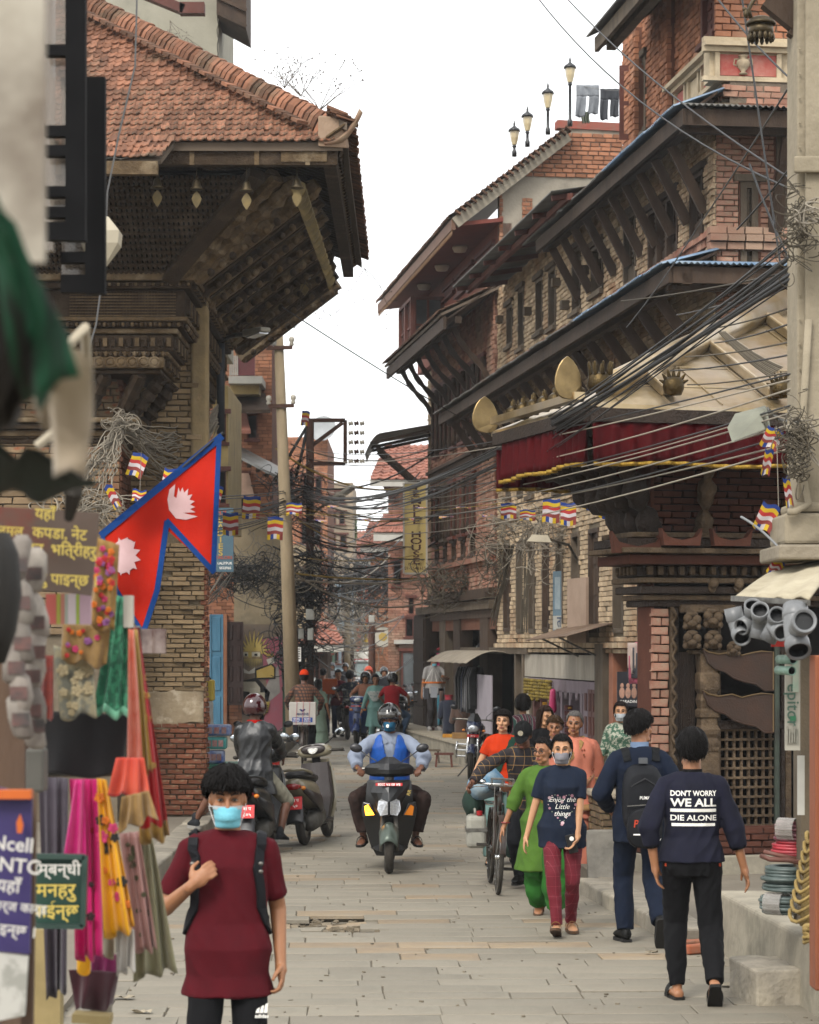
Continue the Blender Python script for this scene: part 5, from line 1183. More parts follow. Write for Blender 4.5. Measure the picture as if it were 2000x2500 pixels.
def dF(lab,px,py,w,h,d_,mat):
 b=G(px,py);t=a1('stool',lab,'stool',tuple(b),'low wooden stools in front of the plinth');MB().box((b.x-w/2,b.y-d_/2,h-.035),(b.x+w/2,b.y+d_/2,h)).o('seat',mat,t)
 for sx in(-1,1):
  for sy in(-1,1):MB().beam((b.x+sx*(w/2-.03),b.y+sy*(d_/2-.03),0),(b.x+sx*(w/2-.05),b.y+sy*(d_/2-.05),h-.036),.035,.035,(1,0,0)).o('leg',mat,t)
  MB().beam((b.x+sx*(w/2-.04),b.y-d_/2+.05,h*.4),(b.x+sx*(w/2-.04),b.y+d_/2-.05,h*.4),.025,.03).o('stretcher',mat,t)
dF('low grey wooden stool nearest the far end of the plinth',1012,1832,.36,.24,.26,aB);dF('long low grey bench in front of the plinth',1047,1862,.46,.26,.28,aB);dF('reddish wooden stool in front of the plinth',1084,1872,.36,.26,.28,aC)
mb=MB();a=P(1355,1392,42);b=P(1406,1540,42);t=a1('poster','faded blue and red poster fixed on the buff brick wall','poster',tuple(a));w,h=b.x-a.x,a.z-b.z
PY=Plane(FR.at(uu(1355),0,.08)[:2],(.45,-1));PY.n=Q(-1,-.45,0).normalized()
def pq(px,py):return PY.px(px,py)
(u0,z0),(u1,z1)=pq(1354,1540),pq(1406,1392);PY.box(mb,u0,u1,z0,z1,0,.03);mb.o('sheet',M('poster_blue','56707f',.7,'6f8089',3),t)
PY.box((m:=MB()),u0+(u1-u0)*.42,u1-.02,z0+.28*(z1-z0),z1-.05,.031,.034);m.o('print_panel',M('poster_red','8a4f4c',.7,'946a62',3),t)
PY.box((m:=MB()),u0+.02,u1-.02,z0+.02,z0+.25*(z1-z0),.031,.034);m.o('print_panel',M('poster_white','a8a59c',.7,'95938b',4),t)
PY.box((m:=MB()),u0+.08,u0+(u1-u0)*.36,z0+.36*(z1-z0),z0+.9*(z1-z0),.032,.036);m.o('print_figure',M('poster_pale','98a4a8',.7,'7c8d95',6),t)
xf=b0(PY.at((u0+u1)/2,z0+.14*(z1-z0),.04),PY.d,(0,0,1));aI('तितो',.26,.012).o('print_text',M('print_blue','3a4a66',.7),t,xf=xf)
mb=MB();PY2=Plane(FR.at(uu(1407),0,.10)[:2],(.2,-1));(u0,z0),(u1,z1)=(0,PY2.px(1410,1570)[1]),(1.15,PY2.px(1410,1412)[1]);PY2.box(mb,u0,u1,z0,z1,0,.05);a3(mb.o('board',M('board_pink','9a8574',.85,'85705f',3,bump=.2)),'plain faded pinkish board next to the blue poster','board')
cz=a1('street_lamp','pale box shaped street lamp head jutting from the buff brick wall','street lamp',tuple(P(1310,1315,40)))
a=P(1286,1322,40);MB().hexa([a+V(q)for q in((0,-.12,0),(.40,-.12,-.02),(.40,.16,-.02),(0,.16,0),(.09,-.08,.11),(.34,-.08,.10),(.34,.12,.10),(.09,.12,.11))]).o('head',M('lamp_cream','a9a08c',.6),cz);MB().tube([a+Q(.36,0,.04),a+Q(.7,.2,-.05),a+Q(1.0,.5,-.55)],.025,6).o('arm',STEEL,cz)
cp=a1('tin_canopy','small rusty tin canopy on iron brackets over the lane end of the lilac shop','canopy',tuple(P(1450,1535,38)))
A,B=FR.at(uu(1392),2.36,.75),FR.at(uu(1500),2.42,.75);aS(cp,'sheet',M('rust_tin','7c6a5a',.8,'5b4434',4,bump=.3),A,B,FR.at(uu(1500),2.62,.02),FR.at(uu(1392),2.60,.02),amp=.01)
for px in(1420,1470):MB().beam(FR.at(uu(px),2.1,.05),FR.at(uu(px),2.40,.68),.03,.03).o('bracket',STEEL,cp)
s3=eM('poster_shop','narrow shop bay with posters between the lilac shop and the temple',1510,1580)
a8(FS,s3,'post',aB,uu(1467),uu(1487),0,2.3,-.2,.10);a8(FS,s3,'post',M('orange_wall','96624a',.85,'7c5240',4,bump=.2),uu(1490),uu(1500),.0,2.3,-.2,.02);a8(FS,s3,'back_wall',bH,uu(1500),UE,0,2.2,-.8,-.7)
for i,(x0,x1,y0,y1,m,lab)in En(((1507,1562,1640,1725,PKB,'dark glossy poster with pale figures behind the suited man'),(1566,1594,1665,1760,M('poster_lite','b5c2c8',.6,'6f9a76',3),'white and green poster with Nepali lettering at the temple corner'))):
 d=30.5;a,b=P(x0,y1,d),P(x1,y0,d);t=a1('poster',lab,'poster',tuple(a));MB().box((a.x,d,a.z),(b.x,d+.03,b.z)).o('sheet',m,t)
 if i==0:
  for k in Rg(3):MB().ell((a.x+.06+.075*k,d-.004,a.z+.26),(.022,.004,.03)).ell((a.x+.06+.075*k,d-.004,a.z+.17),(.035,.004,.07)).o('print_figure',M('print_skin','97705c',.7,'6d5a52',30,rnd=.2),t)
  aD('print_text','SARADIN',((a.x+b.x)/2,d-.004,a.z+.06),(1,0,0),(0,0,1),.05,a7,t)
 else:
  aD('print_text','वि',((a.x+b.x)/2,d-.004,b.z-.12),(1,0,0),(0,0,1),.14,M('print_navy','1c2c5c',.6),t,bold=.01);aD('print_text','Co',((a.x+b.x)/2+.02,d-.004,b.z-.24),(1,0,0),(0,0,1),.10,M('print_red','a01c2c',.6),t,bold=.02)
mb=MB();rr=aR(8)
for i in Rg(7):c=P(1560+rr.u(-8,12),1570+rr.u(-14,40),29);a3(MB().slab(4,6,lambda u,v:c+Q((u-.5)*.2,.03*sin(u*7+i),-.3*v),(0,.01,0)).o('cloth',[eE['pink'],eE['grey'],M('cloth_pale','a08f86',.9,rnd=.12)][i%3],None,True),'patterned cloth hanging in the narrow bay beside the temple','cloth','cloths hung in the narrow bay')
# --- gilt-roofed temple on the right
bC=M('carved_wood','2c2119',.75,'1a130e',9,rnd=.15,bump=.9,bs=42,spec=.3);a5=M('carved_wood_grey','544636',.8,'352a20',9,rnd=.12,bump=.9,bs=38,col3='6d5c48',s3=3,f3=(.55,.75),spec=.2)
bV=M('gilt_copper','b3a07f',.34,'7d6a48',1.6,metal=.7,amt=.9,bump=.08,bs=18,col3='b0a699',s3=1.1,f3=(.45,.7));bM=M('gilt_dark','4a3c22',.4,'231d13',9,rnd=.1,metal=.8,bump=.3,bs=50);BRASS=M('brass','a07a36',.3,'6f5424',8,metal=.85)
tp=a1('temple','small temple with a gilt copper roof and red cloth valance on the right','temple',(3.4,24,0))
E1=Q(1.61,22.0,0);ed=Q(1,.27,0).normalized();wd=Q(-.27,1,0).normalized()
aT=4.44;EL=5.2;W_=2.8
TS=Plane(E1[:2],ed[:2]);TW=Plane(E1[:2],wd[:2]);TS.n=-wd;TW.n=-ed
pitch=.42
def aL(s,w,k=0.0):
 return E1+ed*s+wd*w+Q(0,0,aT+pitch*w+.10*max(0,.6-s)**2*(1-w/3 if w<3 else 0)+k)
def hipf(u,v):s0=v*3.4;return aL(s0+(EL-s0)*u,v*3.4)
MB().slab(24,10,hipf,(0,0,-.05)).o('roof_slope',bV,tp,False)
def hipw(u,v):w0=v*1.55;q=w0+(W_+.2-2*w0)*u;return E1+wd*q+ed*w0+Q(0,0,aT+pitch*w0+.10*max(0,.6-q)**2)
MB().slab(16,8,hipw,(0,0,-.05)).o('roof_slope',bV,tp,False)
c0=(ed+wd)
hr_=MB().tube([E1+c0*t+Q(0,0,aT+pitch*t+.07)for t in(.25,.8,1.6,2.4,3.4)],.13,8).o('hip_ridge',bV,tp,True)
for sx in(.85,1.9,2.95,4.0):
 w1=min(sx-.18,3.2);o=MB().beam(aL(sx,.22,.07),aL(sx,w1,.07),.15,.11,(0,0,1)).o('roof_rib',bV,tp);aK(o,.02,2)
 c=aL(sx,.12,.06);h_=MB().lathe([(.075,0),(.095,.05),(.10,.12),(.07,.16)],c,n=12).o('rib_mask',bM,tp,True)
 for k in Rg(7):a=pi*(k+.5)/7;MB().capsule(c+Q(.085*cos(a),-.02,.10+.06*sin(a)),c+Q(.13*cos(a),-.03,.10+.14*sin(a)),.022,.008,6).o('crest',bM,h_,True)
for i in Rg(10):
 s0=.3+i*.5;w1=min(s0*.9,3.0);MB().beam(aL(s0,.05,.008),aL(s0,max(w1,.1),.008),.012,.012).o('seam',bV,tp)
for w in(.55,1.15):MB().beam(aL(w+.1,w,.008),aL(EL,w,.008),.012,.012).o('seam',bV,tp)
def finial(c,dirn,h=.42,w=.2):
 mb=MB();rr=[];d=V(dirn).normalized();s=d.cross(Q(0,0,1)).normalized()
 for i in Rg(9):
  t=i/8;p=c+d*(.42*sin(t*1.5))+Q(0,0,h*t*t);k=w*(1-.75*t**2)*(.6+.4*sin(t*3));rr.append([p+s*k,p+d*.03+Q(0,0,.02),p-s*k,p-d*.02-Q(0,0,.02)])
 return mb.ring(rr).o('corner_finial',bV,tp,True)
def aX(c,h,w):
 mb=MB();n=10;pr=[(0,0),(.22,.02),(.36,.08),(.46,.2),(.5,.34),(.48,.5),(.42,.64),(.33,.78),(.2,.9),(0,1.0)];pts=[(-x*w,z*h)for x,z in pr]+[(x*w,z*h)for x,z in pr[-2:0:-1]]
 mb.prism([c+ed*x+wd*(.25*abs(x)+.2*(z/h)**2*.3)+Q(0,0,z)for x,z in pts],wd*.03);return aK(mb.o('corner_finial',M('finial_bronze','7d6a48',.35,'4d3f28',5,metal=.85),tp),.008,2)
C2=E1+wd*W_
aX(E1+Q(-.16,.2,aT+.06),.40,.26);aX(C2+Q(-.10,.1,aT-.02),.38,.28)
for c,k in((E1+c0*.16+Q(0,0,aT+.13),.85),(E1+wd*(W_-.35)+ed*.15+Q(0,0,aT+.08),.6)):
 h_=MB().lathe([(.11*k,0),(.14*k,.06*k),(.13*k,.16*k),(.09*k,.20*k)],c,n=14).o('crown_mask',bM,tp,True)
 for j in Rg(9):a=2*pi*j/9;MB().capsule(c+Q(.11*k*cos(a),.11*k*sin(a),.18*k),c+Q(.13*k*cos(a),.13*k*sin(a),.30*k),.025*k,.014*k,6).o('crest',bM,h_,True)
for i in Rg(7):
 c=E1+wd*(.45+i*.33)+ed*.05+Q(0,0,aT+.06);h_=MB().lathe([(.05,0),(.075,.05),(.065,.12),(.02,.15)],c,n=10).o('eave_mask',bM,tp,True)
 for j in Rg(5):a=pi*(j+.5)/5;MB().capsule(c+wd*.05*cos(a)+Q(0,0,.11),c+wd*.085*cos(a)+Q(0,0,.13+.08*sin(a)),.018,.008,5).o('crest',bM,h_,True)
MB().beam(E1+wd*.2+Q(-.02,0,aT+.09),E1+wd*W_+Q(-.02,0,aT+.09),.10,.07).o('eave_cap',bV,tp)
for a,b in((E1,E1+ed*EL),(E1,C2)):
 d=(b-a).normalized();MB().beam(a+Q(0,0,aT-.10),b+Q(0,0,aT-.10),.10,.12).o('fascia',bC,tp)
VAL=M('red_velvet','42060a',.85,'2f0407',3,bump=.1,bs=60,spec=.1);FRG=M('gold_fringe','94762a',.4,'6f561a',60,metal=.55,bump=.5,bs=90)
def bR(a,b,z,h,name,seed):
 L=(b-a).length;d=(b-a)/L;nn=d.cross(Q(0,0,1));nn=nn if nn.dot(a-Q(3.5,24,0))>0 else-nn;rr=aR(seed);ph=[rr.u(.8,1.3)for _ in Rg(200)]
 def f(u,v):x=u*L;return a+d*x+nn*(.02+(.012+.028*v)*sin(x*34*(1+.06*sin(x*2.1))+seed)+.012*v*sin(x*11))+Q(0,0,z-h*v*(1+.03*sin(x*5+seed)))
 n=int(L*42);o=MB().slab(n,5,lambda u,v:f(u,v*.91),nn*-.006).o(name,VAL,tp,True)
 MB().slab(n,1,lambda u,v:f(u,.91+.09*v)+nn*.012,nn*-.006).o('fringe',FRG,o,True)
bR(E1+ed*.02,E1+ed*EL,aT-.15,.40,'valance',1);bR(E1,E1+wd*(W_-.22),aT-.15,.40,'valance',2)
bR(C2,C2+ed*EL*.5,aT-.2,.42,'valance',3)
MB().hexa([E1+Q(0,0,aT-.09),E1+ed*EL+Q(0,0,aT-.09),E1+ed*EL+wd*W_+Q(0,0,aT-.09),C2+Q(0,0,aT-.09),E1+Q(0,0,aT-.055),E1+ed*EL+Q(0,0,aT-.055),E1+ed*EL+wd*W_+Q(0,0,aT-.055),C2+Q(0,0,aT-.055)]).o('soffit',bC,tp)
ov=.95;Wc=E1+ed*.947+wd*ov
WS=Plane(Wc[:2],ed[:2]);WS.n=-wd;WW=Plane(Wc[:2],wd[:2]);WW.n=-ed
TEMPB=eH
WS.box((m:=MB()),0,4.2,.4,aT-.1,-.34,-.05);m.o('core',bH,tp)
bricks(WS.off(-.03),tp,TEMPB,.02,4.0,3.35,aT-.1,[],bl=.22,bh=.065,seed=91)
WW.box((m:=MB()),0,.36,.4,aT-.1,-.03,.002);m.o('return_wall',eH,tp)
def wpx(px,py):return WS.px(px,py)
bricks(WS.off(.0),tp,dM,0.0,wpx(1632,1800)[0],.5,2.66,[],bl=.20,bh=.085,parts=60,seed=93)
def carved_strut(a,b,w,name='carved_strut'):
 rr=[];a,b=V(a),V(b);d=(b-a).normalized();s=Q(d.y,-d.x,0).normalized();u=s.cross(d)
 for i in Rg(25):
  t=i/24;k=w*(.62+.22*sin(t*21)+.16*sin(t*47+1));c=a.lerp(b,t)+u*.05*sin(t*pi);rr.append([c+s*k*.55*cos(2*pi*j/8)*(1+.2*sin(j*3+i))+u*k*.7*sin(2*pi*j/8)for j in Rg(8)])
 return MB().ring(rr).o(name,a5 if w<.2 else bC,tp,True)
zb=3.32
carved_strut(WS.at(.02,zb,.1)+Q(-.05,0,0),E1+c0*.22+Q(0,0,aT-.15),.26)
for u in(.45,1.55,2.9):carved_strut(WS.at(u+.05,zb,.06),WS.at(u-.10,aT-.12,.72),.19)
for u,w in((.10,.75),(.2,1.35),(.3,2.0),(.34,2.7)):carved_strut(WW.at(u,zb,.06),E1+wd*w+ed*.12+Q(0,0,aT-.14),.23)
for k,(u,z)in En(((1.85,3.45),)):
 mb=MB()
 for q,s in(((0,.0,0),(.20,.06,.07)),((0,.0,.16),(.11,.07,.14)),((0,0,.36),(.13,.06,.08)),((0,.0,.52),(.09,.07,.10)),((-.13,0,.30),(.05,.05,.13)),((.13,0,.30),(.05,.05,.13)),((0,0,.68),(.16,.05,.12))):mb.ell(WS.at(u,z,.09)+V(q),s,None,10,8)
 a3(mb.o('carved_figure',a5,tp,True),kind='stuff')
def cX(pl,u0,u1,z,h,k,mat,name='cornice'):return aK(pl.box(MB(),u0,u1,z,z+h,-.05,k).o(name,mat,tp),.008,1)
for z,h,k,m in((2.64,.06,.05,bC),(2.70,.05,.10,a5),(2.76,.07,.16,bC),(2.86,.05,.20,a5),(2.92,.10,.14,bC),(3.03,.09,.34,eH),(3.13,.05,.44,a5),(3.19,.08,.38,bC),(3.28,.05,.30,a5)):
 cX(WS,-k,4.0,z,h,k,m);cX(WW,.0,.55,z,h,k,m)
for pl,n,u0 in((WS,34,-.1),(WW,5,0)):
 for i in Rg(n):pl.box((m:=MB()),u0+i*.105,u0+i*.105+.055,2.935,3.02,.13,.19);aK(m.o('dentil',a5,tp),.01,1)
for i in Rg(11):u=.55+i*.26;MB().ell(WS.at(u,2.86,.20),(.05,.05,.055)).ell(WS.at(u,2.82,.17),(.04,.04,.05)).o('carved_boss',a5,tp,True)
for c,s in((WS.at(-.28,3.13,.30),1),(WS.at(.12,3.2,.40),.8),(WS.at(.62,3.2,.40),.8)):
 mb=MB();rr=[];
 mb.prism([c+ed*x*s+Q(0,0,z*s)for x,z in((-.22,0),(.22,0),(.25,.20),(.18,.10),(0,.06),(-.18,.10),(-.25,.20))],-wd*.10);mb.o('corner_tile',eH,tp)
uP=lambda px:wpx(px,1800)[0]
for px0,px1,k,m in((1633,1641,.06,a5),(1643,1655,.03,bC),(1748,1757,.04,a5),(1902,1912,.05,bC),(1915,1930,.03,a5)):aK(WS.box(MB(),uP(px0),uP(px1),.55,2.64,-.1,k).o('post',m,tp),.006,1)
t0=uP(1635);MB().tube([WS.at(t0+.02+.018*cos(i*.9),.55+i*.022,.075+.018*sin(i*.9))for i in Rg(95)],.016,5).o('rope_moulding',a5,tp,True)
e2,zz1=.8,wpx(1675,1592)[1]
for i in Rg(34):z=e2+(zz1-e2)*i/34;WS.box((m:=MB()),uP(1657),uP(1697),z,z+.026,-.05,-.01);m.o('screen_bar',a5,tp)
for i in Rg(9):u=uP(1657)+(uP(1697)-uP(1657))*(i+.5)/9;WS.box((m:=MB()),u-.006,u+.006,e2,zz1,-.03,.004);m.o('screen_bar',bC,tp)
pc=WS.at((uP(1698)+uP(1745))/2,0,.04);pw=(uP(1745)-uP(1698))/2
prf=[(1.0,.5),(1.0,1.30),(1.08,1.31),(1.02,1.36),(.80,1.40),(1.0,1.44),(1.05,1.48),(.85,1.52),(.80,1.58),(1.0,1.60),(1.0,1.66),(.78,1.68),(.95,1.76),(.80,1.82),(1.0,1.86),(1.0,2.0),(.85,2.02),(.95,2.10),(1.0,2.2)]
MB().ring([[pc+ed*pw*f*x-wd*pw*f*y+Q(0,0,z)for x,y in((-1,-.6),(1,-.6),(1,.9),(.8,1),(-.8,1),(-1,.9))]for f,z in prf]).o('carved_pillar',a5,tp)
for i in Rg(7):
 for j in Rg(2):MB().ell(pc+ed*pw*(-.75+.25*i)-wd*pw*1.02+Q(0,0,1.33-.035*j),(.018,.012,.03),None,6,4).o('petal',a5,tp,True)
for k,(dx,dz,s)in En(((-.19,2.30,1),(.02,2.30,1),(.23,2.22,.8),(-.19,2.48,1),(.02,2.50,1.1))):
 c=pc+ed*dx-wd*.10+Q(0,0,dz);mb=MB()
 for q,e in(((0,0,0),(.085,.05,.06)),((-.04,-.03,.05),(.045,.04,.045)),((.045,-.03,.04),(.045,.04,.045)),((0,-.04,.0),(.05,.04,.035)),((.0,-.02,.09),(.06,.04,.03)),((-.06,-.02,-.03),(.03,.03,.03)),((.06,-.02,-.03),(.03,.03,.03))):mb.ell(c+V(q)*s,V(e)*s,None,9,7)
 a3(mb.o('carved_creature',a5,tp,True),kind='stuff')
aK(WS.box(MB(),uP(1655),uP(1790),2.58,2.66,-.05,.08).o('capital',a5,tp),.01,1);aK(WS.box(MB(),uP(1680),uP(1770),2.19,2.23,-.05,.10).o('capital',a5,tp),.01,1)
LX0,LX1,LZ0,LZ1=uP(1757),uP(1900),wpx(1830,2085)[1],wpx(1830,1782)[1]
for i in Rg(9):u=LX0+(LX1-LX0)*i/8;WS.box((m:=MB()),u-.013,u+.013,LZ0,LZ1,-.03,.0);m.o('lattice_bar',a5,tp)
for i in Rg(14):
 z=LZ0+(LZ1-LZ0)*i/13;WS.box((m:=MB()),LX0,LX1,z-.011,z+.011,-.012,.012);m.o('lattice_bar',a5,tp)
for i in Rg(8):
 for j in Rg(13):u=LX0+(LX1-LX0)*i/8;z=LZ0+(LZ1-LZ0)*j/13;MB().lathe([(.001,.022),(.016,.018),(.022,0)],WS.at(u,z,.0),-wd,6).o('lattice_boss',a5,tp)
WS.box((m:=MB()),LX0-.05,LX1+.05,LZ1+.01,LZ1+.09,-.05,.05);m.o('lattice_frame',bC,tp);WS.box((m:=MB()),LX0-.05,LX1+.05,LZ0-.10,LZ0-.015,-.05,.07);m.o('lattice_frame',a5,tp)
PLQ=M('plaque_brown','3f2c22',.6,'2f2620',4,rnd=.05,metal=.3,bump=.15,bs=60)
for i,(dy,rim)in En(((0,1),(103,1))):
 pts=[(1716,1583),(1730,1592),(1755,1597),(1787,1592),(1811,1600),(1835,1594),(1858,1590),(1888,1592),(1888,1685),(1866,1686),(1845,1670),(1815,1664),(1790,1655),(1770,1640),(1745,1632),(1728,1617)]
 P3=[WS.at(*WS.off(.14).px(x,y+dy),.14)for x,y in pts];t=a1('plaque',['brown pennant shaped metal plaque, upper of the two on the temple wall','brown pennant shaped metal plaque, lower one above the temple lattice'][i],'plaque',tuple(P3[0]));MB().prism(P3,-wd*-.015).o('sheet',PLQ,t)
 MB().tube([p-wd*.006 for p in P3[:9]],.008,6).o('rim',M('plaque_rim','6d5a40',.5,metal=.4),t);MB().tube([p-wd*.006 for p in P3[8:]+P3[:1]],.010,6).o('rim',PLQ,t)
a3(MB().tube([WS.at(*WS.off(.14).px(1897,y),.14)for y in(1570,1700,1900,2060)],.028,8).o('iron_pipe',M('iron_dark','2f302c',.6,'3f4a40',5,metal=.4)),'dark iron pipe beside the pennant plaques on the temple','pipe')
for z0,z1,k,m in((.0,.30,.30,e4),(.30,.42,.22,eH),(.42,.56,.10,eH)):aK(WS.box(MB(),-.05,4.0,z0,z1,-.5,k).o('base_course',m,tp),.012,1)
bricks(WS.off(.22),tp,eH,-.05,3.6,.31,.56,[],bl=.20,bh=.062,seed=95)
bp=a1('brick_plinth','low mossy brick plinth beside the temple behind the leaning slab','plinth',(2.2,24.5,0))
BPL=Plane((1.86,23.6),(-.10,1));BPL.n=Q(-1,-.10,0).normalized();BPS=Plane((1.86,23.6),(1,.1));BPS.n=Q(.1,-1,0).normalized()
BPS.box((m:=MB()),.02,.55,0,.80,-5,-.03);m.o('core',dL,bp)
e7=M('brick_mossy','6a5440',.95,'4d4632',4,rnd=.25,bump=.3,bs=40,col3='4c4a2c',s3=2.2,f3=(.5,.7))
bricks(BPS,bp,e7,0,.55,.02,.78,[],bl=.21,bh=.064,parts=30,seed=96);bricks(BPL,bp,e7,0,4.6,.02,.78,[],bl=.21,bh=.064,parts=40,seed=97)
BPS.box((m:=MB()),-.06,.62,.80,.87,-5,.05);aK(m.o('coping',M('coping_dust','9a917f'),bp),.02,2)
for i in Rg(5):a3(MB().cbox(BPS.at(.25+.02*i,.885+.02*i,-1.0+.1*i),(.5,.35,.016),MR(.1*i,3,'Z')).o('cardboard_sheet',M('carton','8a6a42')),'flattened brown cardboard lying on the low brick plinth','cardboard','flattened cardboard on the brick plinth')
# --- carved corner temple on the left
b5=M('temple_wood','382c1f',.82,'21180f',7,rnd=.12,bump=.7,bs=45,col3='55483a',s3=2.5,f3=(.55,.75),spec=.2)
bQ=M('temple_wood_dusty','5d4d38',.85,'3a2e21',8,rnd=.12,bump=.7,bs=42,col3='7b6d58',s3=3,f3=(.5,.7),spec=.15)
BRL=M('brick_left','7f6c54',.93,'655542',3.5,rnd=.28,bump=.35,bs=40,col3='7d4b34',s3=1.1,f3=(.54,.66),spec=.12)
tm=a1('corner_temple','tall carved timber building with a huge overhanging clay tile roof on the left corner','temple',(-3.5,30,0))
K=Q(-.72,26.5,7.70);SL=.70
XL=-5.2
def sp(x,w):return Q(x,K.y+w,K.z+SL*w)
MB().add([sp(XL,0),sp(K.x,0),sp(K.x-3.4,3.4),sp(XL,3.4)]+[p-Q(0,0,.09)for p in(sp(XL,0),sp(K.x,0),sp(K.x-3.4,3.4),sp(XL,3.4))],[(0,1,2,3),(7,6,5,4),(0,4,5,1),(1,5,6,2),(2,6,7,3),(3,7,4,0)]).o('roof_bed',M('roof_mud','5c5044'),tm)
def eL(u,v,p):
 return p.x<K.x-(p.y-K.y)-.08
tiles(tm,cN,sp(XL,-.02),sp(K.x,-.02),sp(K.x,3.4),sp(XL,3.4),30,52,300,3,None,near=lambda t:t[2]*2+abs(t[0].x+2.6)*.3,keep=eL,jit=1.3,lift=.03)
xq0,xq1=-3.75,-2.52
tiles(tm,cN,Q(xq0,K.y-.42,K.z-.27),Q(xq1-.12,K.y-.42,K.z-.27),Q(xq1,K.y+.02,K.z+.03),Q(xq0,K.y+.02,K.z+.03),4,16,0,13,M('roof_mud','5c5044'),jit=1.6,lift=.03)
MB().beam((xq0,K.y-.40,K.z-.36),(xq1-.15,K.y-.40,K.z-.36),.12,.14).o('eave_board',bQ,tm)
MB().slab(8,3,lambda u,v:Q(xq0+.15+u*.62,K.y-.46+.25*v,K.z-.26+.12*v+.01*sin(u*20)),(0,0,-.004)).o('patch_sheet',dG,tm,True)
n=66
rt=MR(radians(-45),3,'Z')
for i in Rg(n):
 t=.12+3.3*i/(n-1);c=Q(K.x-t,K.y+t,K.z+SL*t+.13);d=Q(-1,1,SL).normalized();s=d.cross(Q(0,0,1)).normalized();u=s.cross(d);k=R.u(.9,1.1);tl=R.u(-.10,.10);d2=(d+u*tl).normalized();mb=MB()
 a=[(-.15,-.18),(-.11,.02),(-.045,.10),(.045,.10),(.11,.02),(.15,-.18)]
 mb.prism([c+s*x*k+u*z*k-d2*.030 for x,z in a],d2*.060);mb.o('ridge_tile',cN,tm)
for off,nn in((.24,34),(-.24,34)):
 for i in Rg(nn):
  t=.3+3.0*i/(nn-1);c=Q(K.x-t,K.y+t,K.z+SL*t+.05);d=Q(-1,1,SL).normalized();s=d.cross(Q(0,0,1)).normalized();u=s.cross(d);MB().beam(c+s*off-d*.05,c+s*off+d*.06,.16,.035,tuple(u)).o('ridge_foot_tile',bZ if i%3 else cN,tm)
c=Q(K.x-.10,K.y+.06,K.z+.17);aK(MB().hexa([c+V(q)for q in((-.17,-.10,-.22),(.15,-.10,-.24),(.17,.12,-.2),(-.14,.12,-.18),(-.17,-.06,.12),(.10,-.06,.10),(.12,.12,.14),(-.13,.12,.16))]).o('ridge_end',M('ridge_end','7a6553',.9,'8f7a66',4,bump=.4),tm),.02,2)
mb=MB();rr=[]
for i in Rg(11):
 t=i/10;p=K+Q(-.20+.40*t,.02-.10*t,-.02+.34*t**2.6);w=.11*(1-.7*t**2);rr.append([p+Q(0,-w,0),p+Q(.02,0,-.035*(1-t*.5)),p+Q(0,w,0),p+Q(-.02,0,.03)])
mb.ring(rr);mb.o('corner_finial',M('finial_clay','6a4c3c',.85,'8a7a63',6,bump=.4),tm,True)
ZN=34.6
def eastedge(t):return Q(K.x+.10*min(1,max(0,(ZN-t-26.5))/3)*0+.02,t,K.z+.20*max(0,1-(t-26.5)/1.2)**2-.06)
mb=MB()
def es(u,v):y=26.4+(ZN-26.4)*u;w=2.0*v;return Q(K.x-w+.05,y+(w if u<.02 else w*(1-u)),K.z+SL*w-.03+.22*max(0,1-(y-26.4)/1.3)**2*(1-v))
mb.slab(30,3,es,(0,0,-.08));mb.o('roof_slope',M('roof_mud','5c5044'),tm)
for i in Rg(96):
 y=26.45+(ZN-26.45)*i/96;up=.22*max(0,1-(y-26.4)/1.3)**2
 mb=MB()
 for k in Rg(3):mb.cbox((K.x+.04-.05*k+R.u(-.012,.012),y,K.z+.045+up+.038*k+R.u(-.006,.006)),(.24,.105,.030),MR(.35+R.u(-.06,.06),3,'Y'))
 a3(mb.o('eave_tile',bZ if i%3 else cN,tm),kind='stuff')
MB().slab(40,1,lambda u,v:Q(K.x+.02-.20*v,26.42+(ZN-26.42)*u,K.z-.02+.22*max(0,1-(26.42+(ZN-26.42)*u-26.4)/1.3)**2-.14*v),(0,0,-.02)).o('eave_lining',bQ,tm)
for a,b,w,h,m in((Q(XL,26.62,K.z-.13),Q(K.x-.06,26.62,K.z-.13),.14,.20,b5),(Q(K.x-.14,26.6,K.z-.15),Q(K.x-.14,ZN,K.z-.15),.14,.18,b5)):
 MB().beam(a,b,w,h).o('eave_beam',m,tm)
for x in(-2.35,-1.65,-1.1):MB().cbox((x,26.545,K.z-.13),(.05,.02,.21)).o('iron_strap',bQ,tm)
aK(MB().cbox((K.x-.42,26.545,K.z-.14),(.5,.03,.13)).o('carved_panel',bQ,tm),.02,2)
for i in Rg(40):y=26.9+(ZN-27)*i/40;mb=MB();ww=min(1.9,y-26.45);mb.beam((K.x-.02,y-.15+.04*sin(i),K.z-.07),(K.x-ww,y+.1,K.z-.05+.35*ww),.055,.08);mb.o('rafter',b5,tm)
for i in Rg(34):x=XL+.2+(K.x-.3-XL)*i/34;mb=MB();ww=min(1.4,max(.15,K.x-x-.1));mb.beam((x,26.72,K.z-.05),(x,26.72+ww,K.z-.05+.62*ww),.05,.07);mb.o('rafter',b5,tm)
ZW,XW=28.1,-2.46
B0,B1=6.52,7.42
XB,XT=-2.72,-1.72;YB,YT=28.05,26.95
def b3(u,v):x0=XL+(XB-XL)*u;x1=XL+(XT-XL)*u;return Q(x0,YB,B0).lerp(Q(x1,YT,B1),v)
SN=(b3(1,0)-b3(0,0)).cross(b3(0,1)-b3(0,0)).normalized();SN=SN if SN.y<0 else-SN
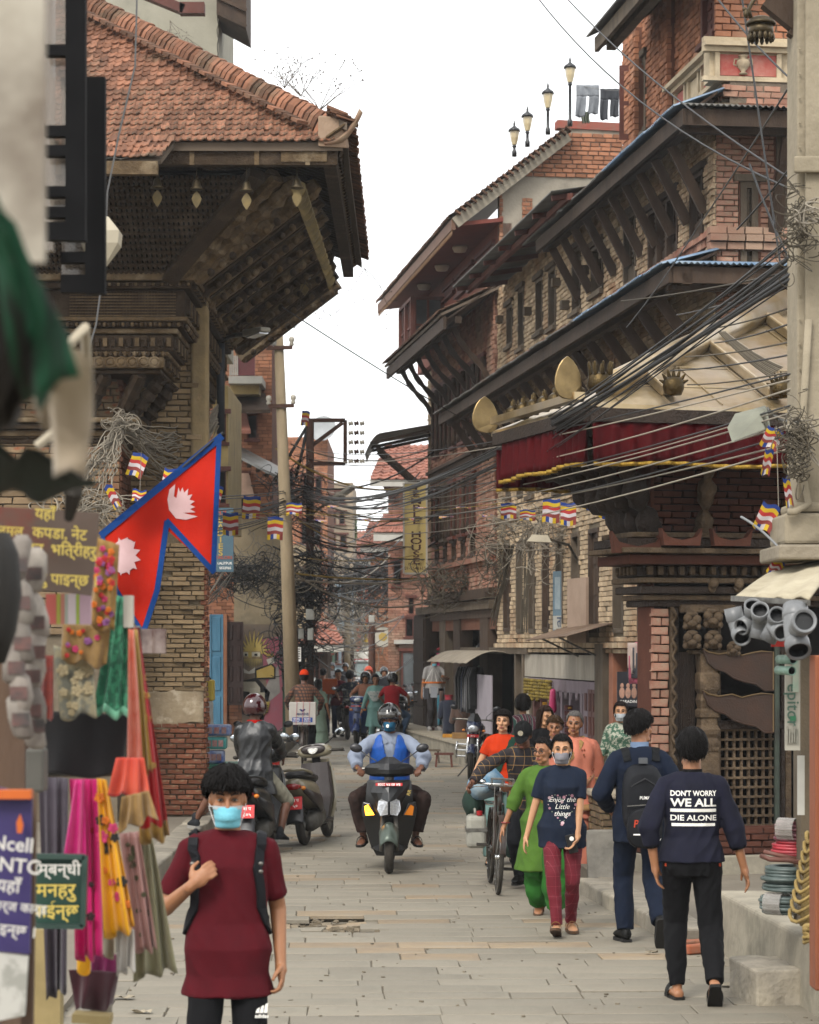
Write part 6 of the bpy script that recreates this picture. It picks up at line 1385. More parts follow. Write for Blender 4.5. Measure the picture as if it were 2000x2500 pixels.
MB().hexa([b3(0,0)-SN*.10,b3(1,0)-SN*.10,b3(1,0)-SN*.05,b3(0,0)-SN*.05,b3(0,1)-SN*.10,b3(1,1)-SN*.10,b3(1,1)-SN*.05,b3(0,1)-SN*.05]).o('screen_back',bH,tm)
for i in Rg(44):
 x=XL+.9+(XT-XL-1.0)*i/44;t0=0.0 if x<XB-.04 else(x-XB)/(XT-XB)
 if t0<.97:p=Q(x,YB,B0).lerp(Q(x,YT,B1),t0);q=Q(x,YT,B1);MB().beam(p,q,.030,.035,tuple(SN)).o('screen_bar',b5,tm)
for j in Rg(15):
 v=(j+.5)/15;a=b3(.15,v);b=b3(1,v);MB().beam(a+SN*.012,b+SN*.012,.030,.03,tuple(SN)).o('screen_bar',b5,tm)
mb=MB();rr_=aR(2)
for j in Rg(15):
 v=(j+.5)/15
 for i in Rg(44):
  x=XL+.9+(XT-XL-1.0)*i/44;t0=0.0 if x<XB-.04 else(x-XB)/(XT-XB)
  if t0<v-.02:p=Q(x,YB,B0).lerp(Q(x,YT,B1),v)+SN*.03;mb.ell(p,(.022,.012,.022),None,6,4)
a3(mb.o('screen_bosses',b5,tm),kind='stuff')
def aN(a,b,w,name='carved_strut',mat=None,n=26,ph=0.0):
 a,b=V(a),V(b);d=(b-a).normalized();s=d.cross(Q(0,0,1)).normalized();u=s.cross(d);rr=[]
 for i in Rg(n+1):
  t=i/n;k=w*(.78+.16*sin(i*1.9+ph)+.10*sin(i*4.3));c=a.lerp(b,t);rr.append([c+s*k*.5*x+u*k*.5*y for x,y in((-1,-1),(0,-1.25),(1,-1),(1.15,0),(1,1),(0,1.2),(-1,1),(-1.15,0))])
 return MB().ring(rr).o(name,mat or bQ,tm)
MB().box((XL-1,28.3,6.4),(-2.62,33.5,8.4)).o('inner_wall',b5,tm)
MB().beam(b3(1,-.06)+Q(.03,-.05,0),b3(1,1.02)+Q(.03,-.05,0),.17,.16,tuple(SN)).o('corner_post',b5,tm)
for k in Rg(14):v=.02+.22*k/14;MB().beam(b3(1,v)+SN*.09+Q(-.09,0,0),b3(1,v)+SN*.09+Q(.13,0,0),.03,.04,tuple(SN)).o('moulding',bQ,tm)
EB=lambda y,t:Q(XW+.02,y,B0-.02).lerp(Q(K.x-.30,y-.25,K.z-.20),t)
for i in Rg(9):
 y=28.15+.95*i;aN(EB(y,-.02),EB(y-.15,.99),.20,mat=bQ if i%2==0 else b5,ph=i)
 for k in Rg(10):
  t=.06+.09*k;mb=MB();c=EB(y-.15*t,t)+Q(.09,-.10,-.03);mb.ell(c,(.045,.05,.05),None,7,5);mb.o('carved_boss',bQ if k%2 else b5,tm,True)
 for dy in(.25,.48,.70):
  MB().beam(EB(y+dy,0),EB(y+dy-.15,.97),.07,.06).o('ribbed_moulding',b5 if dy!=.48 else bQ,tm)
for f in(.3,.65):
 aN(b3(1,-.02).lerp(EB(28.15,-.02),f),(b3(1,1.0)+Q(.05,0,.05)).lerp(EB(28.0,.99),f),.19,mat=bQ,ph=f*9)
MB().add([b3(1,-.05),EB(28.2,-.02),EB(28.1,1),b3(1,1.05)],[(0,1,2,3)]).add([b3(1,-.05)+Q(-.05,.08,.03),EB(28.2,-.02)+Q(-.05,.08,.03),EB(28.1,1)+Q(-.05,.08,.03),b3(1,1.05)+Q(-.05,.08,.03)],[(3,2,1,0)]).o('corner_lining',b5,tm)
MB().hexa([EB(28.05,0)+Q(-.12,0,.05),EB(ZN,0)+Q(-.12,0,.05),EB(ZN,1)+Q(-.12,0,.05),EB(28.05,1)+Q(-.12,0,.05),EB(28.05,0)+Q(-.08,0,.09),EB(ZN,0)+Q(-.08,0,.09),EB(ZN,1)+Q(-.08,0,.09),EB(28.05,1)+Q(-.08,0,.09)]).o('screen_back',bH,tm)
def tier(x,y,z,h,mat,name='cornice',y1=34.5,bw=.012):
 mb=MB();mb.box((XL,y,z),(x,y1,z+h));return aK(mb.o(name,mat,tm),bw,1)
for x,y,z,h,m in((-2.42,28.00,6.44,.09,bQ),(-2.50,28.08,6.36,.07,b5),(-2.58,28.2,6.02,.34,b5),(-2.54,28.12,5.99,.05,bQ),(-2.60,28.17,5.93,.06,b5),(-2.66,28.22,5.86,.06,bQ),(-2.72,28.26,5.66,.19,b5),(-2.76,28.22,5.60,.05,bQ),(-2.82,28.2,5.46,.13,bQ),(-2.85,28.26,5.40,.05,b5)):
 tier(x,y,z,h,m)
for i in Rg(34):x=-3.9+1.22*i/34;MB().beam((x,28.185,6.05),(x,28.185,6.34),.013,.02,(0,1,0)).o('lattice_bar',b5,tm)
for j in Rg(8):z=6.06+.035*j;MB().beam((-3.9,28.178,z),(-2.68,28.178,z),.012,.012).o('lattice_bar',bQ,tm)
def aQ(x0,x1,y,z,nn,kind,s=1.0,east=None):
 for i in Rg(nn):
  t=(i+.5)/nn;mb=MB();c=Q(x0+(x1-x0)*t,y,z)if east is None else Q(east,y+(34.2-y)*t,z);sd=Q(0,-1,0)if east is None else Q(1,0,0);w=(x1-x0)/nn if east is None else(34.2-y)/nn;al=Q(1,0,0)if east is None else Q(0,1,0)
  if kind=='ros':
   mb.lathe([(.068*s,0),(.068*s,.012),(.052*s,.020),(.045*s,.010),(.030*s,.022),(.016*s,.026),(.001,.026)],c,sd,14)
  elif kind=='dent':mb.cbox(c,(w*.55 if east is None else .05,.05 if east is None else w*.55,.045*s))
  elif kind=='petal':mb.ell(c,(w*.42 if east is None else .03,.03 if east is None else w*.42,.035*s),None,8,5)
  mb.o({'ros':'rosette','dent':'dentil','petal':'carved_petal'}[kind],bQ if i%2 or kind=='ros' else b5,tm)
aQ(-4.0,-2.86,28.19,5.525,9,'ros');aQ(-4.0,-2.8,28.20,5.62,22,'petal');aQ(-4.0,-2.72,28.24,5.76,14,'dent',2.2);aQ(-4.0,-2.62,28.16,5.955,26,'petal',.8);aQ(-4.0,-2.5,28.06,6.40,30,'dent',.7)
aQ(0,0,28.3,5.525,26,'dent',1.8,-2.80);aQ(0,0,28.3,5.76,30,'dent',3,-2.70);aQ(0,0,28.3,5.955,34,'petal',1,-2.58);aQ(0,0,28.3,6.18,24,'dent',4,-2.56);aQ(0,0,28.2,6.40,40,'dent',1,-2.47)
for i,(x,y)in En(((-3.95,28.4),(-3.55,28.4),(-3.30,28.7),(-3.25,29.5),(-3.22,30.3),(-3.2,31.1))):
 a=Q(x+(.12 if i<2 else 0),y+.35 if i<2 else y,4.86);b=Q(x+(.45 if i<2 else .42),28.32 if i<2 else y-.1,5.40);aN(a,b,.16,'bracket',b5,16,i)
BX=-3.40
MB().box((XL-.5,28.85,0),(BX-.03,34.5,5.5)).o('core',M('mortar','6d6354'),tm)
TPS=Plane((XL,28.82),(1,0));TPS.n=Q(0,-1,0);TPE=Plane((BX,28.82),(0,1));TPE.n=Q(1,0,0)
BRL2=M('brick_left_red','6a4a3c',.93,'54392d',3.5,rnd=.25,bump=.35,bs=40,spec=.12)
bricks(TPS,tm,BRL,.3,BX-XL,2.4,5.4,[],bl=.30,bh=.085,parts=80,seed=101,near=lambda c,z:-z);bricks(TPE,tm,BRL2,0,4.8,2.4,5.4,[(1.5,3.0,3.0,4.0)],bl=.26,bh=.075,parts=60,seed=102,near=lambda c,z:c-z)
for i,(z,h,k)in En(((4.72,.07,.12),(4.80,.06,.20),(4.87,.06,.26),(4.64,.06,.06))):
 aK(MB().box((XL,28.82-k,z),(BX+k,34,z+h)).o('cornice',b5 if i%2 else bQ,tm),.02,2)
MB().box((-3.45,30.3,3.0),(-3.32,31.8,3.9)).o('niche',b5,tm)
for z,k in((3.9,.2),(3.98,.28),(3.0,.15)):MB().box((-3.45,30.2,z),(-3.40+k,31.9,z+.06)).o('moulding',bQ,tm)
# ---- wind bells and leaf pendants
cF=M('bell_bronze','4d412c',.45,'2f2a20',8,rnd=.1,metal=.6,bump=.2)
def eO(px,py,d,s=1.0,lab=''):
 a=P(px,py,d);t=a1('bell',lab,'bell',tuple(a),'bells under the left temple eave');mb=MB();mb.lathe([(.008,0),(.012,-.04),(.03,-.05),(.04,-.07),(.05,-.12),(.075,-.15),(.07,-.155)],a,n=14);mb.v=[tuple(a+(V(p)-a)*s)for p in mb.v];mb.o('bell_body',cF,t,True)
 MB().tube([a,a+Q(0,0,.10)],.006,4).o('hook',cF,t);MB().prism([a+Q(x*s,0,z*s)for x,z in((0,-.17),(.03,-.20),(.055,-.25),(.04,-.30),(0,-.36),(-.04,-.30),(-.055,-.25),(-.03,-.20))],(0,.008,0)).o('clapper_leaf',dC,t)
dC=M('brass_dull','6d5d3a',.5,'4a4230',8,rnd=.1,metal=.5)
for i,(px,py)in En(((384,425),(480,428),(602,432),(725,425))):eO(px,py,26.75,1.0,'bronze wind bell with leaf clapper, %s under the left tiled eave'%('leftmost','second from the left','third from the left','nearest the roof corner')[i])
eO(744,648,33,1.15,'dark bell hanging clear against the sky below the left roof');eO(806,660,34,.8,'small dark bell at the far end of the leaf pendant string')
t=a1('leaf_garland','long string of overlapping metal leaf pendants hanging from the left roof corner','garland',tuple(P(735,470,27)))
for i in Rg(17):
 f=i/16;a=P(728+78*f,455+225*f,27+2.5*f);s=.13*(1-.35*f);MB().prism([a+Q(x*s,-.01*i%.03,z*s)for x,z in((-.45,.3),(0,.5),(.5,.3),(.62,-.2),(.35,-.75),(0,-1.1),(-.4,-.7),(-.6,-.2))],(.01,.012,0)).o('leaf',dC,t)
# ---- neighbour with the worn brick pier
eA=a1('brick_pier','tall worn brick pier with crumbling plaster at the left street corner','wall',(-2.8,30,0))
PZ=Plane((-3.55,29.75),(1,.02));PZ.n=Q(.02,-1,0).normalized()
def ppx(x,y):return PZ.px(x,y)
uP0,cG=0,ppx(499,1700)[0]
PZ.box((m:=MB()),0,cG-.02,.2,6.4,-.42,-.03);m.o('core',M('mortar_buff','776a55',.95,'5d5241',4,bump=.5,bs=25),eA)
BRX=M('brick_pier','8a765a',.93,'6b5b46',4,rnd=.3,bump=.4,bs=40,spec=.12);BRX2=M('brick_pier_red','6f4534',.92,'5d3b2d',4,rnd=.35,bump=.35,bs=40,col3='7d6a54',s3=2.2,f3=(.52,.66),spec=.12)
bricks(PZ,eA,BRX2,.02,cG,.22,1.35,[],bl=.21,bh=.062,parts=100,seed=111,rag=.03,near=lambda c,z:-c-z)
bricks(PZ,eA,BRX,.02,cG,1.72,3.55,[],bl=.23,bh=.058,parts=150,seed=112,rag=.05,skip=.015,near=lambda c,z:-c+abs(z-2.4))
bricks(PZ,eA,BRX,.02,cG-.03,3.85,6.3,[],bl=.25,bh=.07,seed=113,rag=.03)
EPZ=Plane(PZ.at(cG,0)[:2],(.0,1));EPZ.n=Q(1,0,0);bricks(EPZ,eA,BRX2,0,.38,.22,3.5,[],bl=.23,bh=.062,seed=114)
FLAK=M('flaking_plaster','93846c',.95,'7a6a55',5,bump=.5,bs=20,col3='ac9f8a',s3=6,f3=(.56,.7))
mb=MB();rr=aR(4)
def fl(u,v):x=.02+(cG-.03)*u;z=1.30+.46*v+(.05*sin(u*9)if v in(0,1)else 0);return PZ.at(x,z,.016+.02*noise.noise(Q(x*4,z*4,2)))
mb.slab(14,8,fl,PZ.n*-.03);mb.o('plaster_patch',FLAK,eA,True)
for(x0,x1,z0,z1)in((cG-.32,cG,3.55,3.66),(cG-.40,cG+.03,3.66,3.74),(cG-.50,cG+.06,3.74,3.86)):aK(PZ.box(MB(),x0,x1,z0,z1,-.4,.06).o('corbel',BRX,eA),.02,2)
def fl2(u,v):x=cG-.16+.2*u;z=4.3+2.3*v;return PZ.at(x,z,.05+.015*noise.noise(Q(x*4,z*3,7)))
MB().slab(5,16,fl2,PZ.n*-.4).o('plaster_strip',M('plaster_ochre','8d7a58',.92,'6f6048',4,bump=.4,bs=25),eA,True)
# ---- grey rendered tower behind the tiled roof
gt=a1('grey_tower','plain grey rendered tower block rising behind the left tiled roof','building',(-4.2,46,0))
a,b=P(290,150,46),P(533,150,46);MB().box((a.x-2,46,8),(b.x,50,17)).o('wall',M('render_grey','8f8b7c',.9,'7b786b',1.5,bump=.15,bs=30,col3='6b695d',s3=.7,f3=(.58,.78)),gt)
MB().hexa([Q(b.x,45.6,14.0),Q(b.x+.55,45.6,13.7),Q(b.x+.55,47,13.7),Q(b.x,47,14.0),Q(b.x,45.6,16),Q(b.x+.55,45.6,15.5),Q(b.x+.55,47,15.5),Q(b.x,47,16)]).o('roof_overhang',WOOD,gt)
for i in Rg(6):MB().beam((b.x+.02,45.55,14.0+.3*i),(b.x+.56,45.55,13.75+.3*i),.06,.06).o('batten',WOOD,gt)
MB().beam(P(450,25,44),P(340,-20,44),.25,.16).beam(P(500,22,44),P(440,22,44),.25,.2).o('timber',aC,gt)
MB().tube([P(532,y,45.95)+Q(R.u(-.02,.02),0,0)for y in Rg(0,150,12)],.008,3).o('crack',bH,gt)
# --- houses farther along the street
CRE=M('cream_wall','9d8a5e',.88,'857449',2.5,bump=.2,bs=30,col3='6f6448',s3=1.0,f3=(.56,.75));WHT=M('white_wall','a8a59d',.85,'8d8a82',2);GRYW=M('grey_wall','8a7c6b',.9,'736757',1.6,bump=.2)
cK=M('tile_orange','875848',.85,'70463a',4,rnd=.2,bump=.2)
def fbox(x0,x1,y0,y1,d,dep):
 a,b=P(x0,y1,d),P(x1,y0,d);return(a.x,d,max(a.z,-.05)),(b.x,d+dep,b.z)
def house(label,x0,x1,y0,y1,d,dep,mat,wins=(),brick=None,roof=None,name='house',cat='house',wmat=None,parts=0):
 lo,hi=fbox(x0,x1,y0,y1,d,dep);t=a1(name,label,cat,((lo[0]+hi[0])/2,d,lo[2]));MB().box(lo,hi).o('wall',mat,t)
 pl=Plane((lo[0],d),(1,0));pl.n=Q(0,-1,0)
 W=[]
 for w in wins:
  (u0,z0),(u1,z1)=pl.px(w[0],w[3]),pl.px(w[1],w[2]);W.append((u0,u1,z0,z1));window(pl,t,u0,u1,z0,z1,w[4]if len(w)>4 else 'bars',wmat or aC,fw=min(.10,(u1-u0)*.12),k=.05,rec=-.005,sill=True)
 if brick:bricks(pl,t,brick,0,hi[0]-lo[0],lo[2]+.02,hi[2],W,bl=.24,bh=.085,seed=int(x0),proud=.015,depth=.03,parts=parts,near=lambda c,z:-z)
 if roof:
  ov,rise,mt=roof;A,B=Q(lo[0]-ov,d-ov,hi[2]-.12),Q(hi[0]+ov,d-ov,hi[2]-.12);C,D=Q(hi[0]+ov*.2,d+dep*.5,hi[2]+rise),Q(lo[0]-ov*.2,d+dep*.5,hi[2]+rise);tiles(t,mt,A,B,C,D,max(4,int((D-A).length/.3)),max(6,int((B-A).length/.28)),0,int(x1),M('roof_mud','5c5044'))
  MB().beam(A+Q(0,.03,-.1),B+Q(0,.03,-.1),.08,.2).o('fascia',WHT,t)
 return t,pl,lo,hi
D1=57.0
h1,p1,lo,hi=house('orange brick house with balconies above the mural wall on the left side',440,664,840,1795,D1,6,b9,[(575,602,1160,1240),(604,628,1010,1072)],cS)
for x0,x1,y0,y1,m,nm in((545,555,1500,1790,cS,'brick_strip'),(572,690,1268,1536,M('wall_beige','8f8168',.9,'766a54',2.2,bump=.25,bs=25,col3='5f5646',s3=1.2,f3=(.55,.75)),'rendered_panel')):
 a,b=P(x0,y1,D1),P(x1,y0,D1);MB().box((a.x,D1-.10,a.z),(b.x,D1-.02,b.z)).o(nm,m,h1)
def e9(lab,x0,x1,y0,y1,d,mat,rows,cols=2):
 a,b=P(x0,y1,d),P(x1,y0,d);t=a1('door',lab,'door',((a.x+b.x)/2,d,a.z));MB().box((a.x,d,a.z),(b.x,d+.06,b.z)).o('leaf',mat,t);w=(b.x-a.x)/cols;h=(b.z-a.z)/rows
 for i in Rg(rows):
  for j in Rg(cols):aK(MB().box((a.x+w*j+.05,d-.025,a.z+h*i+.06),(a.x+w*(j+1)-.05,d+.01,a.z+h*(i+1)-.06)).o('panel',mat,t),.015,1)
 for x in(a.x,b.x-.04):MB().box((x,d-.03,a.z),(x+.04,d-.002,b.z)).o('stile',mat,t)
 return t
e9('weathered blue painted door at the left edge of the street',512,545,1500,1790,56.2,M('blue_paint_door','3a647c',.75,'50809a',5,bump=.3,bs=30,sr=(1,1,.2)),3,1)
e9('dark brown panelled door beside the spiky haired mural',555,594,1518,1722,56.4,M('door_brown','33211c',.65,'261814',5,bump=.2),4,2)
ml=a1('mural','painted mural of a bearded figure with yellow spiky hair on the pink and grey wall','mural',(-3.5,56.8,1))
dm_=56.78
def mpx(pts,k):return[Q((x-CX)/FPX*dm_,dm_-.004*k,CAMZ+(HY-y)/FPX*dm_)for x,y in pts]
def mp(name,col,pts,k,col2=None):
 mb=MB();mb.prism(mpx(pts,k),(0,.003,0));return mb.o(name,M('mural_'+name,col,.85,col2,4,bump=.1),ml)
zi=lambda*a:[(400+x*.4058,1500+y*.4058)for x,y in a]
mp('ground','6e5f50',zi((470,60),(715,60),(715,700),(470,700)),0,'57504a');mp('pink','8f4a55',zi((590,150),(715,130),(715,700),(560,700),(640,520),(600,330)),1,'7d5560');mp('grey','8b8781',zi((640,380),(690,300),(700,470),(640,520),(600,470)),2,'6f6a66');mp('dark','15181f',zi((470,400),(560,380),(640,470),(600,640),(470,600)),2)
sp_=[]
for i in Rg(13):
 a=pi*(1.06-1.12*i/12);r1=92;r0=40;sp_+=[(545+r1*cos(a)*1.12,225-r1*sin(a)*1.45),(545+r0*cos(a-.045)*1.35,225-r0*sin(a-.045)*1.25)]
mp('hair_line','14120f',zi(*[(545+(x-545)*1.08,222+(y-225)*1.06)for x,y in sp_],(545,250)),3);mp('hair','a8924a',zi(*sp_,(545,240)),4,'b8a468')
mp('face','8d7a5a',zi((476,222),(585,222),(580,262),(540,275),(476,262)),5);mp('eye_left','b8b2a0',zi((478,228),(508,228),(508,252),(478,252)),6);mp('eye_right','b8b2a0',zi((530,228),(580,228),(578,254),(530,254)),6);mp('pupil_left','15130f',zi((488,236),(502,236),(502,250),(488,250)),7);mp('pupil_right','15130f',zi((546,236),(564,236),(564,250),(546,250)),7);mp('nose','a89455',zi((508,225),(530,225),(530,262),(508,262)),7)
bd=[]
for i in Rg(11):bd+=[(482+10*i,268),(487+10*i,318+14*sin(i*.3)-abs(i-5)*4)]
mp('beard','9d8c5a',zi(*bd,(590,268)),8,'857648');mp('collar','b0aca2',zi((480,325),(512,345),(550,318),(548,352),(515,358),(484,352)),9)
mp('arm_line','14120f',zi((545,330),(650,295),(672,318),(672,388),(552,392)),5);mp('arm','a8904e',zi((558,338),(646,305),(664,322),(664,378),(560,382)),6,'98803f');mp('hand','b3aea2',zi((618,272),(660,258),(668,290),(630,305)),7);mp('can','96823e',zi((618,238),(660,232),(664,252),(620,262)),8)
mp('leg_line','14120f',zi((470,395),(560,395),(600,430),(612,530),(470,535)),5);mp('leg','9d9787',zi((470,405),(552,405),(580,440),(580,470),(470,462)),6);mp('shin','a8a292',zi((520,445),(556,440),(560,520),(512,520)),7);mp('shoe','98927f',zi((560,470),(608,470),(608,524),(560,524)),7);mp('base','96823e',zi((540,530),(640,525),(625,590),(580,620),(545,600)),6,'7c6a2f')
for i in Rg(4):mp('wave','1a1814',zi(*[(548+8*k,548+14*i+4*sin(k*1.2))for k in Rg(11)],*[(548+8*k,554+14*i+4*sin(k*1.2))for k in Rg(10,-1,-1)]),8)
def bK(t,name,mat,x0,x1,y0,y1,d0,d1):
 a,b=P(x0,y1,d0),P(x1,y0,d0);mb=MB();mb.box((a.x,d0,a.z),(b.x,d1,b.z));return mb.o(name,mat,t)
bK(h1,'balcony_slab',WHT,558,640,918,936,55.6,57);bK(h1,'balcony_beam',CRE,562,632,937,962,56.0,57);bK(h1,'balcony_wall',M('balcony_maroon','6a3a3c',.7,'56302f',4),578,622,868,916,55.8,55.95)
for i in Rg(5):bK(h1,'baluster',WHT,560+i*4.5,563+i*4.5,868,916,55.75,55.85)
for(xa,ya,xb,yb,d0,mt,nm)in((556,1004,612,1050,55.9,cK,'tiled_hood'),(560,960,660,1000,55.8,WOOD,'wooden_hood'),(535,1155,620,1206,55.6,M('tile_buff','9a7f6c',.85,'866b59',4,bump=.2),'tiled_hood')):
 a,b=P(xa,yb,d0),P(xb,yb,d0);c,e=P(xb-12,ya,56.9),P(xa+4,ya,56.9);MB().hexa([a-Q(0,0,.08),b-Q(0,0,.08),c-Q(0,0,.08),e-Q(0,0,.08),a,b,c,e]).o(nm,mt,h1)
a=P(565,1110,55.5);b=P(695,1178,54.0);MB().hexa([a,a+Q(0,1.5,.3),b+Q(0,1.5,.3),b,a+Q(0,0,.06),a+Q(0,1.5,.36),b+Q(0,1.5,.36),b+Q(0,0,.06)]).o('lean_to_sheet',dG,h1)
for i in Rg(6):f=i/6;q=a.lerp(b,f);MB().beam(q+Q(0,0,-.05),q+Q(0,1.5,.25),.08,.08).o('rafter',WOOD,h1)
house('narrow cream house with a grey sheet hood next to the black lamp pole',520,557,940,1290,50,4,CRE,[(534,552,1010,1080),(534,552,1150,1230)])
a=P(526,1396,47);b=P(570,1240,47);t=a1('sign_board','blue tailor sign board with yellow and white lettering on the left side','sign',tuple(a));MB().box((a.x-.05,47,a.z),(b.x,47.06,b.z)).o('board',M('sign_blue','3a5260',.6,'46606a',3),t)
SGY=M('sign_yellow_text','a89048',.6);SGR=M('sign_red_text','a04a30',.6)
aD('lettering','H.R',(a.x+.12,46.99,b.z-.09),(1,0,0),(0,0,1),.13,SGR,t,bold=.015)
for i,ch in En('LADIES'):aD('lettering',ch,(a.x+.10,46.99,b.z-.24-.125*i),(1,0,0),(0,0,1),.15,SGY,t,bold=.02,sx=1.3)
aD('lettering','TAILORS',(a.x+.16,46.99,a.z+.27),(1,0,0),(0,0,1),.085,SGR,t,bold=.015);aD('lettering','LALITPUR',(a.x+.18,46.99,a.z+.16),(1,0,0),(0,0,1),.065,a7,t,bold=.01);aD('lettering','5523965',(a.x+.19,46.99,a.z+.07),(1,0,0),(0,0,1),.065,a7,t,bold=.01)
house('orange brick terrace house with a satellite dish far along the left side',690,800,1068,1600,92,8,b9,[(700,716,1150,1210),(740,758,1160,1215),(770,786,1165,1215),(735,755,1270,1330),(765,785,1270,1330)],cS)
t=a1('satellite_dish','grey satellite dish on the far orange terrace','satellite dish',tuple(P(789,1062,92)));MB().lathe([(.001,.10),(.25,.12),(.5,.22),(.52,.22),(.26,.09),(.001,.06)],P(790,1052,91.5),(-.2,-.9,.35),18).o('dish',M('dish_grey','8d9092',.6),t,True);MB().tube([P(790,1075,92),P(789,1052,91.6)],.04,6).o('mast',STEEL,t)
house('grey concrete block of flats far down the street',800,862,1178,1600,118,8,GRYW,[(806,820,1200,1228),(828,842,1200,1228),(806,820,1250,1280),(828,842,1250,1280),(806,820,1305,1335),(830,846,1305,1335)],None)
house('pale blue shuttered building in the hazy distance',800,858,1425,1640,104,5,M('blue_wall','7d8f9c',.85,'8d9da6',3),[(808,824,1440,1500),(832,850,1440,1500),(806,826,1545,1620,'dark'),(834,852,1545,1620,'dark')])
house('orange red house with white pillars closing the view of the street',850,955,1365,1640,128,8,M('orange_render','a5614a',.85,'8f5340',2),[(868,884,1390,1440),(905,922,1390,1440),(866,884,1470,1520),(900,920,1470,1520)],None,(.5,1.6,cK))
for px in(886,940):bK(bpy.data.objects['house.004']if 'house.004' in bpy.data.objects else h1,'white_pillar',WHT,px,px+5,1370,1640,127.7,127.95)
hh,pp,lo,hi=house('brick house with two tiled roofs and a lattice window beyond the temple house sign',948,1085,1165,1640,76,6,b9,[(998,1010,1460,1500,'bars'),(990,1010,1510,1555,'lattice'),(960,980,1370,1430)],dM,(.55,1.2,cK))
for ya,yb,xa,xb in((1258,1300,912,1002),):A,B=P(xa,yb,74.6),P(xb,yb,74.6);C,D=P(xb,ya,76),P(xa+26,ya,76);tiles(hh,cK,A,B,C,D,5,12,0,5,M('roof_mud','5c5044'));MB().beam(A-Q(0,-.03,.14),B-Q(0,-.03,.14),.1,.24).o('fascia',WHT,hh)
a=P(905,1210,76.2);MB().beam(P(925,1152,76),P(962,1222,76),.14,.2).o('roof_strut',aC,hh)
bK(hh,'white_ledge',WHT,962,1020,1562,1572,75.4,76)
house('tall narrow brick building behind the tiled roofs',905,960,1330,1640,96,5,b9,[(915,930,1400,1440),(938,952,1400,1440)],cS,(.4,1.0,cK))
house('dim tan house behind the cable covered pole',690,770,1330,1640,82,5,M('tan_wall','8f8068',.9,'776a55',2),[(700,716,1390,1450),(735,752,1390,1450),(712,735,1560,1640,'dark')])
t,*_=house('small kiosk with a tiled hood and pink valance beside the cable pole',764,800,1565,1700,74,3,WOOD,[(768,780,1600,1690,'dark')],None,(.5,.55,cK),name='kiosk',cat='kiosk')
house('green shuttered shop at the foot of the far left houses',790,812,1590,1700,90,3,M('green_shutter','3a5f4a',.7,'2f4c3c',5),[(793,800,1600,1660,'dark'),(803,810,1600,1660,'dark')])
house('yellowish low house in the middle distance',812,860,1560,1690,110,4,CRE,[(820,832,1580,1620),(840,852,1580,1620)])
house('glass fronted shop under the lattice window house',975,1070,1575,1690,73,3,WOOD,[(980,1016,1590,1680,'glazed')])
def e6(lab,px,yt,yb,d,w):
 b=P(px,yb,d);s=d/6000;h=(yb-yt)*s;t=a1('stupa',lab,'stupa',tuple(b),'white stupas at the end of the street');r=w*s/2;MB().lathe([(r,0),(r,h*.30),(r*1.08,h*.31),(r*1.08,h*.35),(r*.95,h*.36),(r*.92,h*.48),(r*.72,h*.60),(r*.40,h*.68),(r*.2,h*.70)],b,n=20).o('dome',M('stupa_white','c5c0b5',.8,'aaa598',3),t,True)
 MB().lathe([(r*.22,h*.70),(r*.24,h*.74),(r*.15,h*.80),(r*.10,h*.9),(r*.02,h)],b,n=12).o('spire',M('spire_gold','a88a30',.5,metal=.3),t,True)
e6('white domed stupa with a gold spire to the right of the white jeep',948,1585,1715,118,44);e6('white stupa pinnacle standing behind the jeep',893,1520,1700,124,50)
def tree(lab,px,yt,yb,w,d,seed):
 b=P(px,HY+13620/d,d);s=d/6000;t=a1('tree',lab,'tree',(b.x,d,0),'trees behind the far roofs');top=P(px,yt,d).z;z0=P(px,yb,d).z;r=aR(seed);tr=MB().tube([(b.x,d,-.2),(b.x+.2,d,z0*.6),(b.x,d,(z0+top)/2)],[.25,.2,.08],7).o('trunk',WOOD,t)
 for i in Rg(4):MB().tube([(b.x+.1,d,z0*.8),(b.x+r.u(-1,1)*w*s*.3,d+r.u(-.6,.6),(z0+top)/2+r.u(0,.5))],[.09,.03],5).o('branch',WOOD,tr)
 mb=MB();cl=[(r.u(-.42,.42)*w*s,r.u(-.3,.3)*w*s,r.u(.1,.9))for _ in Rg(16)]
 for i in Rg(1600):
  c=cl[r.randrange(16)];p=Q(b.x+c[0]+r.gauss(0,.09)*w*s,d+c[1]+r.gauss(0,.1)*w*s,z0+(top-z0)*c[2]+r.gauss(0,.10)*(top-z0));k=.12*r.u(.6,1.5);a=Q(r.u(-1,1),r.u(-1,1),r.u(-1,1)).normalized();q=a.orthogonal()
  mb.add([p,p+a*k*1.6+q*k*.6,p+a*k*2.6,p+a*k*1.6-q*k*.6],[(0,1,2,3)])
 a3(mb.o('crown',M('leaf_far','3d4a2a',.8,'55613a',3,rnd=.35),t),kind='stuff')
tree('green tree showing between the far roofs',880,1330,1400,40,140,1);tree('tree top beside the grey block of flats',845,1262,1320,26,122,2)
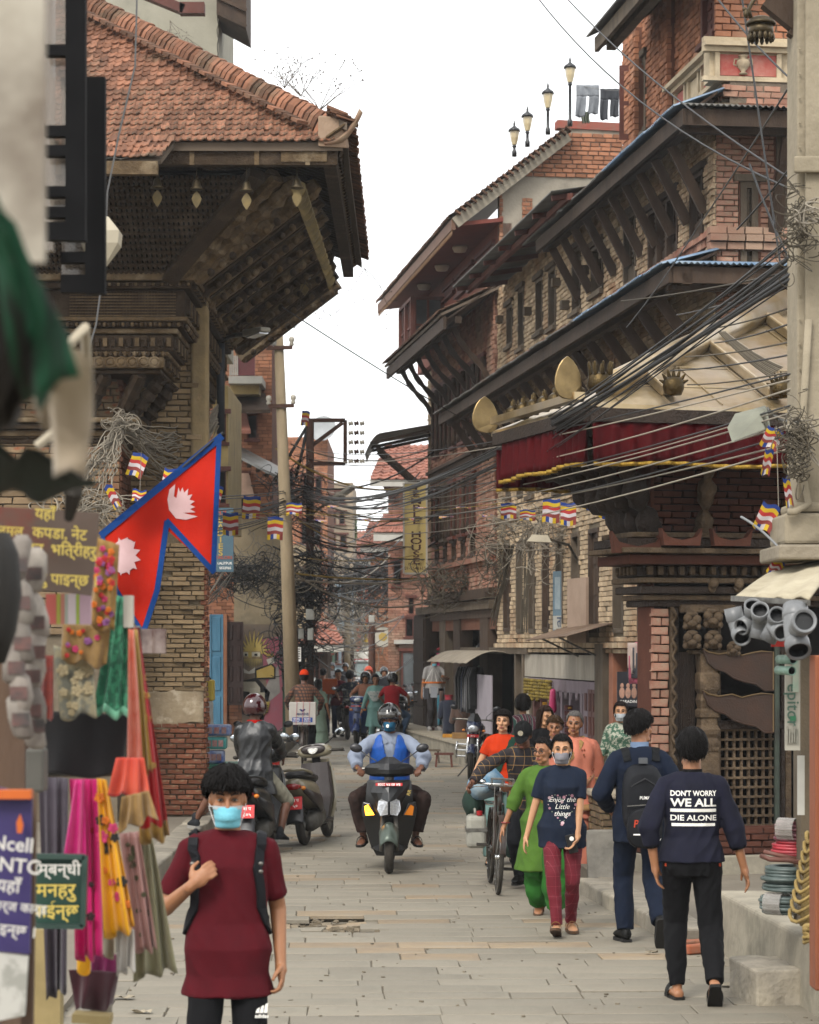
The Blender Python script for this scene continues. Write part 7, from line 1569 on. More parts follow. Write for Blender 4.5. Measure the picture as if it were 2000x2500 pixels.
# ---- utility poles
cR=M('pole_concrete','8f7f66',.9,'746751',5,bump=.3,bs=30,sr=(1,1,.3));c6=M('rusty_steel','4d3328',.8,'362720',8,bump=.3,metal=.3)
CER=M('insulator','a8a294',.3,rnd=.1)
dP=48;t=a1('utility_pole','leaning concrete utility pole with two crossarms on the left','utility pole',tuple(P(712,1780,dP)))
a,b=P(677,742,dP),P(718,1800,dP);b.z=max(b.z,0);MB().tube([b,b.lerp(a,.5),a],[.16,.12,.085],10).o('pole',cR,t,True)
for py,x0,x1 in((850,650,714),(992,655,718)):
 p,q=P(x0,py,dP-.1),P(x1,py-2,dP-.1);ca=MB().beam(p,q,.07,.07).o('crossarm',c6,t)
 for f in(.02,.97):c=p.lerp(q,f);MB().lathe([(.035,.03),(.05,.06),(.03,.10),(.055,.13),(.05,.19),(.02,.21)],c,n=10).o('insulator',CER,ca,True)
MB().beam(P(640,833,dP),P(676,838,dP),.16,.10).o('junction_box',STEEL,t)
dS=52;t=a1('steel_pole','rusty steel pole with a square bracket of insulators and a mass of cables','utility pole',(P(757,1500,dS).x,dS,0))
x=P(757,1500,dS).x;MB().tube([(x,dS,0),(x,dS,P(0,1022,dS).z)],.085,8).o('pole',c6,t,True)
z1_,z2_=P(0,1026,dS).z,P(0,1132,dS).z;x2=P(843,0,dS).x
for p,q in(((x,dS,z1_),(x2,dS,z1_)),((x2,dS,z1_),(x2,dS,z2_)),((x,dS,z2_),(x2,dS,z2_)),((x,dS,z2_+.35),(x2-.05,dS,z1_-.05))):MB().beam(p,q,.08,.08,(0,1,0)).o('bracket_bar',c6,t)
for i in Rg(5):
 z=z1_-.08-(z1_-z2_-.12)*i/4
 for j in Rg(3):MB().lathe([(.03,0),(.055,.02),(.03,.05),(.055,.08),(.03,.10)],(x2+.07+.12*j,dS-.05,z),(1,0,.2),8).o('insulator',CER if j!=1 else c6,t,True)
for dx in(-.35,-.15):MB().tube([(x-.05,dS,z1_-.1),(x+dx,dS,z1_-.6),(x+dx*2,dS,z2_-.3)],.035,6).o('thick_cable',aY,t,True)
a,b=P(690,1792,56),P(709,1585,56);a3(MB().box((a.x,56,0),(b.x,56.2,b.z)).o('gate_post',M('green_paint','1f3d2c',.6,'16291f',5)),'dark green painted gate post at the right edge of the mural','post');
mb=MB();q=P(760,1560,60);mb.box((P(716,0,60).x,60,0),(P(745,0,60).x,60.1,P(0,1580,60).z));a3(mb.o('gate',M('green_paint','1f3d2c'),None),'dark green gate leaf beside the cable covered pole','gate')
for i,(px,py,w,h,d,m)in En(((757,1500,20,26,51.4,M('box_grey','a3a39c',.6,'8b8b85',4)),(735,1547,13,26,51.4,M('box_grey','a3a39c')),(758,1548,14,30,51.3,M('box_grey','a3a39c')),(908,1511,14,18,78,M('box_grey','a3a39c')),(976,1538,9,16,80,M('box_grey','a3a39c')))):
 a,b=P(px-w/2,py+h/2,d),P(px+w/2,py-h/2,d);t=a1('meter_box','pale metal cable box %s'%('large, halfway up the steel pole','narrow, left of the pole','tall, low on the steel pole','on the far thin pole','on the far right concrete pole')[i],'cable box',tuple(a));aK(MB().box((a.x,d,a.z),(b.x,d+.15,b.z)).o('case',m,t),.015,2);MB().box((a.x+.03,d-.012,a.z+.04),(b.x-.03,d+.01,b.z-.04)).o('lid',m,t)
a,b=P(721,1615,51.2),P(735,1580,51.2);t=a1('notice','white paper notice with black lines pasted on the cable pole','notice',tuple(a));MB().box((a.x,51.2,a.z),(b.x,51.21,b.z)).o('sheet',a7,t)
for i in Rg(5):MB().box((a.x+.015,51.196,b.z-.05-.05*i),(b.x-.02,51.2,b.z-.03-.05*i)).o('print_line',cY,t)
for lab,px,y0,d,m in(('thin rusty pole standing in front of the far stupa',908,1518,79,c6),('pale concrete pole at the right of the stupa',976,1380,81,cR),('concrete pole hung with wires in the far middle',848,1380,95,cR),('dark pole behind the jeep',858,1560,100,c6)):
 q=P(px,y0,d);t=a1('utility_pole',lab,'utility pole',(q.x,d,0));MB().tube([(q.x,d,0),(q.x,d,q.z)],[.13,.10],8).o('pole',m,t,True);MB().beam((q.x-.4,d,q.z-.3),(q.x+.4,d,q.z-.3),.06,.06).o('crossarm',c6,t)
def lamp(lab,pole,head,d,L=.62,yaw=0):
 a,b=P(*pole,d),P(*head,d-.6);t=a1('street_lamp',lab,'street lamp',tuple(a));MB().tube([a,a.lerp(b,.5)+Q(0,0,.03),b],.03,6).o('arm',STEEL,t,True);x=(b-a).normalized();mb=MB();n=x.cross(Q(0,1,0)).normalized();mb.beam(b,b+x*L,.20,.10,(0,0,1),.16,.06);o=aK(mb.o('head',M('lamp_grey','9a968a',.5,'85817a',5),t),.02,2);MB().beam(b+x*.05-Q(0,0,.055),b+x*(L-.05)-Q(0,0,.04),.14,.02).o('lamp_lens',cP,o);return t
lamp('grey street lamp on a bracket from the steel cable pole',(757,1260),(812,1222),52,.75);lamp('street lamp arm reaching from the black pole by the left temple',(530,835),(606,815),33,.42)
mb=MB();a=P(539,800,33.2);mb.tube([(a.x,33.2,P(0,1060,33.2).z),a],.055,10);a3(mb.o('black_pole',M('pole_black','20242a',.5,'3a3f45',6),None,True),'black painted pole at the corner of the left temple','pole')
for i,(x0,x1,y0,y1,m,lab)in En(((493,556,1770,1797,eP,'blue nappy pack, topmost of the pile by the brick pier'),(493,546,1800,1830,M('pack_teal','3a8a86',.35,'6fb0aa',9,spec=.5),'teal nappy pack in the middle of the pile'),(493,540,1833,1865,eP,'blue nappy pack, lowest of the pile by the brick pier'),(430,445,1660,1712,M('carton_yellow','a8902c',.6,'b5a04a',6),'yellow carton beside the brick pier'))):
 d=31.5 if i<3 else 33;x0+=6 if i<3 else 70;x1+=6 if i<3 else 76;a,b=P(x0,y1,d),P(x1,y0,d);t=a1('nappy_pack' if i<3 else 'carton',lab,'pack' if i<3 else 'carton',tuple(a));aK(MB().box((a.x,d,a.z),(b.x,d+.3,b.z)).o('pack',m,t),.03,3)
 if i<3:
  for k in Rg(3):c=a.lerp(b,.2+.28*k);MB().cbox((c.x,d-.006,(a.z+b.z)/2),(.06,.006,.08)).o('print_panel',M('pack_print','b59a98',.5,'a5453a',20,rnd=.3),t)
mb=MB();a=P(496,1905,31.4);mb.box((a.x-.05,31.3,.2),(a.x+.42,32.2,P(0,1866,31.4).z));a3(mb.o('crate',M('crate_green','1f6a52',.5)),'green crate holding water bottles under the nappy packs','crate')
for i in Rg(4):
 c=P(496+8*i,1910,31.1);a3(MB().lathe([(.04,0),(.042,.02),(.042,.18),(.035,.22),(.014,.26),(.016,.29),(.001,.29)],(c.x,31.1,.35+.0*i),n=12).o('water_bottle',M('bottle_clear','a8b5b5',.15,spec=.6),None,True),'clear plastic water bottle in the green crate','bottle','water bottles in the green crate')
# ---- white jeep and the lorry behind it
jp=a1('jeep','white square jeep with a wide windscreen coming up the far end of the street','jeep',(P(905,1650,104).x,104,0));c=P(905,1650,104).x;JW=M('jeep_white','c9c9c4',.35,'b0b0aa',3,coat=.3)
aK(MB().ring([[Q(c+sx*w,y,z)for sx,w,y in((-1,.74,104.0),(1,.74,104.0),(1,.76,107.4),(-1,.76,107.4))]for z in(.45,.95)]).o('body',JW,jp),.06,2)
aK(MB().ring([[Q(c-w,y0,z),Q(c+w,y0,z),Q(c+w,107.3,z),Q(c-w,107.3,z)]for z,w,y0 in((.95,.74,104.7),(1.55,.66,105.0))]).o('cab',JW,jp),.05,2);aK(MB().ring([[Q(c-.72,104.85,z),Q(c+.72,104.85,z),Q(c+.72,107.4,z),Q(c-.72,107.4,z)]for z in(1.56,1.66)]).o('roof',JW,jp),.05,2)
MB().add([Q(c-.64,104.68,1.0),Q(c+.64,104.68,1.0),Q(c+.58,104.93,1.52),Q(c-.58,104.93,1.52)],[(0,1,2,3)]).o('windscreen',M('jeep_glass','8d9d98',.08,'6f807c',3,spec=.7),jp)
for s in(-1,1):
 MB().lathe([(.11,0),(.12,.03),(.09,.06),(.001,.07)],(c+s*.5,104.0,.78),(0,-1,0),14).o('headlight',cP,jp,True);MB().lathe([(.30,-.1),(.33,-.08),(.33,.08),(.30,.1)],(c+s*.62,104.5,.33),(1,0,0),20).o('wheel',RUB,jp,True);MB().ell((c+s*.86,104.6,1.15),(.08,.04,.12)).o('mirror',aY,jp,True)
MB().box((c-.4,103.96,.62),(c+.4,104.02,.92)).o('grille',aY,jp);MB().box((c-.76,103.9,.38),(c+.76,104.02,.52)).o('bumper',STEEL,jp);MB().tube([(c-.1,104.66,1.0),(c+.3,104.72,1.12)],.012,4).o('wiper',aY,jp)
lr=a1('lorry','white lorry body with a red striped side behind the jeep','lorry',(P(885,0,113).x,113,0));a,b=P(857,1622,113),P(918,1592,113);aK(MB().box((a.x,113,a.z-.0),(b.x,117,b.z)).o('body',JW,lr),.06,2);MB().box((a.x-.02,112.97,a.z+.05),(b.x,113.0,a.z+.25)).o('stripe',eB,lr);MB().box((a.x+.1,113.1,.4),(b.x-.1,117,a.z-.01)).o('chassis',aY,lr)
for s in(a.x+.25,b.x-.25):MB().lathe([(.4,-.12),(.45,-.1),(.45,.1),(.4,.12)],(s,113.6,.45),(1,0,0),18).o('wheel',RUB,lr,True)
a=P(935,1555,84);t=a1('round_sign','round pale shop sign with a yellow emblem on the far right houses','sign',tuple(a));MB().lathe([(.36,0),(.36,.06),(.001,.06)],a,(0,-1,0),24).o('disc',M('sign_pale','b0aca0',.6),t);MB().lathe([(.34,.065),(.36,.065),(.36,.07),(.34,.07)],a,(0,-1,0),24,False).o('rim',STEEL,t);MB().lathe([(.16,.065),(.10,.07),(.001,.07)],a,(0,-1,0),6).o('emblem',SGY,t)
# --- near left: window grille, awnings, cloth stall, signs
def pp(px,py,d):return P(px,py,d)
nw=a1('near_wall','blurred pale plaster wall edge at the extreme left of the picture','wall',tuple(P(60,300,5)))
a,b=P(-260,640,3.0),P(108,-120,3.0);MB().box((a.x,3.0,a.z),(b.x,3.015,b.z)).o('wall',M('near_plaster','a39d90',.9,'857d6f',3,bump=.3,bs=15,col3='6a6156',s3=2.5,f3=(.56,.72)),nw)
def bU(lab,x0,x1,y0,y1,d,bars,tilt=.0):
 t=a1('window_leaf',lab,'window',tuple(P((x0+x1)/2,y1,d)),'black steel window leaves at the near left');BKM=M('black_steel','0b0b0c',.8,'121213',6,spec=.1)
 q=lambda x,y,e=0:P(x,y,d+e)
 def bar(xa,ya,xb,yb,w):MB().beam(q(xa,ya),q(xb,yb),w,.05,(0,1,0)).o('frame_bar',BKM,t)
 w=48/6000*d
 bar(x1-20,y0,x1-20,y1,w);bar(x0,y1-24,x1-44,y1-24,w*.9)
 for y in bars:bar(x0,y,x1-44,y,w*.55)
 mb=MB();A,B=q(x0,y1-30,.06),q(x1-30,y0,.06);mb.box((A.x,A.y,A.z),(B.x,A.y+.006,B.z));mb.o('pane',M('near_glass','6d655c',.06,'8a8074',2,spec=.7,alpha=.55),t)
bU('black steel window leaf, left and farther of the two at the near left',112,206,-60,590,9.0,(125,322,370,700-230,560-40));bU('black steel window leaf, right and longer of the two at the near left',150,254,190,718,9.4,(205,395,490,560,690-60))
mb=MB();A,B=P(60,600,9.2),P(120,-100,9.2);mb.box((A.x-.2,9.3,A.z),(B.x,9.36,B.z));a3(mb.o('window_pane',M('near_glass','6d655c')),'dusty glass panel at the near left beside the pale wall','window')
t=a1('flood_lamp','cream street lamp head peeping out beside the black window leaf','street lamp',tuple(P(270,575,12)));mb=MB();A=P(232,578,12);mb.ring([[A+Q(x*s,y*s*1.2,z)for x,y in((-.06,-.06),(.12,-.06),(.12,.06),(-.06,.06))]for z,s in((-.14,.45),(-.04,1.0),(.02,1.05),(.09,.6),(.10,.3))]);mb.o('head',M('lamp_cream','a9a08c'),t);MB().tube([A+Q(-.05,0,.03),A+Q(-.5,.05,.1)],.02,6).o('arm',STEEL,t)
a3(MB().tube([P(335,-30,13),P(330,160,13),P(290,330,13),P(262,470,13),P(255,640,13),P(235,790,13),P(170,1020,13)],.006,4).o('cable',M('cable_grey','4a4a4a',.7,rnd=.2)),'thin grey wire dangling past the black window leaves','cable')
def e3(name,lab,cat,pts,d0,d1,mat,n=8,wob=.03,seed=0):
 q=[P(x,y,d0+(d1-d0)*i/(len(pts)-1))for i,(x,y)in En(pts)]
 mb=MB();mb.slab(n,n,lambda u,v:q[0].lerp(q[1],u).lerp(q[3].lerp(q[2],u),v)+Q(wob*sin(u*7+seed),wob*sin(v*6+u*5),wob*cos(u*9+v*4)),(0,.01,0));return a3(mb.o(name,mat,None,True),lab,cat)
e3('awning','dark green striped awning flap hanging blurred at the near left','awning',[(-60,480),(15,510),(172,960),(60,960)],2.7,3.0,M('tarp_green','0a4029',.7,'0c0d0c',4,sr=(5,1,.3),fac=(.46,.54),amt=1),wob=.02)
e3('cloth_flap','cream cloth flap hanging under the green awning at the near left','cloth',[(40,830),(205,850),(190,1195),(110,1030)],3.3,3.6,M('cream_cloth','9d8f7c',.9,'85785f',4,sheen=.2),wob=.02)
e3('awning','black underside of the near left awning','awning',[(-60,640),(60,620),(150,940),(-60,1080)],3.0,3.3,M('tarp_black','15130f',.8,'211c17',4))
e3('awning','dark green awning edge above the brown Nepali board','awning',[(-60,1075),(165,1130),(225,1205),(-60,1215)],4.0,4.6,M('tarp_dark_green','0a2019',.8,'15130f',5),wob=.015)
a3(MB().tube([P(150,860,5.4),P(208,800,5.4),P(212,880,5.5),P(188,960,5.5),P(150,1040,5.6),P(90,1090,5.6)],.012,6).o('rope',M('rope_pale','9a917f',.9,rnd=.12)),'pale rope looped round the cream awning cloth','rope')
a3(MB().tube([P(186,1095,5.8),P(180,1200,5.8),P(168,1265,5.9)],[.02,.024,.012],6).o('ribbon',M('ribbon_dark','2a2620',.8,rnd=.12)),'dark blurred ribbon hanging over the brown Nepali board','ribbon')
DS=8.2
def cB(name,lab,cat,pts,d,mat,th=.02,n=1):
 q=[P(x,y,d+dd)for x,y,dd in pts];t=a1(name,lab,cat,tuple(q[0]));MB().slab(n,n,lambda u,v:q[3].lerp(q[2],u).lerp(q[0].lerp(q[1],u),v),(0,th,0)).o('board',mat,t);return t,q
BRD=M('board_brown','4d4038',.7,'56473d',3,col3='6a2f22',s3=2.2,f3=(.56,.7));YLT=M('text_yellow','b5a04c',.7,amt=.2)
t,q=cB('sign_board','brown hanging board with yellow Nepali lettering over the cloth stall','sign',[(-80,1232,-.2),(242,1252,0),(222,1455,0),(-80,1418,-.2)],7.6,BRD)
bx=(q[1]-q[0]).normalized();by=(q[0]-q[3]).normalized()
def wr(t,txt,px,py,d,size,mat,x=(1,0,0),y=(0,0,1),**k):return aD('lettering',txt,P(px,py,d-.02),x,y,size,mat,t,**k)
for txt,px,py in(('यहाँ',110,1256),('कपडा, नेट',146,1304),('टन, भित्रीहरु',152,1344),('हरु पाइन्छ ।',160,1416)):wr(t,txt,px,py,7.36+.2*(px+80)/322,.047,YLT,bx,by,bold=.012)
wr(t,'मलमल',14,1297,7.44,.043,YLT,bx,by,bold=.012)
for i,(x0,x1,col)in En(((112,138,'a5544c'),(138,148,'8d8a3c'),(148,158,'a06a5a'),(158,166,'8f9488'),(166,186,'b5a8aa'),(186,194,'8a9a3c'),(194,222,'a58a94'))):
 tt=mb=MB();A,B=P(x0,1524,7.7),P(x1-.5,1450,7.7);mb.box((A.x,7.7,A.z),(B.x,7.72,B.z));mb.o('photo_stripe',M('stripe_'+col,col,.8,amt=.3),t)
ROLL=M('roll_pale','857e75',.7,'544a45',14,rnd=.3,col3='7d4a44',s3=5,f3=(.58,.7));RCOL=[(45,1360),(82,1390),(52,1470),(88,1500),(55,1560),(90,1590),(40,1610),(78,1640),(45,1690),(80,1715),(50,1745),(88,1770)]
for i,(px,py)in En(RCOL):
 c=P(px,py,6.6+.1*(i%2));t=a1('ribbon_roll','pale packed roll hanging in the string at the far left of the stall','roll',tuple(c),'packed rolls hanging at the far left');a=.3*sin(i*2.1);MB().ring([[c+Q(.030*s*cos(2*pi*k/12)+.01*sin(z*30+i),.022*s*sin(2*pi*k/12),z)for k in Rg(12)]for z,s in((-.066,.5),(-.055,.95),(-.01,1.05),(.04,.95),(.06,.5))]).o('packet',ROLL,t,True);MB().cbox(c+Q(.004,-.022,-.022+.01*(i%3)),(.046,.006,.035)).o('packet_label',M('roll_dark','3a3634',.6,'6d4a44',20),t)
mb=MB();c=P(15,1400,6.0)
mb.ring([[c+Q(.055*s*cos(2*pi*k/14)-.03,.06*s*sin(2*pi*k/14),z)for k in Rg(14)]for z,s in((.10,.7),(.05,1.1),(-.05,1.25),(-.14,1.0),(-.22,.5))]);a3(mb.o('hair_bundle',M('black_hair','14120f',.7,'1f1b16',40,bump=.3,bs=100,sr=(3,3,.3)),None,True),'black bundle of hair extensions hanging at the far left edge','hair bundle')
a,b=P(62,1830,7.4),P(108,1930,7.4)
a3(aK(MB().box((P(62,0,7.4).x,7.4,P(0,1935,7.4).z),(P(106,0,7.4).x,7.5,P(0,1828,7.4).z)).o('switch_box',M('box_dark_grey','4a4842',.6,'3a3832',5)),.008,2),'dark grey switch box on the wooden post of the stall','box')
a,b=P(-20,2600,7.9),P(60,1500,7.9);a3(MB().box((a.x,7.9,max(a.z,0)),(b.x,8.0,b.z)).o('wooden_post',M('post_brown','5a4636',.85,'42332a',6,bump=.3,sr=(1,1,.2))),'brown wooden post at the left edge of the cloth stall','post')
mb=MB();A=P(70,2420,9.4);mb.box((A.x,9.4,.05),(A.x+.12,9.5,P(0,2270,9.4).z));a3(mb.o('wooden_post',M('post_yellow','8d7d55',.8,'766845',6)),'pale yellow post with a blue band below the green board','post')
def a4(lab,pts,d,mat,folds=5,amp=.03,name='scarf',cat='scarf',n=18,m=16,seed=0,grp='cloths hung on the stall',flare=1.0,th=.006,border=None,prints=None):
 """pts: top-left, top-right, bottom-right, bottom-left in picture pixels."""
 q=[P(x,y,d)for x,y in pts];t=a1(name,lab,cat,tuple(q[0]),grp)
 def f(u,v):
  p=q[0].lerp(q[1],u).lerp(q[3].lerp(q[2],u),v);k=amp*(.35+.65*v*flare);return p+Q(.3*k*sin(u*folds*5+seed+v),k*sin(u*folds*2*pi+seed+1.3*v)+.4*k*sin(u*folds*3.1+v*4+seed),.012*sin(u*folds*4+seed)*v)
 o=MB().slab(n,m,f,(0,th,0)).o('cloth',mat,t,True)
 if border:MB().slab(n,2,lambda u,v:f(u,.93+.075*v)+Q(0,-.008,0),(0,.004,0)).o('border',border,t,True)
 if prints:
  cnt,mats,r0=prints;rr=aR(seed+5)
  for i in Rg(cnt):
   u,v=rr.u(.12,.88),rr.u(.1,.92)
   mb=MB();c=f(u,v)+Q(0,-.007,0);r=r0*rr.u(.7,1.3)
   for k in Rg(5):a=2*pi*k/5+i;mb.ell(c+Q(r*cos(a),0,r*sin(a)),(r*.75,.003,r*.75),None,6,3)
   mb.ell(c,(r*.5,.005,r*.5),None,6,3);mb.o('printed_flower',mats[i%len(mats)],t,False)
 return t
def aP(n,c,c2=None,sc=6,**k):return M('fabric_'+n,c,.85,c2,sc,bump=.15,bs=120,sheen=.25,**k)
FLO=[M('flower_orange','b5601c',.8,rnd=.2),M('flower_pink','a8325a',.8,rnd=.2),M('flower_violet','7a4a78',.8,rnd=.2),M('flower_red','9a2424',.8,rnd=.2)]
a4('brown net scarf embroidered with orange and pink flowers beside the brown board',[(237,1312),(292,1330),(280,1545),(215,1530)],8.0,aP('brown_net','6d5024','8a6a34',30),2,.012,prints=(46,FLO,.006),seed=1)
a4('tan lace cloth with a row of tassels under the striped photo panel',[(150,1520),(270,1535),(262,1630),(148,1610)],8.05,aP('tan_lace','7d6238','5d4626',24),3,.012,prints=(12,FLO,.006),seed=2)
a4('sheer grey net cloth with cream embroidery',[(130,1575),(226,1600),(235,1745),(150,1755)],8.1,aP('grey_net','6a6a5e','8d8468',26,fac=(.47,.53)),2,.012,seed=3,prints=(16,[aP('cream_embroidery','9d9070')],.010))
a4('pale green lace scarf, long panel beside the tan lace',[(278,1452),(312,1460),(318,1755),(228,1740)],8.15,aP('green_lace','3f8a68','1f4a3a',40,fac=(.44,.52)),3,.014,seed=4,border=aP('green_edge','6aa88a'))
mb=MB();A,B=P(303,1532,8.1),P(324,1454,8.1);mb.box((A.x,8.08,A.z),(B.x,8.14,B.z));a3(mb.o('card',M('card_white','b5b0a5',.8,'a09a8c',6)),'white folded card clipped at the top of the green lace','card')
a4('dark red embroidered cloth hanging behind the rolls',[(90,1600),(130,1600),(130,1755),(92,1745)],7.9,aP('dark_red','4d1512','7a2a18',30),2,.01,seed=5)
a4('black quilted cloth with a rounded corner under the lace',[(85,1735),(316,1745),(300,1890),(85,1897)],8.25,aP('black','131214','1d1c1e'),2,.012,seed=6,name='cloth',cat='cloth')
a4('peach scarf with white diagonal stripes at the stall edge',[(312,1535),(328,1538),(352,1890),(306,1900)],8.0,aP('peach','a84a34','b5705a',18),2,.015,seed=7)
a4('mustard scarf, narrow strip between peach and red scarves',[(326,1535),(336,1538),(372,1885),(345,1890)],8.05,aP('mustard','9a7a30','856824'),2,.012,seed=8)
a4('long sheer red scarf with gold motifs at the right edge of the stall',[(326,1530),(340,1535),(416,2045),(345,2055)],8.15,aP('red','a31218','800b10',4),3,.022,seed=9,border=aP('gold_edge','8a6a2c'),prints=(9,[aP('gold_motif','9d7a3c')],.008))
a4('coral dress panel with red fringe over gold lace',[(285,1850),(352,1850),(368,1960),(268,1935)],7.95,aP('coral','b53c2c','c0583e',5),3,.02,seed=10,border=aP('red_fringe','a0281c'))
a4('gold scalloped lace bell hanging below the coral panel',[(300,1945),(362,1930),(384,1995),(290,2028)],7.9,aP('gold_lace','85683c','6d5430',30),3,.02,seed=11)
a4('sheer charcoal cloth hanging at the left of the pink scarf',[(95,1895),(165,1900),(160,2420),(110,2440)],8.5,aP('charcoal','37323a','47404a'),3,.02,seed=12)
a4('bright magenta scarf with small dark sprigs',[(168,1902),(238,1902),(246,2338),(182,2345)],8.2,aP('magenta','cf1470','b00d5c',4),4,.028,seed=13,prints=(7,[aP('sprig_dark','3a1a24'),FLO[3]],.008))
a4('deep pink scarf lying over the magenta scarf',[(180,1905),(206,1905),(212,2120),(154,2085)],8.1,aP('deep_pink','b50f68','d03a88',6),2,.02,seed=14)
a4('bright yellow scarf with black and pink flower patches',[(236,1900),(262,1905),(332,2270),(256,2290)],8.1,aP('yellow','d99f0c','c98c08',4),3,.024,seed=15,prints=(12,[aP('black_flower','16130f'),FLO[1],FLO[0]],.010))
a4('pale pink scarf with tiny olive sprigs',[(292,2035),(340,2030),(384,2320),(336,2322)],8.35,aP('pale_pink','a8817a','96706a',4),3,.024,seed=16,prints=(12,[aP('olive_sprig','47472c')],.006))
a4('cream and olive net scarf, rightmost of the low scarves',[(340,2040),(372,2050),(430,2370),(330,2390)],8.6,aP('cream_net','8f8a6d','6f6c50',5),3,.028,seed=17)
a4('white fringed shawl between yellow and orange cloths',[(284,2265),(326,2270),(328,2365),(284,2378)],8.15,aP('white','b0aaa2','9d978f'),3,.02,seed=18,border=aP('white_fringe','a8a298'))
a4('cream cloth showing below the magenta scarf',[(246,2190),(284,2230),(286,2335),(248,2340)],8.3,aP('cream','a39b86','8f866f'),2,.02,seed=19)
a4('orange cloth strip behind the pale pink scarf',[(310,2080),(326,2085),(338,2318),(318,2320)],8.45,aP('orange','b5531c','a0460f'),1,.01,seed=20)
a4('small mustard cloth end hanging below the pink scarf',[(186,2335),(220,2335),(218,2375),(188,2378)],8.3,aP('yellow','b8860c'),1,.01,seed=21)
a4('purple cloth showing beneath the white shawl',[(222,2330),(284,2330),(284,2385),(226,2380)],8.5,aP('purple','6d0f48','560a38'),2,.012,seed=22)
a4('dark plum cloth bundled on the low shelf under the scarves',[(168,2368),(292,2374),(280,2462),(178,2468)],8.45,aP('plum','2f0f18','3d1720'),2,.03,seed=25)
A,B=P(180,2482,8.4),P(272,2488,8.4);a3(MB().beam(A,B,.10,.03).o('shelf_board',M('post_yellow','8d7d55')),'low wooden board under the plum bundle','board');aA('stone_block','small grey block under the stall shelf','stone block',tuple(P(245,2485,8.6)),(.08,.08,.12),.1,cM,8,.006)
a3(MB().slab(6,6,lambda u,v:P(335+70*u,1535+60*v,9.2)+Q(0,.02*sin(u*5),0),(0,.05,0)).o('plastic_bag',M('bag_brown','3d2420',.25,'8d8078',9,spec=.6)),'clear plastic packet with brown cloth inside under the flag tip','packet')
mb=MB();A,B=P(60,1895,7.7),P(420,1530,8.3);mb.tube([P(60,1893,8.28),P(330,1890,8.28)],.008,5);mb.tube([P(310,1533,8.2),P(340,1530,8.2),P(345,2300,8.7)],.006,5);a3(mb.o('hanging_rail',STEEL),'thin rail holding the scarves on the stall','rail')
PUR=M('sign_purple','2c2350',.5,'352a5c',2);WTX=M('text_white','b8b5ae',.6,amt=.15)
t,q=cB('sign_board','purple sign reading Ncell NTC in white beside the scarf stall','sign',[(-40,1915,0),(78,1940,0),(72,2330,0),(-40,2320,0)],6.4,PUR)
for txt,px,py,s in(('Ncell',30,2062,.052),('NTC',48,2116,.052),('यहाँ',20,2165,.045),('रिचार्ज कार्ड',34,2215,.034),('पाइन्छ ।',28,2272,.040)):wr(t,txt,px,py,6.36,s,WTX,(1,0,-.1),bold=.015)
mb=MB();c=P(48,2015,6.37);mb.prism([c+Q(x,0,z)for x,z in((-.006,-.02),(.006,-.02),(.010,.0),(.002,.03),(-.008,.008))],(0,-.004,0));mb.o('logo_flame',M('logo_orange','b5581c',.6),t)
mb=MB();A,B=P(-40,1945,6.38),P(78,1930,6.38);mb.box((A.x,6.36,A.z-.005),(B.x,6.40,A.z+.018));mb.o('sign_edge',M('logo_orange','b5581c'),t)
t,q=cB('poster','white poster with grey patterns under the purple sign','poster',[(-40,2322,0),(68,2335,0),(60,2480,0),(-40,2500,0)],6.4,M('poster_pale_grey','a5a39c',.7,'77776f',14,fac=(.5,.62)))
a3(MB().beam(P(76,1935,6.5),P(66,2560,6.5),.03,.03).o('sign_post',M('post_brown','5a4636')),'brown batten at the right edge of the purple sign','post')
t,q=cB('sign_board','dark green framed board with yellow and white Nepali lettering','sign',[(80,2092,0),(206,2096,0),(200,2258,0),(80,2258,0)],7.9,M('sign_green','16332a',.6,'1c3d31',4))
for a,b in(((78,2090),(208,2092)),((208,2090),(202,2262)),((78,2260),(204,2262))):MB().beam(P(*a,7.89),P(*b,7.89),.016,.03,(0,1,0)).o('frame_bar',M('sign_frame','2a3f38',.6),t)
for txt,px,py,s,m in(('सम्बन्धी',132,2124,.052,WTX),('मनहरु',136,2175,.060,YLT),('पाईन्छ',134,2226,.058,YLT)):wr(t,txt,px,py,7.86,s,m,bold=.015)
DF=14.0
fl=a1('nepal_flag','red two pennant Nepal flag with blue border and white sun and moon','flag',tuple(P(350,1300,DF)))
TOP,BOTL,NOTCH,INR,TIPB=(537,1066),(252,1305),(408,1270),(525,1395),(346,1541)
def flp(x,y):
 u=(x-250)/290;return P(x,y,DF+.04*sin(u*9+y*.012)+.02*sin(y*.03))
def bY(poly,n=7):
 b1=[]
 for a,b in zip(poly,poly[1:]+poly[:1]):b1+=[(a[0]+(b[0]-a[0])*i/n,a[1]+(b[1]-a[1])*i/n)for i in Rg(n)]
 return b1
def aW(poly,name,mat,parent,off,th=.003):
 b=bmesh.new();vs=[b.verts.new((x,y,0))for x,y in bY(poly,6)];f=b.faces.new(vs);bmesh.ops.triangulate(b,faces=[f])
 for _ in Rg(3):
  es=[e for e in b.edges if e.calc_length()>14]
  if es:bmesh.ops.subdivide_edges(b,edges=es,cuts=1);bmesh.ops.triangulate(b,faces=b.faces)
 mb=MB();b.verts.index_update();mb.add([flp(v.co.x,v.co.y)+Q(0,-off,0)for v in b.verts],[tuple(v.index for v in f.verts)for f in b.faces]);n=len(mb.v);b.free()
 mb.add([V(p)+Q(0,th,0)for p in mb.v[:n]],[tuple(i for i in f[::-1])for f in mb.f]);return mb.o(name,mat,parent,True)
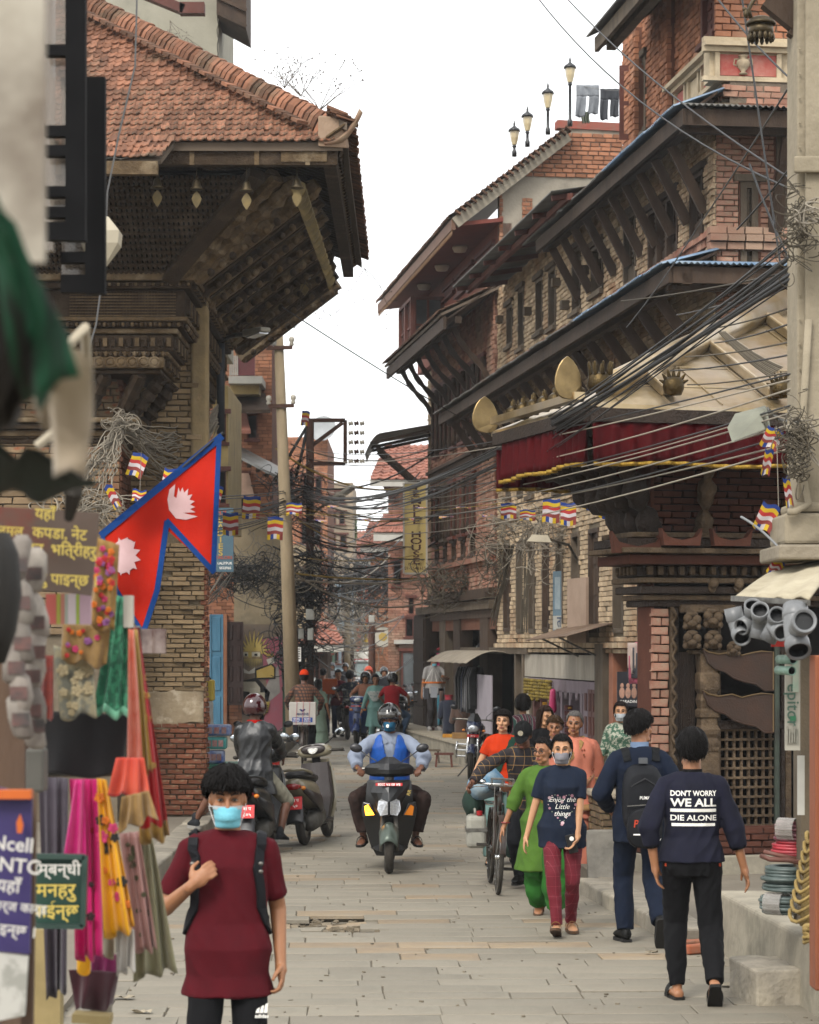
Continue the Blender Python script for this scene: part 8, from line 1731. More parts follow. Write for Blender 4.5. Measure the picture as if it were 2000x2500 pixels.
FRD=M('flag_red','a01c0a',.85,'8a1406',5,bump=.1,bs=80,spec=.15);FBL=M('flag_blue','0c3268',.85,'0a2a58',5,spec=.15);FWH=M('flag_white','b89a9a',.8,'a88888',6)
upper=[TOP,(505,1090),(462,1126),(300,1262),BOTL,(285,1440),(346,1541),(385,1430),NOTCH,INR]
aW([(537,1066),(248,1305),(292,1462),(346,1543),(388,1432),(404,1290),(526,1398),(531,1230)],'red_field',FRD,fl,0)
def b4(pts,w,nm='blue_border'):
 mb=MB();rr=[]
 for i,(x,y)in En(pts):
  a,b=pts[max(i-1,0)],pts[min(i+1,len(pts)-1)];dx,dy=b[0]-a[0],b[1]-a[1];L=sqrt(dx*dx+dy*dy);nx,ny=-dy/L*w/2,dx/L*w/2;rr.append([flp(x-nx,y-ny)+Q(0,-.010,0),flp(x+nx,y+ny)+Q(0,-.010,0),flp(x+nx,y+ny)+Q(0,.012,0),flp(x-nx,y-ny)+Q(0,.012,0)])
 mb.ring(rr);mb.o(nm,FBL,fl)
ln=lambda a,b,n=10:[(a[0]+(b[0]-a[0])*i/n,a[1]+(b[1]-a[1])*i/n)for i in Rg(n+1)]
b4(ln((543,1064),(246,1308)),17);b4(ln((535,1072),(521,1395)),12);b4(ln((524,1398),(406,1270)),13);b4(ln((408,1272),(384,1440))+ln((384,1440),(350,1545))[1:],13);b4(ln((250,1306),(285,1440))+ln((285,1440),(348,1543))[1:],9)
def sunp(cx,cy,r1,r0,n,k0=0,k1=None,ph=0):return[(cx+(r1 if i%2==0 else r0)*cos(pi*i/n+ph),cy+(r1 if i%2==0 else r0)*sin(pi*i/n+ph)*1.15)for i in Rg(2*n)]
aW(sunp(303,1358,42,28,12,ph=.2),'sun',FWH,fl,.006)
mo=[(444,1225),(430,1185),(414,1200),(409,1225),(414,1250),(432,1268),(460,1268),(482,1262),(470,1255),(448,1250),(476,1250),(462,1243),(474,1240),(463,1233),(474,1228),(464,1222),(472,1214),(461,1212),(466,1200),(456,1203),(456,1190),(448,1199),(442,1189),(438,1200),(432,1192),(434,1215)]
mo=[(428,1182),(414,1195),(409,1220),(413,1245),(430,1266),(455,1269),(483,1261),(462,1256),(447,1252),(478,1251),(464,1243),(477,1238),(464,1232),(476,1224),(463,1220),(470,1207),(458,1210),(460,1193),(450,1203),(446,1190),(440,1202),(436,1190),(433,1206),(431,1216),(425,1212)]
aW(mo,'moon',FWH,fl,.006)
MB().tube([P(545,1055,DF+.03),P(240,1318,DF+.03),P(180,1368,DF+.03)],.006,6).o('flag_pole',aY,fl,True)
# --- near right: pillar, awning, pipe fittings, cable coils
c4=M('pillar_plaster','8d8370',.9,'736a58',3,bump=.4,bs=20,col3='5b5345',s3=1.4,f3=(.56,.74))
D3=14.6
dJ=a1('plaster_pillar','tall dusty plaster pillar wrapped in cables at the right edge','pillar',tuple(P(1970,1360,D3)))
def nb(name,x0,x1,y0,y1,d0,d1,mat,t,b=.0):
 a,e=P(x0,y1,d0),P(x1,y0,d0);o=MB().box((a.x,d0,a.z),(e.x,d1,e.z)).o(name,mat,t);return aK(o,b,2)if b else o
nb('shaft',1947,2060,-80,1250,D3,D3+.4,c4,dJ,.01);nb('pilaster',1968,2060,-80,1240,D3-.05,D3-.002,c4,dJ,.01);nb('pedestal',1916,2070,1252,1328,D3-.10,D3+.5,c4,dJ,.02);nb('ledge',1902,2080,1329,1366,D3-.2,D3+.6,M('ledge_conc','837a6a',.9,'6d6455',4,bump=.5,bs=25),dJ,.015);nb('moulding',1935,2060,1226,1250,D3-.08,D3+.4,c4,dJ,.02);nb('capital',1940,2060,380,420,D3-.10,D3-.06,c4,dJ,.01)
MB().beam(P(1880,-10,14.8),P(1965,60,14.8),.10,.16).beam(P(1930,70,14.8),P(1955,86,14.8),.08,.08).o('bracket',WOOD,dJ)
MB().tube([P(1975,780,D3-.08),P(1962,1000,D3-.08),P(1958,1150,D3-.08),P(1975,1230,D3-.1),P(1940,1250,D3-.15),P(1925,1250,D3-.16)],.022,8).o('conduit',c4,dJ,True)
for i,y in En(Rg(120,1150,60)):mb=MB();c=P(1953,y,D3-.012);mb.lathe([(.006,0),(.006,.01),(.001,.012)],c,(0,-1,0),6);mb.o('rivet',c4,dJ)
t=a1('hanging_lamp','ornate bronze bell shaped hanging lamp at the top right','hanging lamp',tuple(P(1858,60,15.5)));c=P(1858,58,15.5);s=15.5/6000
MB().lathe([(34*s,6*s),(38*s,0),(34*s,-4*s),(28*s,12*s),(20*s,16*s),(12*s,18*s)],c,n=20).lathe([(30*s,-4*s),(31*s,-26*s),(27*s,-26*s)],c,n=20).o('crown',cF,t,True)
for k in Rg(14):a=2*pi*k/14;MB().lathe([(1*s,0),(5*s,-6*s),(6*s,-14*s),(2*s,-22*s)],c+Q(29*s*cos(a),29*s*sin(a),-22*s),n=7).o('pendant',cF,t,True)
for sd in(-1,1):
 a3(MB().tube([c+Q(sd*24*s,0,14*s),c+Q(sd*30*s,0,34*s),c+Q(sd*20*s,0,54*s),c+Q(sd*6*s,0,72*s),c+Q(0,0,84*s)],5*s,6).ell(c+Q(sd*36*s,0,26*s),(7*s,5*s,12*s)).ell(c+Q(sd*40*s,0,36*s),(6*s,4*s,5*s)).o('dragon_arm',cF,t,True),kind='stuff')
MB().tube([c+Q(0,0,80*s),c+Q(0,0,200*s)],2*s,5).o('chain',cF,t)
t=a1('flood_lamp','square grey flood lamp tilted on an arm before the red valance','flood lamp',tuple(P(1830,1040,15.6)));d=15.6
A=[P(1776,1044,d),P(1788,1080,d-.12),P(1882,1044,d-.10),P(1872,996,d)];Bk=[P(1795,1010,d+.1),P(1800,1020,d+.05),P(1870,996,d+.05),P(1868,990,d+.1)]
MB().hexa(A+Bk).o('housing',M('lamp_grey_green','77786a',.6,'5f6055',5),t);mb=MB();q=[a.lerp(V((sum(p.x for p in A)/4,sum(p.y for p in A)/4,sum(p.z for p in A)/4)),.1)+Q(0,-.012,-.01)for a in A];mb.add(q,[(0,1,2,3)]);mb.o('lamp_glass',M('lamp_mesh','3a382d',.4,'55523f',60,spec=.5),t);MB().tube([P(1872,1000,d),P(1905,1025,d+.1),P(1950,1035,D3)],.02,6).o('arm',STEEL,t)
t=a1('awning','curved pale dirty tin awning over the pipe fittings at the right','awning',tuple(P(1880,1440,14.2)))
q=[P(1788,1448,14.0),P(1975,1458,13.2),P(2060,1378,14.6),P(1900,1405,15.2)]
MB().slab(20,8,lambda u,v:q[0].lerp(q[1],u).lerp(q[3].lerp(q[2],u),v)+Q(0,0,.05*sin(v*pi*.5)+.012*sin(u*23)*(1-v)-.03*(1-u)*(1-v)),(0,0,-.012)).o('sheet',M('awning_pale','a39a84',.85,'857b66',4,bump=.3,bs=15,col3='5d5341',s3=4,f3=(.62,.75)),t,True);MB().beam(q[0]-Q(0,0,.03),q[1]-Q(0,0,.03),.02,.03).o('edge_bar',STEEL,t)
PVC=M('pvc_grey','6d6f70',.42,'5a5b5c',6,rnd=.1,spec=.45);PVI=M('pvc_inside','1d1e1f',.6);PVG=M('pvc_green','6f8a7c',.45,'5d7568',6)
def bE(lab,pts,r,d,mouth=True,mat=None,extra=None,grp='grey plastic pipe fittings hung under the awning'):
 q=[P(x,y,d+dd)for x,y,dd in pts];t=a1('pipe_fitting',lab,'pipe fitting',tuple(q[0]),grp);o=MB().tube(q,r,18,False).o('pipe_body',mat or PVC,t,True)
 for a,b in((q[0],q[1]),(q[-1],q[-2])):
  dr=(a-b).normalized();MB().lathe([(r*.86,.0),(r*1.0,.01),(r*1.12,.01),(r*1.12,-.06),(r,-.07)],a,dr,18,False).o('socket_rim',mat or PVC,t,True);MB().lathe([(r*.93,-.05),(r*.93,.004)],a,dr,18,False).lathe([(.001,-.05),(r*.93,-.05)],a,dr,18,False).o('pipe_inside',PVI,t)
 if extra:
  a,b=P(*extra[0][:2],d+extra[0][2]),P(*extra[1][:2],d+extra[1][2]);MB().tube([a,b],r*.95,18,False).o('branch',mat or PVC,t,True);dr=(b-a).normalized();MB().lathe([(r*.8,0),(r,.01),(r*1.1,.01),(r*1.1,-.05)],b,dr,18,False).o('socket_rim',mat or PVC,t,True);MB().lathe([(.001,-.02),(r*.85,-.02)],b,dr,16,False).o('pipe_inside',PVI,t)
 return t
k=13.6/6000
bE('dark grey pipe elbow, leftmost under the awning',[(1790,1488,0),(1796,1515,0),(1804,1540,-.02),(1812,1556,-.1)],20*k,13.8);bE('grey pipe bend, second from the left under the awning',[(1838,1478,-.05),(1838,1500,0),(1830,1520,.02),(1812,1530,-.02)],19*k,13.7);bE('wide grey pipe reducer, third under the awning',[(1856,1490,-.08),(1858,1510,0),(1856,1535,.05),(1852,1556,.05)],20*k,13.6);bE('grey tee fitting with two open mouths, fourth under the awning',[(1898,1502,-.12),(1892,1520,0),(1884,1545,.02),(1876,1560,.03)],19*k,13.5,extra=((1888,1530,0),(1908,1545,-.14)));bE('large grey double tee, rightmost and nearest fitting',[(1942,1486,.05),(1940,1520,0),(1944,1560,0),(1950,1588,-.06)],27*k,13.2,extra=((1946,1540,.02),(1964,1516,-.20)))
bE('small green pipe end, upper of the two by the white banner',[(1905,1610,.1),(1936,1611,-.06)],10*k,13.6,mat=PVG,grp='small green pipes by the white banner');bE('small green pipe end, lower of the two by the white banner',[(1902,1636,.1),(1933,1638,-.06)],10*k,13.6,mat=PVG,grp='small green pipes by the white banner')
nb('red_card',1884,1930,1550,1579,14.2,14.22,M('red_card','a01f14',.6),None);a3(bpy.data.objects['red_card'],'small red card behind the pipe fittings','card');
nb('red_strut',1918,1930,1458,1552,14.25,14.27,M('red_card','a01f14'),None);a3(bpy.data.objects['red_strut'],'thin red strip hanging under the tin awning','strip')
t=a1('banner','long white banner with faded green lettering hanging at the right','banner',tuple(P(1938,1830,14.0)));nb('sheet',1918,1954,1598,1832,14.0,14.03,M('banner_white','a39f92',.7,'8d8a7e',3),t)
q=b0(P(1946,1690,13.99),(0,0,1),(-1,0,0));
aD('lettering','epitor',P(1936,1722,13.985),(0,0,-1),(1,0,0),.10,M('text_green_dark','3f5a4c',.7),t,bold=.01);nb('print_panel',1930,1944,1748,1760,13.984,13.995,M('text_green','2f6a4a',.7),t);nb('print_figure',1936,1950,1612,1690,13.984,13.995,M('print_pale_green','7f9482',.7,'a09c8f',12),t)
for i in Rg(5):nb('print_mark',1921+6*i,1924+6*i,1772+8*(i%3),1815,13.984,13.995,M('print_grey','6a6a60',.7,'a09c8f',20),t)
nb('notice_strip',1948,1965,1845,1990,14.4,14.42,M('poster_white','a8a59c'),None);a3(bpy.data.objects['notice_strip'],'narrow pale notice strip below the white banner','notice')
t=a1('door_frame','orange brown timber post at the right edge of the picture','post',tuple(P(2000,2400,13.0)));nb('post',1991,2060,1600,2420,13.0,13.2,M('orange_wood','7d4426',.6,'623420',5,bump=.2,sr=(1,1,.2)),t,.01)
nb('shop_wall',1956,2080,1600,2260,15.2,15.5,M('shop_wall','5d5242',.9,'463d31',3,bump=.3),None);a3(bpy.data.objects['shop_wall'],'dim plaster wall of the hardware shop behind the banner','wall');bpy.data.objects['shop_wall']['kind']='structure'
def dU(lab,px,py,rx,turns,layers,mat,r,d=15.6,seed=0,name='hose_coil',wrap=None):
 c=P(px,py,d);t=a1(name,lab,'coil',tuple(c),'coils of hose stacked on the platform');R_=rx/6000*d;rr=aR(seed);z=0
 for l in Rg(layers):
  mb=MB();ra=R_*rr.u(.93,1.04);ox,oy=rr.u(-.012,.012),rr.u(-.012,.012);rad=ra-(rr.random()*.03);tl,ph=rr.u(-.02,.02),rr.u(0,6);mb.tube([c+Q(ox+rad*cos(2*pi*i/40),oy+rad*.9*sin(2*pi*i/40),z+rad*tl*cos(2*pi*i/40+ph)*2)for i in Rg(41)],r,8,False);mb.o('hose_turn',mat,t,True)
  mb=MB();rad2=rad-r*2.1;mb.tube([c+Q(ox+rad2*cos(2*pi*i/36),oy+rad2*.9*sin(2*pi*i/36),z+.004)for i in Rg(37)],r,6,False);mb.o('hose_turn',mat,t,True);z+=r*1.75
 if wrap:
  for a0 in(-2.2,-1.2,-.5):
   mb=MB();rr_=[]
   for i in Rg(13):b=2*pi*i/12;q=c+Q(cos(a0)*(R_-.02+.055*cos(b)),sin(a0)*.9*(R_-.02+.055*cos(b)),z*.5+(z*.62)*sin(b));rr_.append(q)
   sd=Q(-sin(a0),cos(a0),0)*.06;mb.ring([[p-sd,p+sd,p+sd*1.001+Q(0,0,.002),p-sd*1.001+Q(0,0,.002)]for p in rr_]);mb.o('plastic_wrap',wrap,t)
 return t
WR=M('plastic_film','a5a09a',.15,'8d8880',20,spec=.7,alpha=.45)
dU('grey green hose coil in cloudy plastic film, bottom of the stack',1918,2225,62,2,5,M('hose_green','4f5c58',.4,'6d7876',9,rnd=.12,spec=.5),.013,15.5,1,wrap=WR);dU('dark grey green hose coil, loosely wound in the middle of the stack',1925,2168,64,2,7,M('hose_green_dark','3a4744',.38,'5d6865',12,rnd=.15,spec=.5),.012,15.5,2);dU('coral red hose coil in the upper half of the stack',1940,2092,54,2,6,M('hose_red','9d2f38',.4,'7d232c',9,rnd=.1,spec=.5),.011,15.5,3);dU('maroon hose coil in plastic film on top of the stack',1944,2045,52,2,6,M('hose_maroon','5a2c35',.4,'6d434a',9,rnd=.1,spec=.5),.011,15.5,4,wrap=WR)
a3(MB().tube([P(1860,2090,15.1),P(1880,2098,15.0),P(1925,2100,15.1),P(1975,2110,15.3)],.016,8).tube([P(1866,2080,15.1),P(1900,2088,15.05),P(1940,2096,15.2)],.014,8).o('hose_end',M('hose_brown','6d463c',.5,'54352d',9,rnd=.1),None,True),'loose brown hose end lying across the stack of coils','hose')
t=a1('rope_sack','hanging bundle of coarse yellow rope netting at the right edge','rope',tuple(P(1985,2250,13.8)));ROP=M('rope_yellow','8d7848',.9,'6f5c34',20,rnd=.15,bump=.4,bs=90);rr=aR(4)
mb=MB();c=P(1990,2200,13.9);mb.ring([[c+Q(w*cos(2*pi*i/14),w*sin(2*pi*i/14),z)for i in Rg(14)]for z,w in((-.14,.085),(.05,.075),(.20,.055),(.36,.03))]);mb.o('sack',ROP,t,True)
for i in Rg(9):
 mb=MB();z0=.36-.055*i;pts=[c+Q((.05+.028*i*.42)*cos(a),(.05+.028*i*.42)*sin(a)-.01,z0+.03*sin(3*a))for a in[2*pi*k/20 for k in Rg(21)]];mb.tube(pts,.011,6,False);mb.o('rope_turn',ROP,t,True)
for i in Rg(5):mb=MB();pts=[P(1978+14*sin(k*.5+i),2262+i*9+3*sin(k*.9),13.7+.03*cos(k*.5))for k in Rg(14)];mb.tube(pts,.014,6);mb.o('rope_turn',ROP,t,True)
# --- cables, tangles, prayer flags, dry twigs
bX=M('cable_black','131313',.55,rnd=.3,spec=.4);bP=M('cable_grey_light','827a6c',.7,'6a6358',6,rnd=.25);CBR=M('cable_dusty','4d463a',.8,rnd=.3);CYE=M('cable_yellow','8a7330',.6,rnd=.1)
rc=aR(31);NC=[0]
def cable(p,q,s,r=.011,mat=None,lab=None,n=14,grp='overhead cables'):
 mb=MB();mb.tube(sag(p,q,s,n),r*(.8 if p[1]<30 else 1.0),5,False);return a3(mb.o('cable',mat or bX,None,True),lab,'cable',grp)
OVER='black overhead cable in the thick bundle crossing from the right pillar to the left poles'
for i in Rg(13):
 cable(P(1955,625+rc.gauss(0,42),14.7),P(748+rc.u(-12,12),1190+i*3,51.7),.72+rc.gauss(0,.17),rc.choice((.007,.010,.013,.018)),bX,OVER,22,'thick bundle of overhead cables')
 cable(P(748,1188+i*3,51.7),P(190+rc.u(-60,20),1178+i*9,27.6),.25+rc.u(-.1,.15),.010,bX,'black cable running from the steel pole to the left temple corner',16,'cables from the steel pole to the temple corner')
for i in Rg(9):
 cable(P(1950,905+i*24+rc.u(-10,10),14.7),P(760+rc.u(-20,10),1100+i*22,52),.35+rc.u(-.2,.3),.008,bP if i%3 else bX,'thin cable crossing in front of the red valance to the steel pole',18,'thin cables across the red valance')
for i in Rg(7):
 cable(P(1948,640+i*44+rc.u(-20,20),14.7),P(1560+rc.u(-80,200),735+i*34,22.6),.02,.008,bX if i%2 else CBR,'short cable between the right pillar and the gilt roof',10,'cables between the right pillar and the gilt roof')
for i,(a,b,s)in En((((1310,-10,26),(2000,490,15),.25),((1370,-20,26),(1985,470,15),.12),((1740,-20,18),(2010,260,15),.05),((1810,-20,17),(1905,640,15.5),.0),((690,750,33),(1250,1090,42),.05),((1700,560,24),(1965,150,15),.02),((1530,800,24),(1700,560,24),.03),((1830,400,16),(1965,700,14.7),.05),((1990,330,14.6),(1800,560,17),.02))):
 cable(P(*a),P(*b),s,.009,bX,['long cable sloping across the sky to the right pillar, upper','long cable sloping across the sky to the right pillar, lower','cable crossing the painted urn frieze','cable hanging past the bronze lamp','single wire sloping across the open sky from the left roof','cable rising to the right past the brick corner','cable end dropping by the upper eave','cable slanting down to the cable knot','cable fanning from the pillar over the frieze'][i])
for i in Rg(22):
 y=1085+i*15;cable(P(700+rc.u(-40,60),y+rc.u(-10,30),50),P(1060+rc.u(-40,140),y+rc.u(-60,50),55),rc.u(.1,.8),rc.choice((.010,.014,.02)),rc.choice((bX,bX,bP,CYE)),'cable criss crossing the street between the steel pole and the red brick house',12,'criss crossing cables over the middle of the street')
for i in Rg(22):
 y=1290+i*12;cable(P(715+rc.u(-20,50),y,53+rc.u(0,8)),P(960+rc.u(-50,60),y+rc.u(-60,60),75+rc.u(-8,12)),rc.u(.2,1.0),rc.choice((.012,.016)),rc.choice((bX,bX,bP)),'hazy cable sagging across the far street',12,'hazy cables across the far street')
for i in Rg(12):cable(P(848+rc.u(-6,6),1400+i*14,95),P(908+rc.u(-60,70),1400+rc.u(0,170),79+rc.u(0,30)),rc.u(.2,.8),.02,rc.choice((bX,bP)),'slack wire between the far poles',10,'slack wires between the far poles')
def b7(p,q,s,k,sp):return[v+Q(rc.gauss(0,sp),rc.gauss(0,sp),rc.gauss(0,sp))*(.25+sin(pi*i/12))for i,v in En(sag(p,q,s*k,12))]
for i in Rg(44):
 a3(MB().tube(b7(P(528+rc.u(-3,6),985+rc.u(0,60),31.5),P(300+rc.u(-15,40),1040+rc.u(-15,45),27.8),.42,rc.u(.3,1.5),.02),.007,4,False).o('cable',bP,None,True),'pale dusty cable in the slack sheaf by the left temple corner','cable','pale sheaf of cables at the temple corner')
for i in Rg(36):
 a3(MB().tube(b7(P(296+rc.u(-12,12),1030+rc.u(-10,25),27.7),P(196+rc.u(-40,75),1185+rc.u(-60,60),26.8),.12,rc.u(-.6,1.3),.02),.007,4,False).o('cable',bP,None,True),'pale cable fanning down from the knot on the left temple wall','cable','pale cables fanning from the knot')
def a6(name,lab,c,rad,n,rmin,mat,r=.008,seed=0,dens=14):
 f=1 if c[1]<20 else .8;n=int(n*f);rmin*=f;r*=f;rad=[k*(.85 if c[1]>20 else 1)for k in rad];rr=aR(seed);mb=MB();c=V(c)
 for i in Rg(n):
  p=c+Q(rr.gauss(0,rad[0]*.45),rr.gauss(0,rad[1]*.4),rr.gauss(0,rad[2]*.45));k=rr.u(rmin,rmin*3.2);a=Q(rr.u(-1,1),rr.u(-.4,.4),rr.u(-1,1)).normalized();b=Q(rr.u(-.5,.5),rr.u(-.5,.5),1).cross(a).normalized();L=rr.u(1.2,6.5);ph=rr.u(0,6);st=Q(rr.u(-.5,.5),0,rr.u(-.5,.3))*rad[0]
  mb.tube([p+a*k*cos(ph+L*j/dens)+b*k*.8*sin(ph+L*j/dens)+st*(j/dens)for j in Rg(dens+1)],r*rr.u(.7,1.5),4,False)
 return a3(mb.o(name,mat,None,True),lab,'cable tangle',None,'stuff')
x=P(757,0,dS).x
a6('cable_tangle','dense black tangle of cables on the steel pole',(x-.15,dS-.2,P(0,1440,dS).z),(.7,.4,1.1),330,.16,bX,.012,1)
a6('cable_tangle','black tangle of cables low on the steel pole',(x-.3,dS-.3,P(0,1580,dS).z),(.5,.3,.8),200,.14,bX,.012,2);a6('cable_tangle','cables gathered under the square pole bracket',(x-.35,dS-.1,P(0,1210,dS).z),(.6,.4,.9),150,.18,bX,.010,3)
a6('cable_tangle','pale tangle on the left of the steel pole',(x-.9,dS-.4,P(0,1400,dS).z),(1.0,.4,.6),170,.2,bP,.009,4);a6('cable_tangle','sagging tangle above the mural wall',P(585,1395,50),(1.1,.4,.35),190,.15,bX,.010,5);a6('cable_tangle','dusty knot of cables on the left temple wall',P(292,1035,27.6),(.16,.12,.16),80,.05,bP,.006,6);a6('cable_tangle','pale bunched cables behind the left board',P(215,1240,26.5),(.55,.2,.2),110,.08,bP,.007,7)
a6('cable_tangle','mass of cables hanging along the red brick house base',P(1090,1420,51),(1.0,.4,.3),130,.16,CBR,.010,8);a6('cable_tangle','dusty wires trailing on the buff brick wall behind prayer flags',P(1330,1290,41),(1.5,.3,.4),120,.16,bP,.008,9);a6('cable_tangle','bunched dusty wires at the join of the two brick houses',P(1215,1360,47),(.5,.3,.8),90,.16,CBR,.009,10)
a6('cable_tangle','black and grey knot of wires tied on the right pillar',P(1948,560,14.4),(.09,.10,.24),90,.03,CBR,.003,11);a6('cable_tangle','pale loops of cable on the right pillar',P(1985,520,14.2),(.10,.1,.15),14,.05,bP,.005,12);a6('cable_tangle','fine wires wrapped on the pillar by the upper prayer flag',P(1945,1085,14.3),(.06,.08,.22),110,.03,CBR,.003,13)
a6('cable_tangle','hazy tangle over the far street',P(905,1420,85),(2.4,2,1.3),260,.35,bX,.014,14);a6('cable_tangle','hazy grey tangle in front of the jeep',P(830,1520,92),(2.2,2,1.2),200,.35,bP,.014,15);a6('cable_tangle','wires bunched on the far right concrete pole',P(968,1400,80),(1.0,.6,1.4),170,.25,bX,.013,16)
for(a,b,nn,d0,d1)in(((1245,1330),(1205,1520),12,44,45),((1275,1545),(1285,1330),8,43,43),((560,1390),(500,1460),6,48,40)):
 for i in Rg(nn):cable(P(a[0]+rc.u(-14,14),a[1],d0),P(b[0]+rc.u(-8,8),b[1]+rc.u(-20,20),d1),rc.u(-.03,.1),.010,CBR,'dusty cable hanging down the brick wall',8,'dusty cables down the brick wall')
for i in Rg(7):cable(P(1900+12*i,1030+rc.u(-30,30),14.6),P(2040,1060+rc.u(-60,140),14.2),.03,.006,bP,'pale thin wire fanning off the right pillar',6,'pale wires fanning off the right pillar')
cable(P(1810,1262,15.2),P(1912,1348,14.6),-.02,.010,M('pipe_grey_thin','77797a',.5),'thin grey pipe end sticking out beside the right pillar ledge');cable(P(1420,1140,21),P(1960,985,14.7),.02,.006,bP,'lone thin wire slanting under the red valance')
for i in Rg(9):cable(P(1755+i*2,810,22.3),P(1880+i*4,920-i*3,22.6),.03,.010,bP,'pale cable lying over the gilt roof',8,'pale cables lying on the gilt roof')
FM=[M('flag_'+n,c,.8,rnd=.06,amt=.3)for n,c in(('blue5','1c3474'),('yellow5','b8981e'),('red5','9d2c2a'),('white5','b5adad'),('maroon5','7a3430'))]
def cL(c,w,h,lab,tilt=0,yaw=0,edge=False,swing=0,grp='Buddhist prayer flags on strings'):
 c=V(c);rot=MR(yaw,3,'Z')@MR(tilt,3,'Y')@MR(swing,3,'X');mb=MB();n=10;seed=c.x*7
 def f(u,v):return c+rot@Q((u-.5)*w,.035*w*4*sin(u*5+v*3+seed)*v*.5,-h*v+.01*sin(u*7+seed))
 for k in Rg(5):mb.cur=k;mb.slab(n,2,lambda u,v:f(u,(k+v)*.155),(0,.003,0))
 for k in Rg(5):mb.cur=(1,0,3,1,4)[k];mb.slab(2,2,lambda u,v:f((k+u)/5,.775+v*.225),(0,.003,0))
 return a3(mb.o('prayer_flag',FM,None,False),lab,'prayer flag',grp)
PFL=[(345,1108,27.5,40,58,.35,'knotted in the cable sheaf by the left temple'),(420,1145,24,36,50,.2,'half hidden behind the Nepal flag'),(262,1185,24,22,60,-.5,'folded beside the pale cable fan'),(341,1196,24,34,30,.1,'upper left of the Nepal flag'),(532,1187,30,30,50,.25,'right of the Nepal flag tip'),(563,1252,34,38,55,0,'in front of the tailor sign'),(616,1212,36,42,54,.08,'second on the left string'),(673,1262,38,38,55,.03,'right of the second on the left string'),(718,1228,40,38,30,0,'by the steel pole'),(1242,1228,36,38,38,0,'brightest on the right string'),(1289,1245,34,38,25,.03,'short torn one on the right string'),(1347,1218,31,42,58,.04,'dark one left of the pair before the buff wall'),(1388,1228,30,38,55,0,'lower right of the dark pair'),(1450,1188,27,42,58,.12,'left of three by the temple strut'),(1487,1208,26,42,58,.08,'middle of three by the temple strut'),(1515,1205,25,20,58,.05,'narrow rightmost of three by the temple strut'),(1897,1046,15.2,44,52,.45,'topmost by the right pillar'),(1880,1098,15.1,26,64,.25,'second down by the right pillar'),(1920,1165,14.5,22,72,-.15,'dark twisted one on the right pillar'),(1886,1232,15.0,46,68,.42,'large one low by the right pillar'),(1906,1368,14.9,30,40,.6,'above the pale tin awning')]
for px,py,d,w,h,tl,where in PFL:cL(P(px,py,d),w/6000*d,h/6000*d,'five colour prayer flag '+where,tl,yaw=.5 if w<28 else 0)
for i,(px,py)in En(((819,1234),(924,1238),(1025,1238),(1131,1237),(1186,1256),(1090,1260),(993,1265),(888,1266),(782,1269))):
 d=44-i%4*2;cL(P(px,py,d),36/6000*d,.36,'prayer flag blown edge on, %s of the sky strings'%('first upper','second upper','third upper','fourth upper','fifth upper','fourth lower','third lower','second lower','first lower')[i],.02,0,swing=-1.46)
cable(P(1245,1226,36),P(560,1250,34),.1,.005,CYE,'thin yellow string carrying the upper prayer flags');cable(P(1515,1200,25),P(1240,1226,36),.12,.005,bP,'thin string carrying the prayer flags by the temple strut');cable(P(1190,1254,40),P(560,1250,34),.2,.005,bP,'thin string carrying the lower prayer flags');cable(P(1896,1040,15.2),P(1905,1400,14.9),-.02,.003,bP,'thin cord of the hanging prayer flags by the right pillar');cable(P(345,1104,27.5),P(341,1216,24),0,.004,bP,'cord between prayer flags at the left temple')
cL(P(748,1003,51.9),.20,.32,'small prayer flag tied to the top of the steel pole',.15,.6)
TWG=M('twig','4d4238',.9,rnd=.3)
def cH(lab,p,seed,h,n=7,down=False,name='dry_weed',lean=0):
 rr=aR(seed);t=a1(name,lab,'dry weed',tuple(p),'dry weeds on the left roof')
 for i in Rg(n):
  a=V(p);dr=Q(rr.u(-.8,.8)+lean,rr.u(-.3,.3),(-1 if down else 1)*rr.u(.6,1.2)).normalized();pts=[a]
  for k in Rg(6):dr=(dr+Q(rr.u(-.3,.3),rr.u(-.2,.2),rr.u(-.2,.2))).normalized();pts.append(pts[-1]+dr*h/6)
  st_=MB().tube(pts,[.006*(1-.12*k)for k in Rg(7)],4).o('stem',TWG,t)
  for k in(2,3,4,5):q=pts[k];e=q+Q(rr.u(-.16,.16),0,rr.u(-.02,.14)*(-1 if down else 1));MB().tube([q,e],.003,3).ell(e,(.010,.010,.010),None,5,3).o('twiglet',TWG,st_)
cH('spiky dry weed on the ridge left of the roof corner',P(695,215,28.3),1,.5,5);cH('tall branching dry weed nearest the roof corner',P(780,270,27.2),2,.75,7,lean=.3);cH('small tuft of dry weed on the middle of the roof ridge',P(735,235,27.8),3,.4,6)
cH('dead root dangling under the far end of the left roof',P(745,690,33),4,.75,4,True,'dangling_root',.2);cH('thin root hanging right of the left roof end',P(890,655,33.5),5,1.0,3,True,'dangling_root',-.1)
for i,(px,py)in En(((415,50),(455,90),(490,120))):cH('dried creeper clinging to the grey tower wall, %s'%('upper','middle','lowest')[i],P(px,py,45.8),20+i,.55,4,True,'dry_creeper')
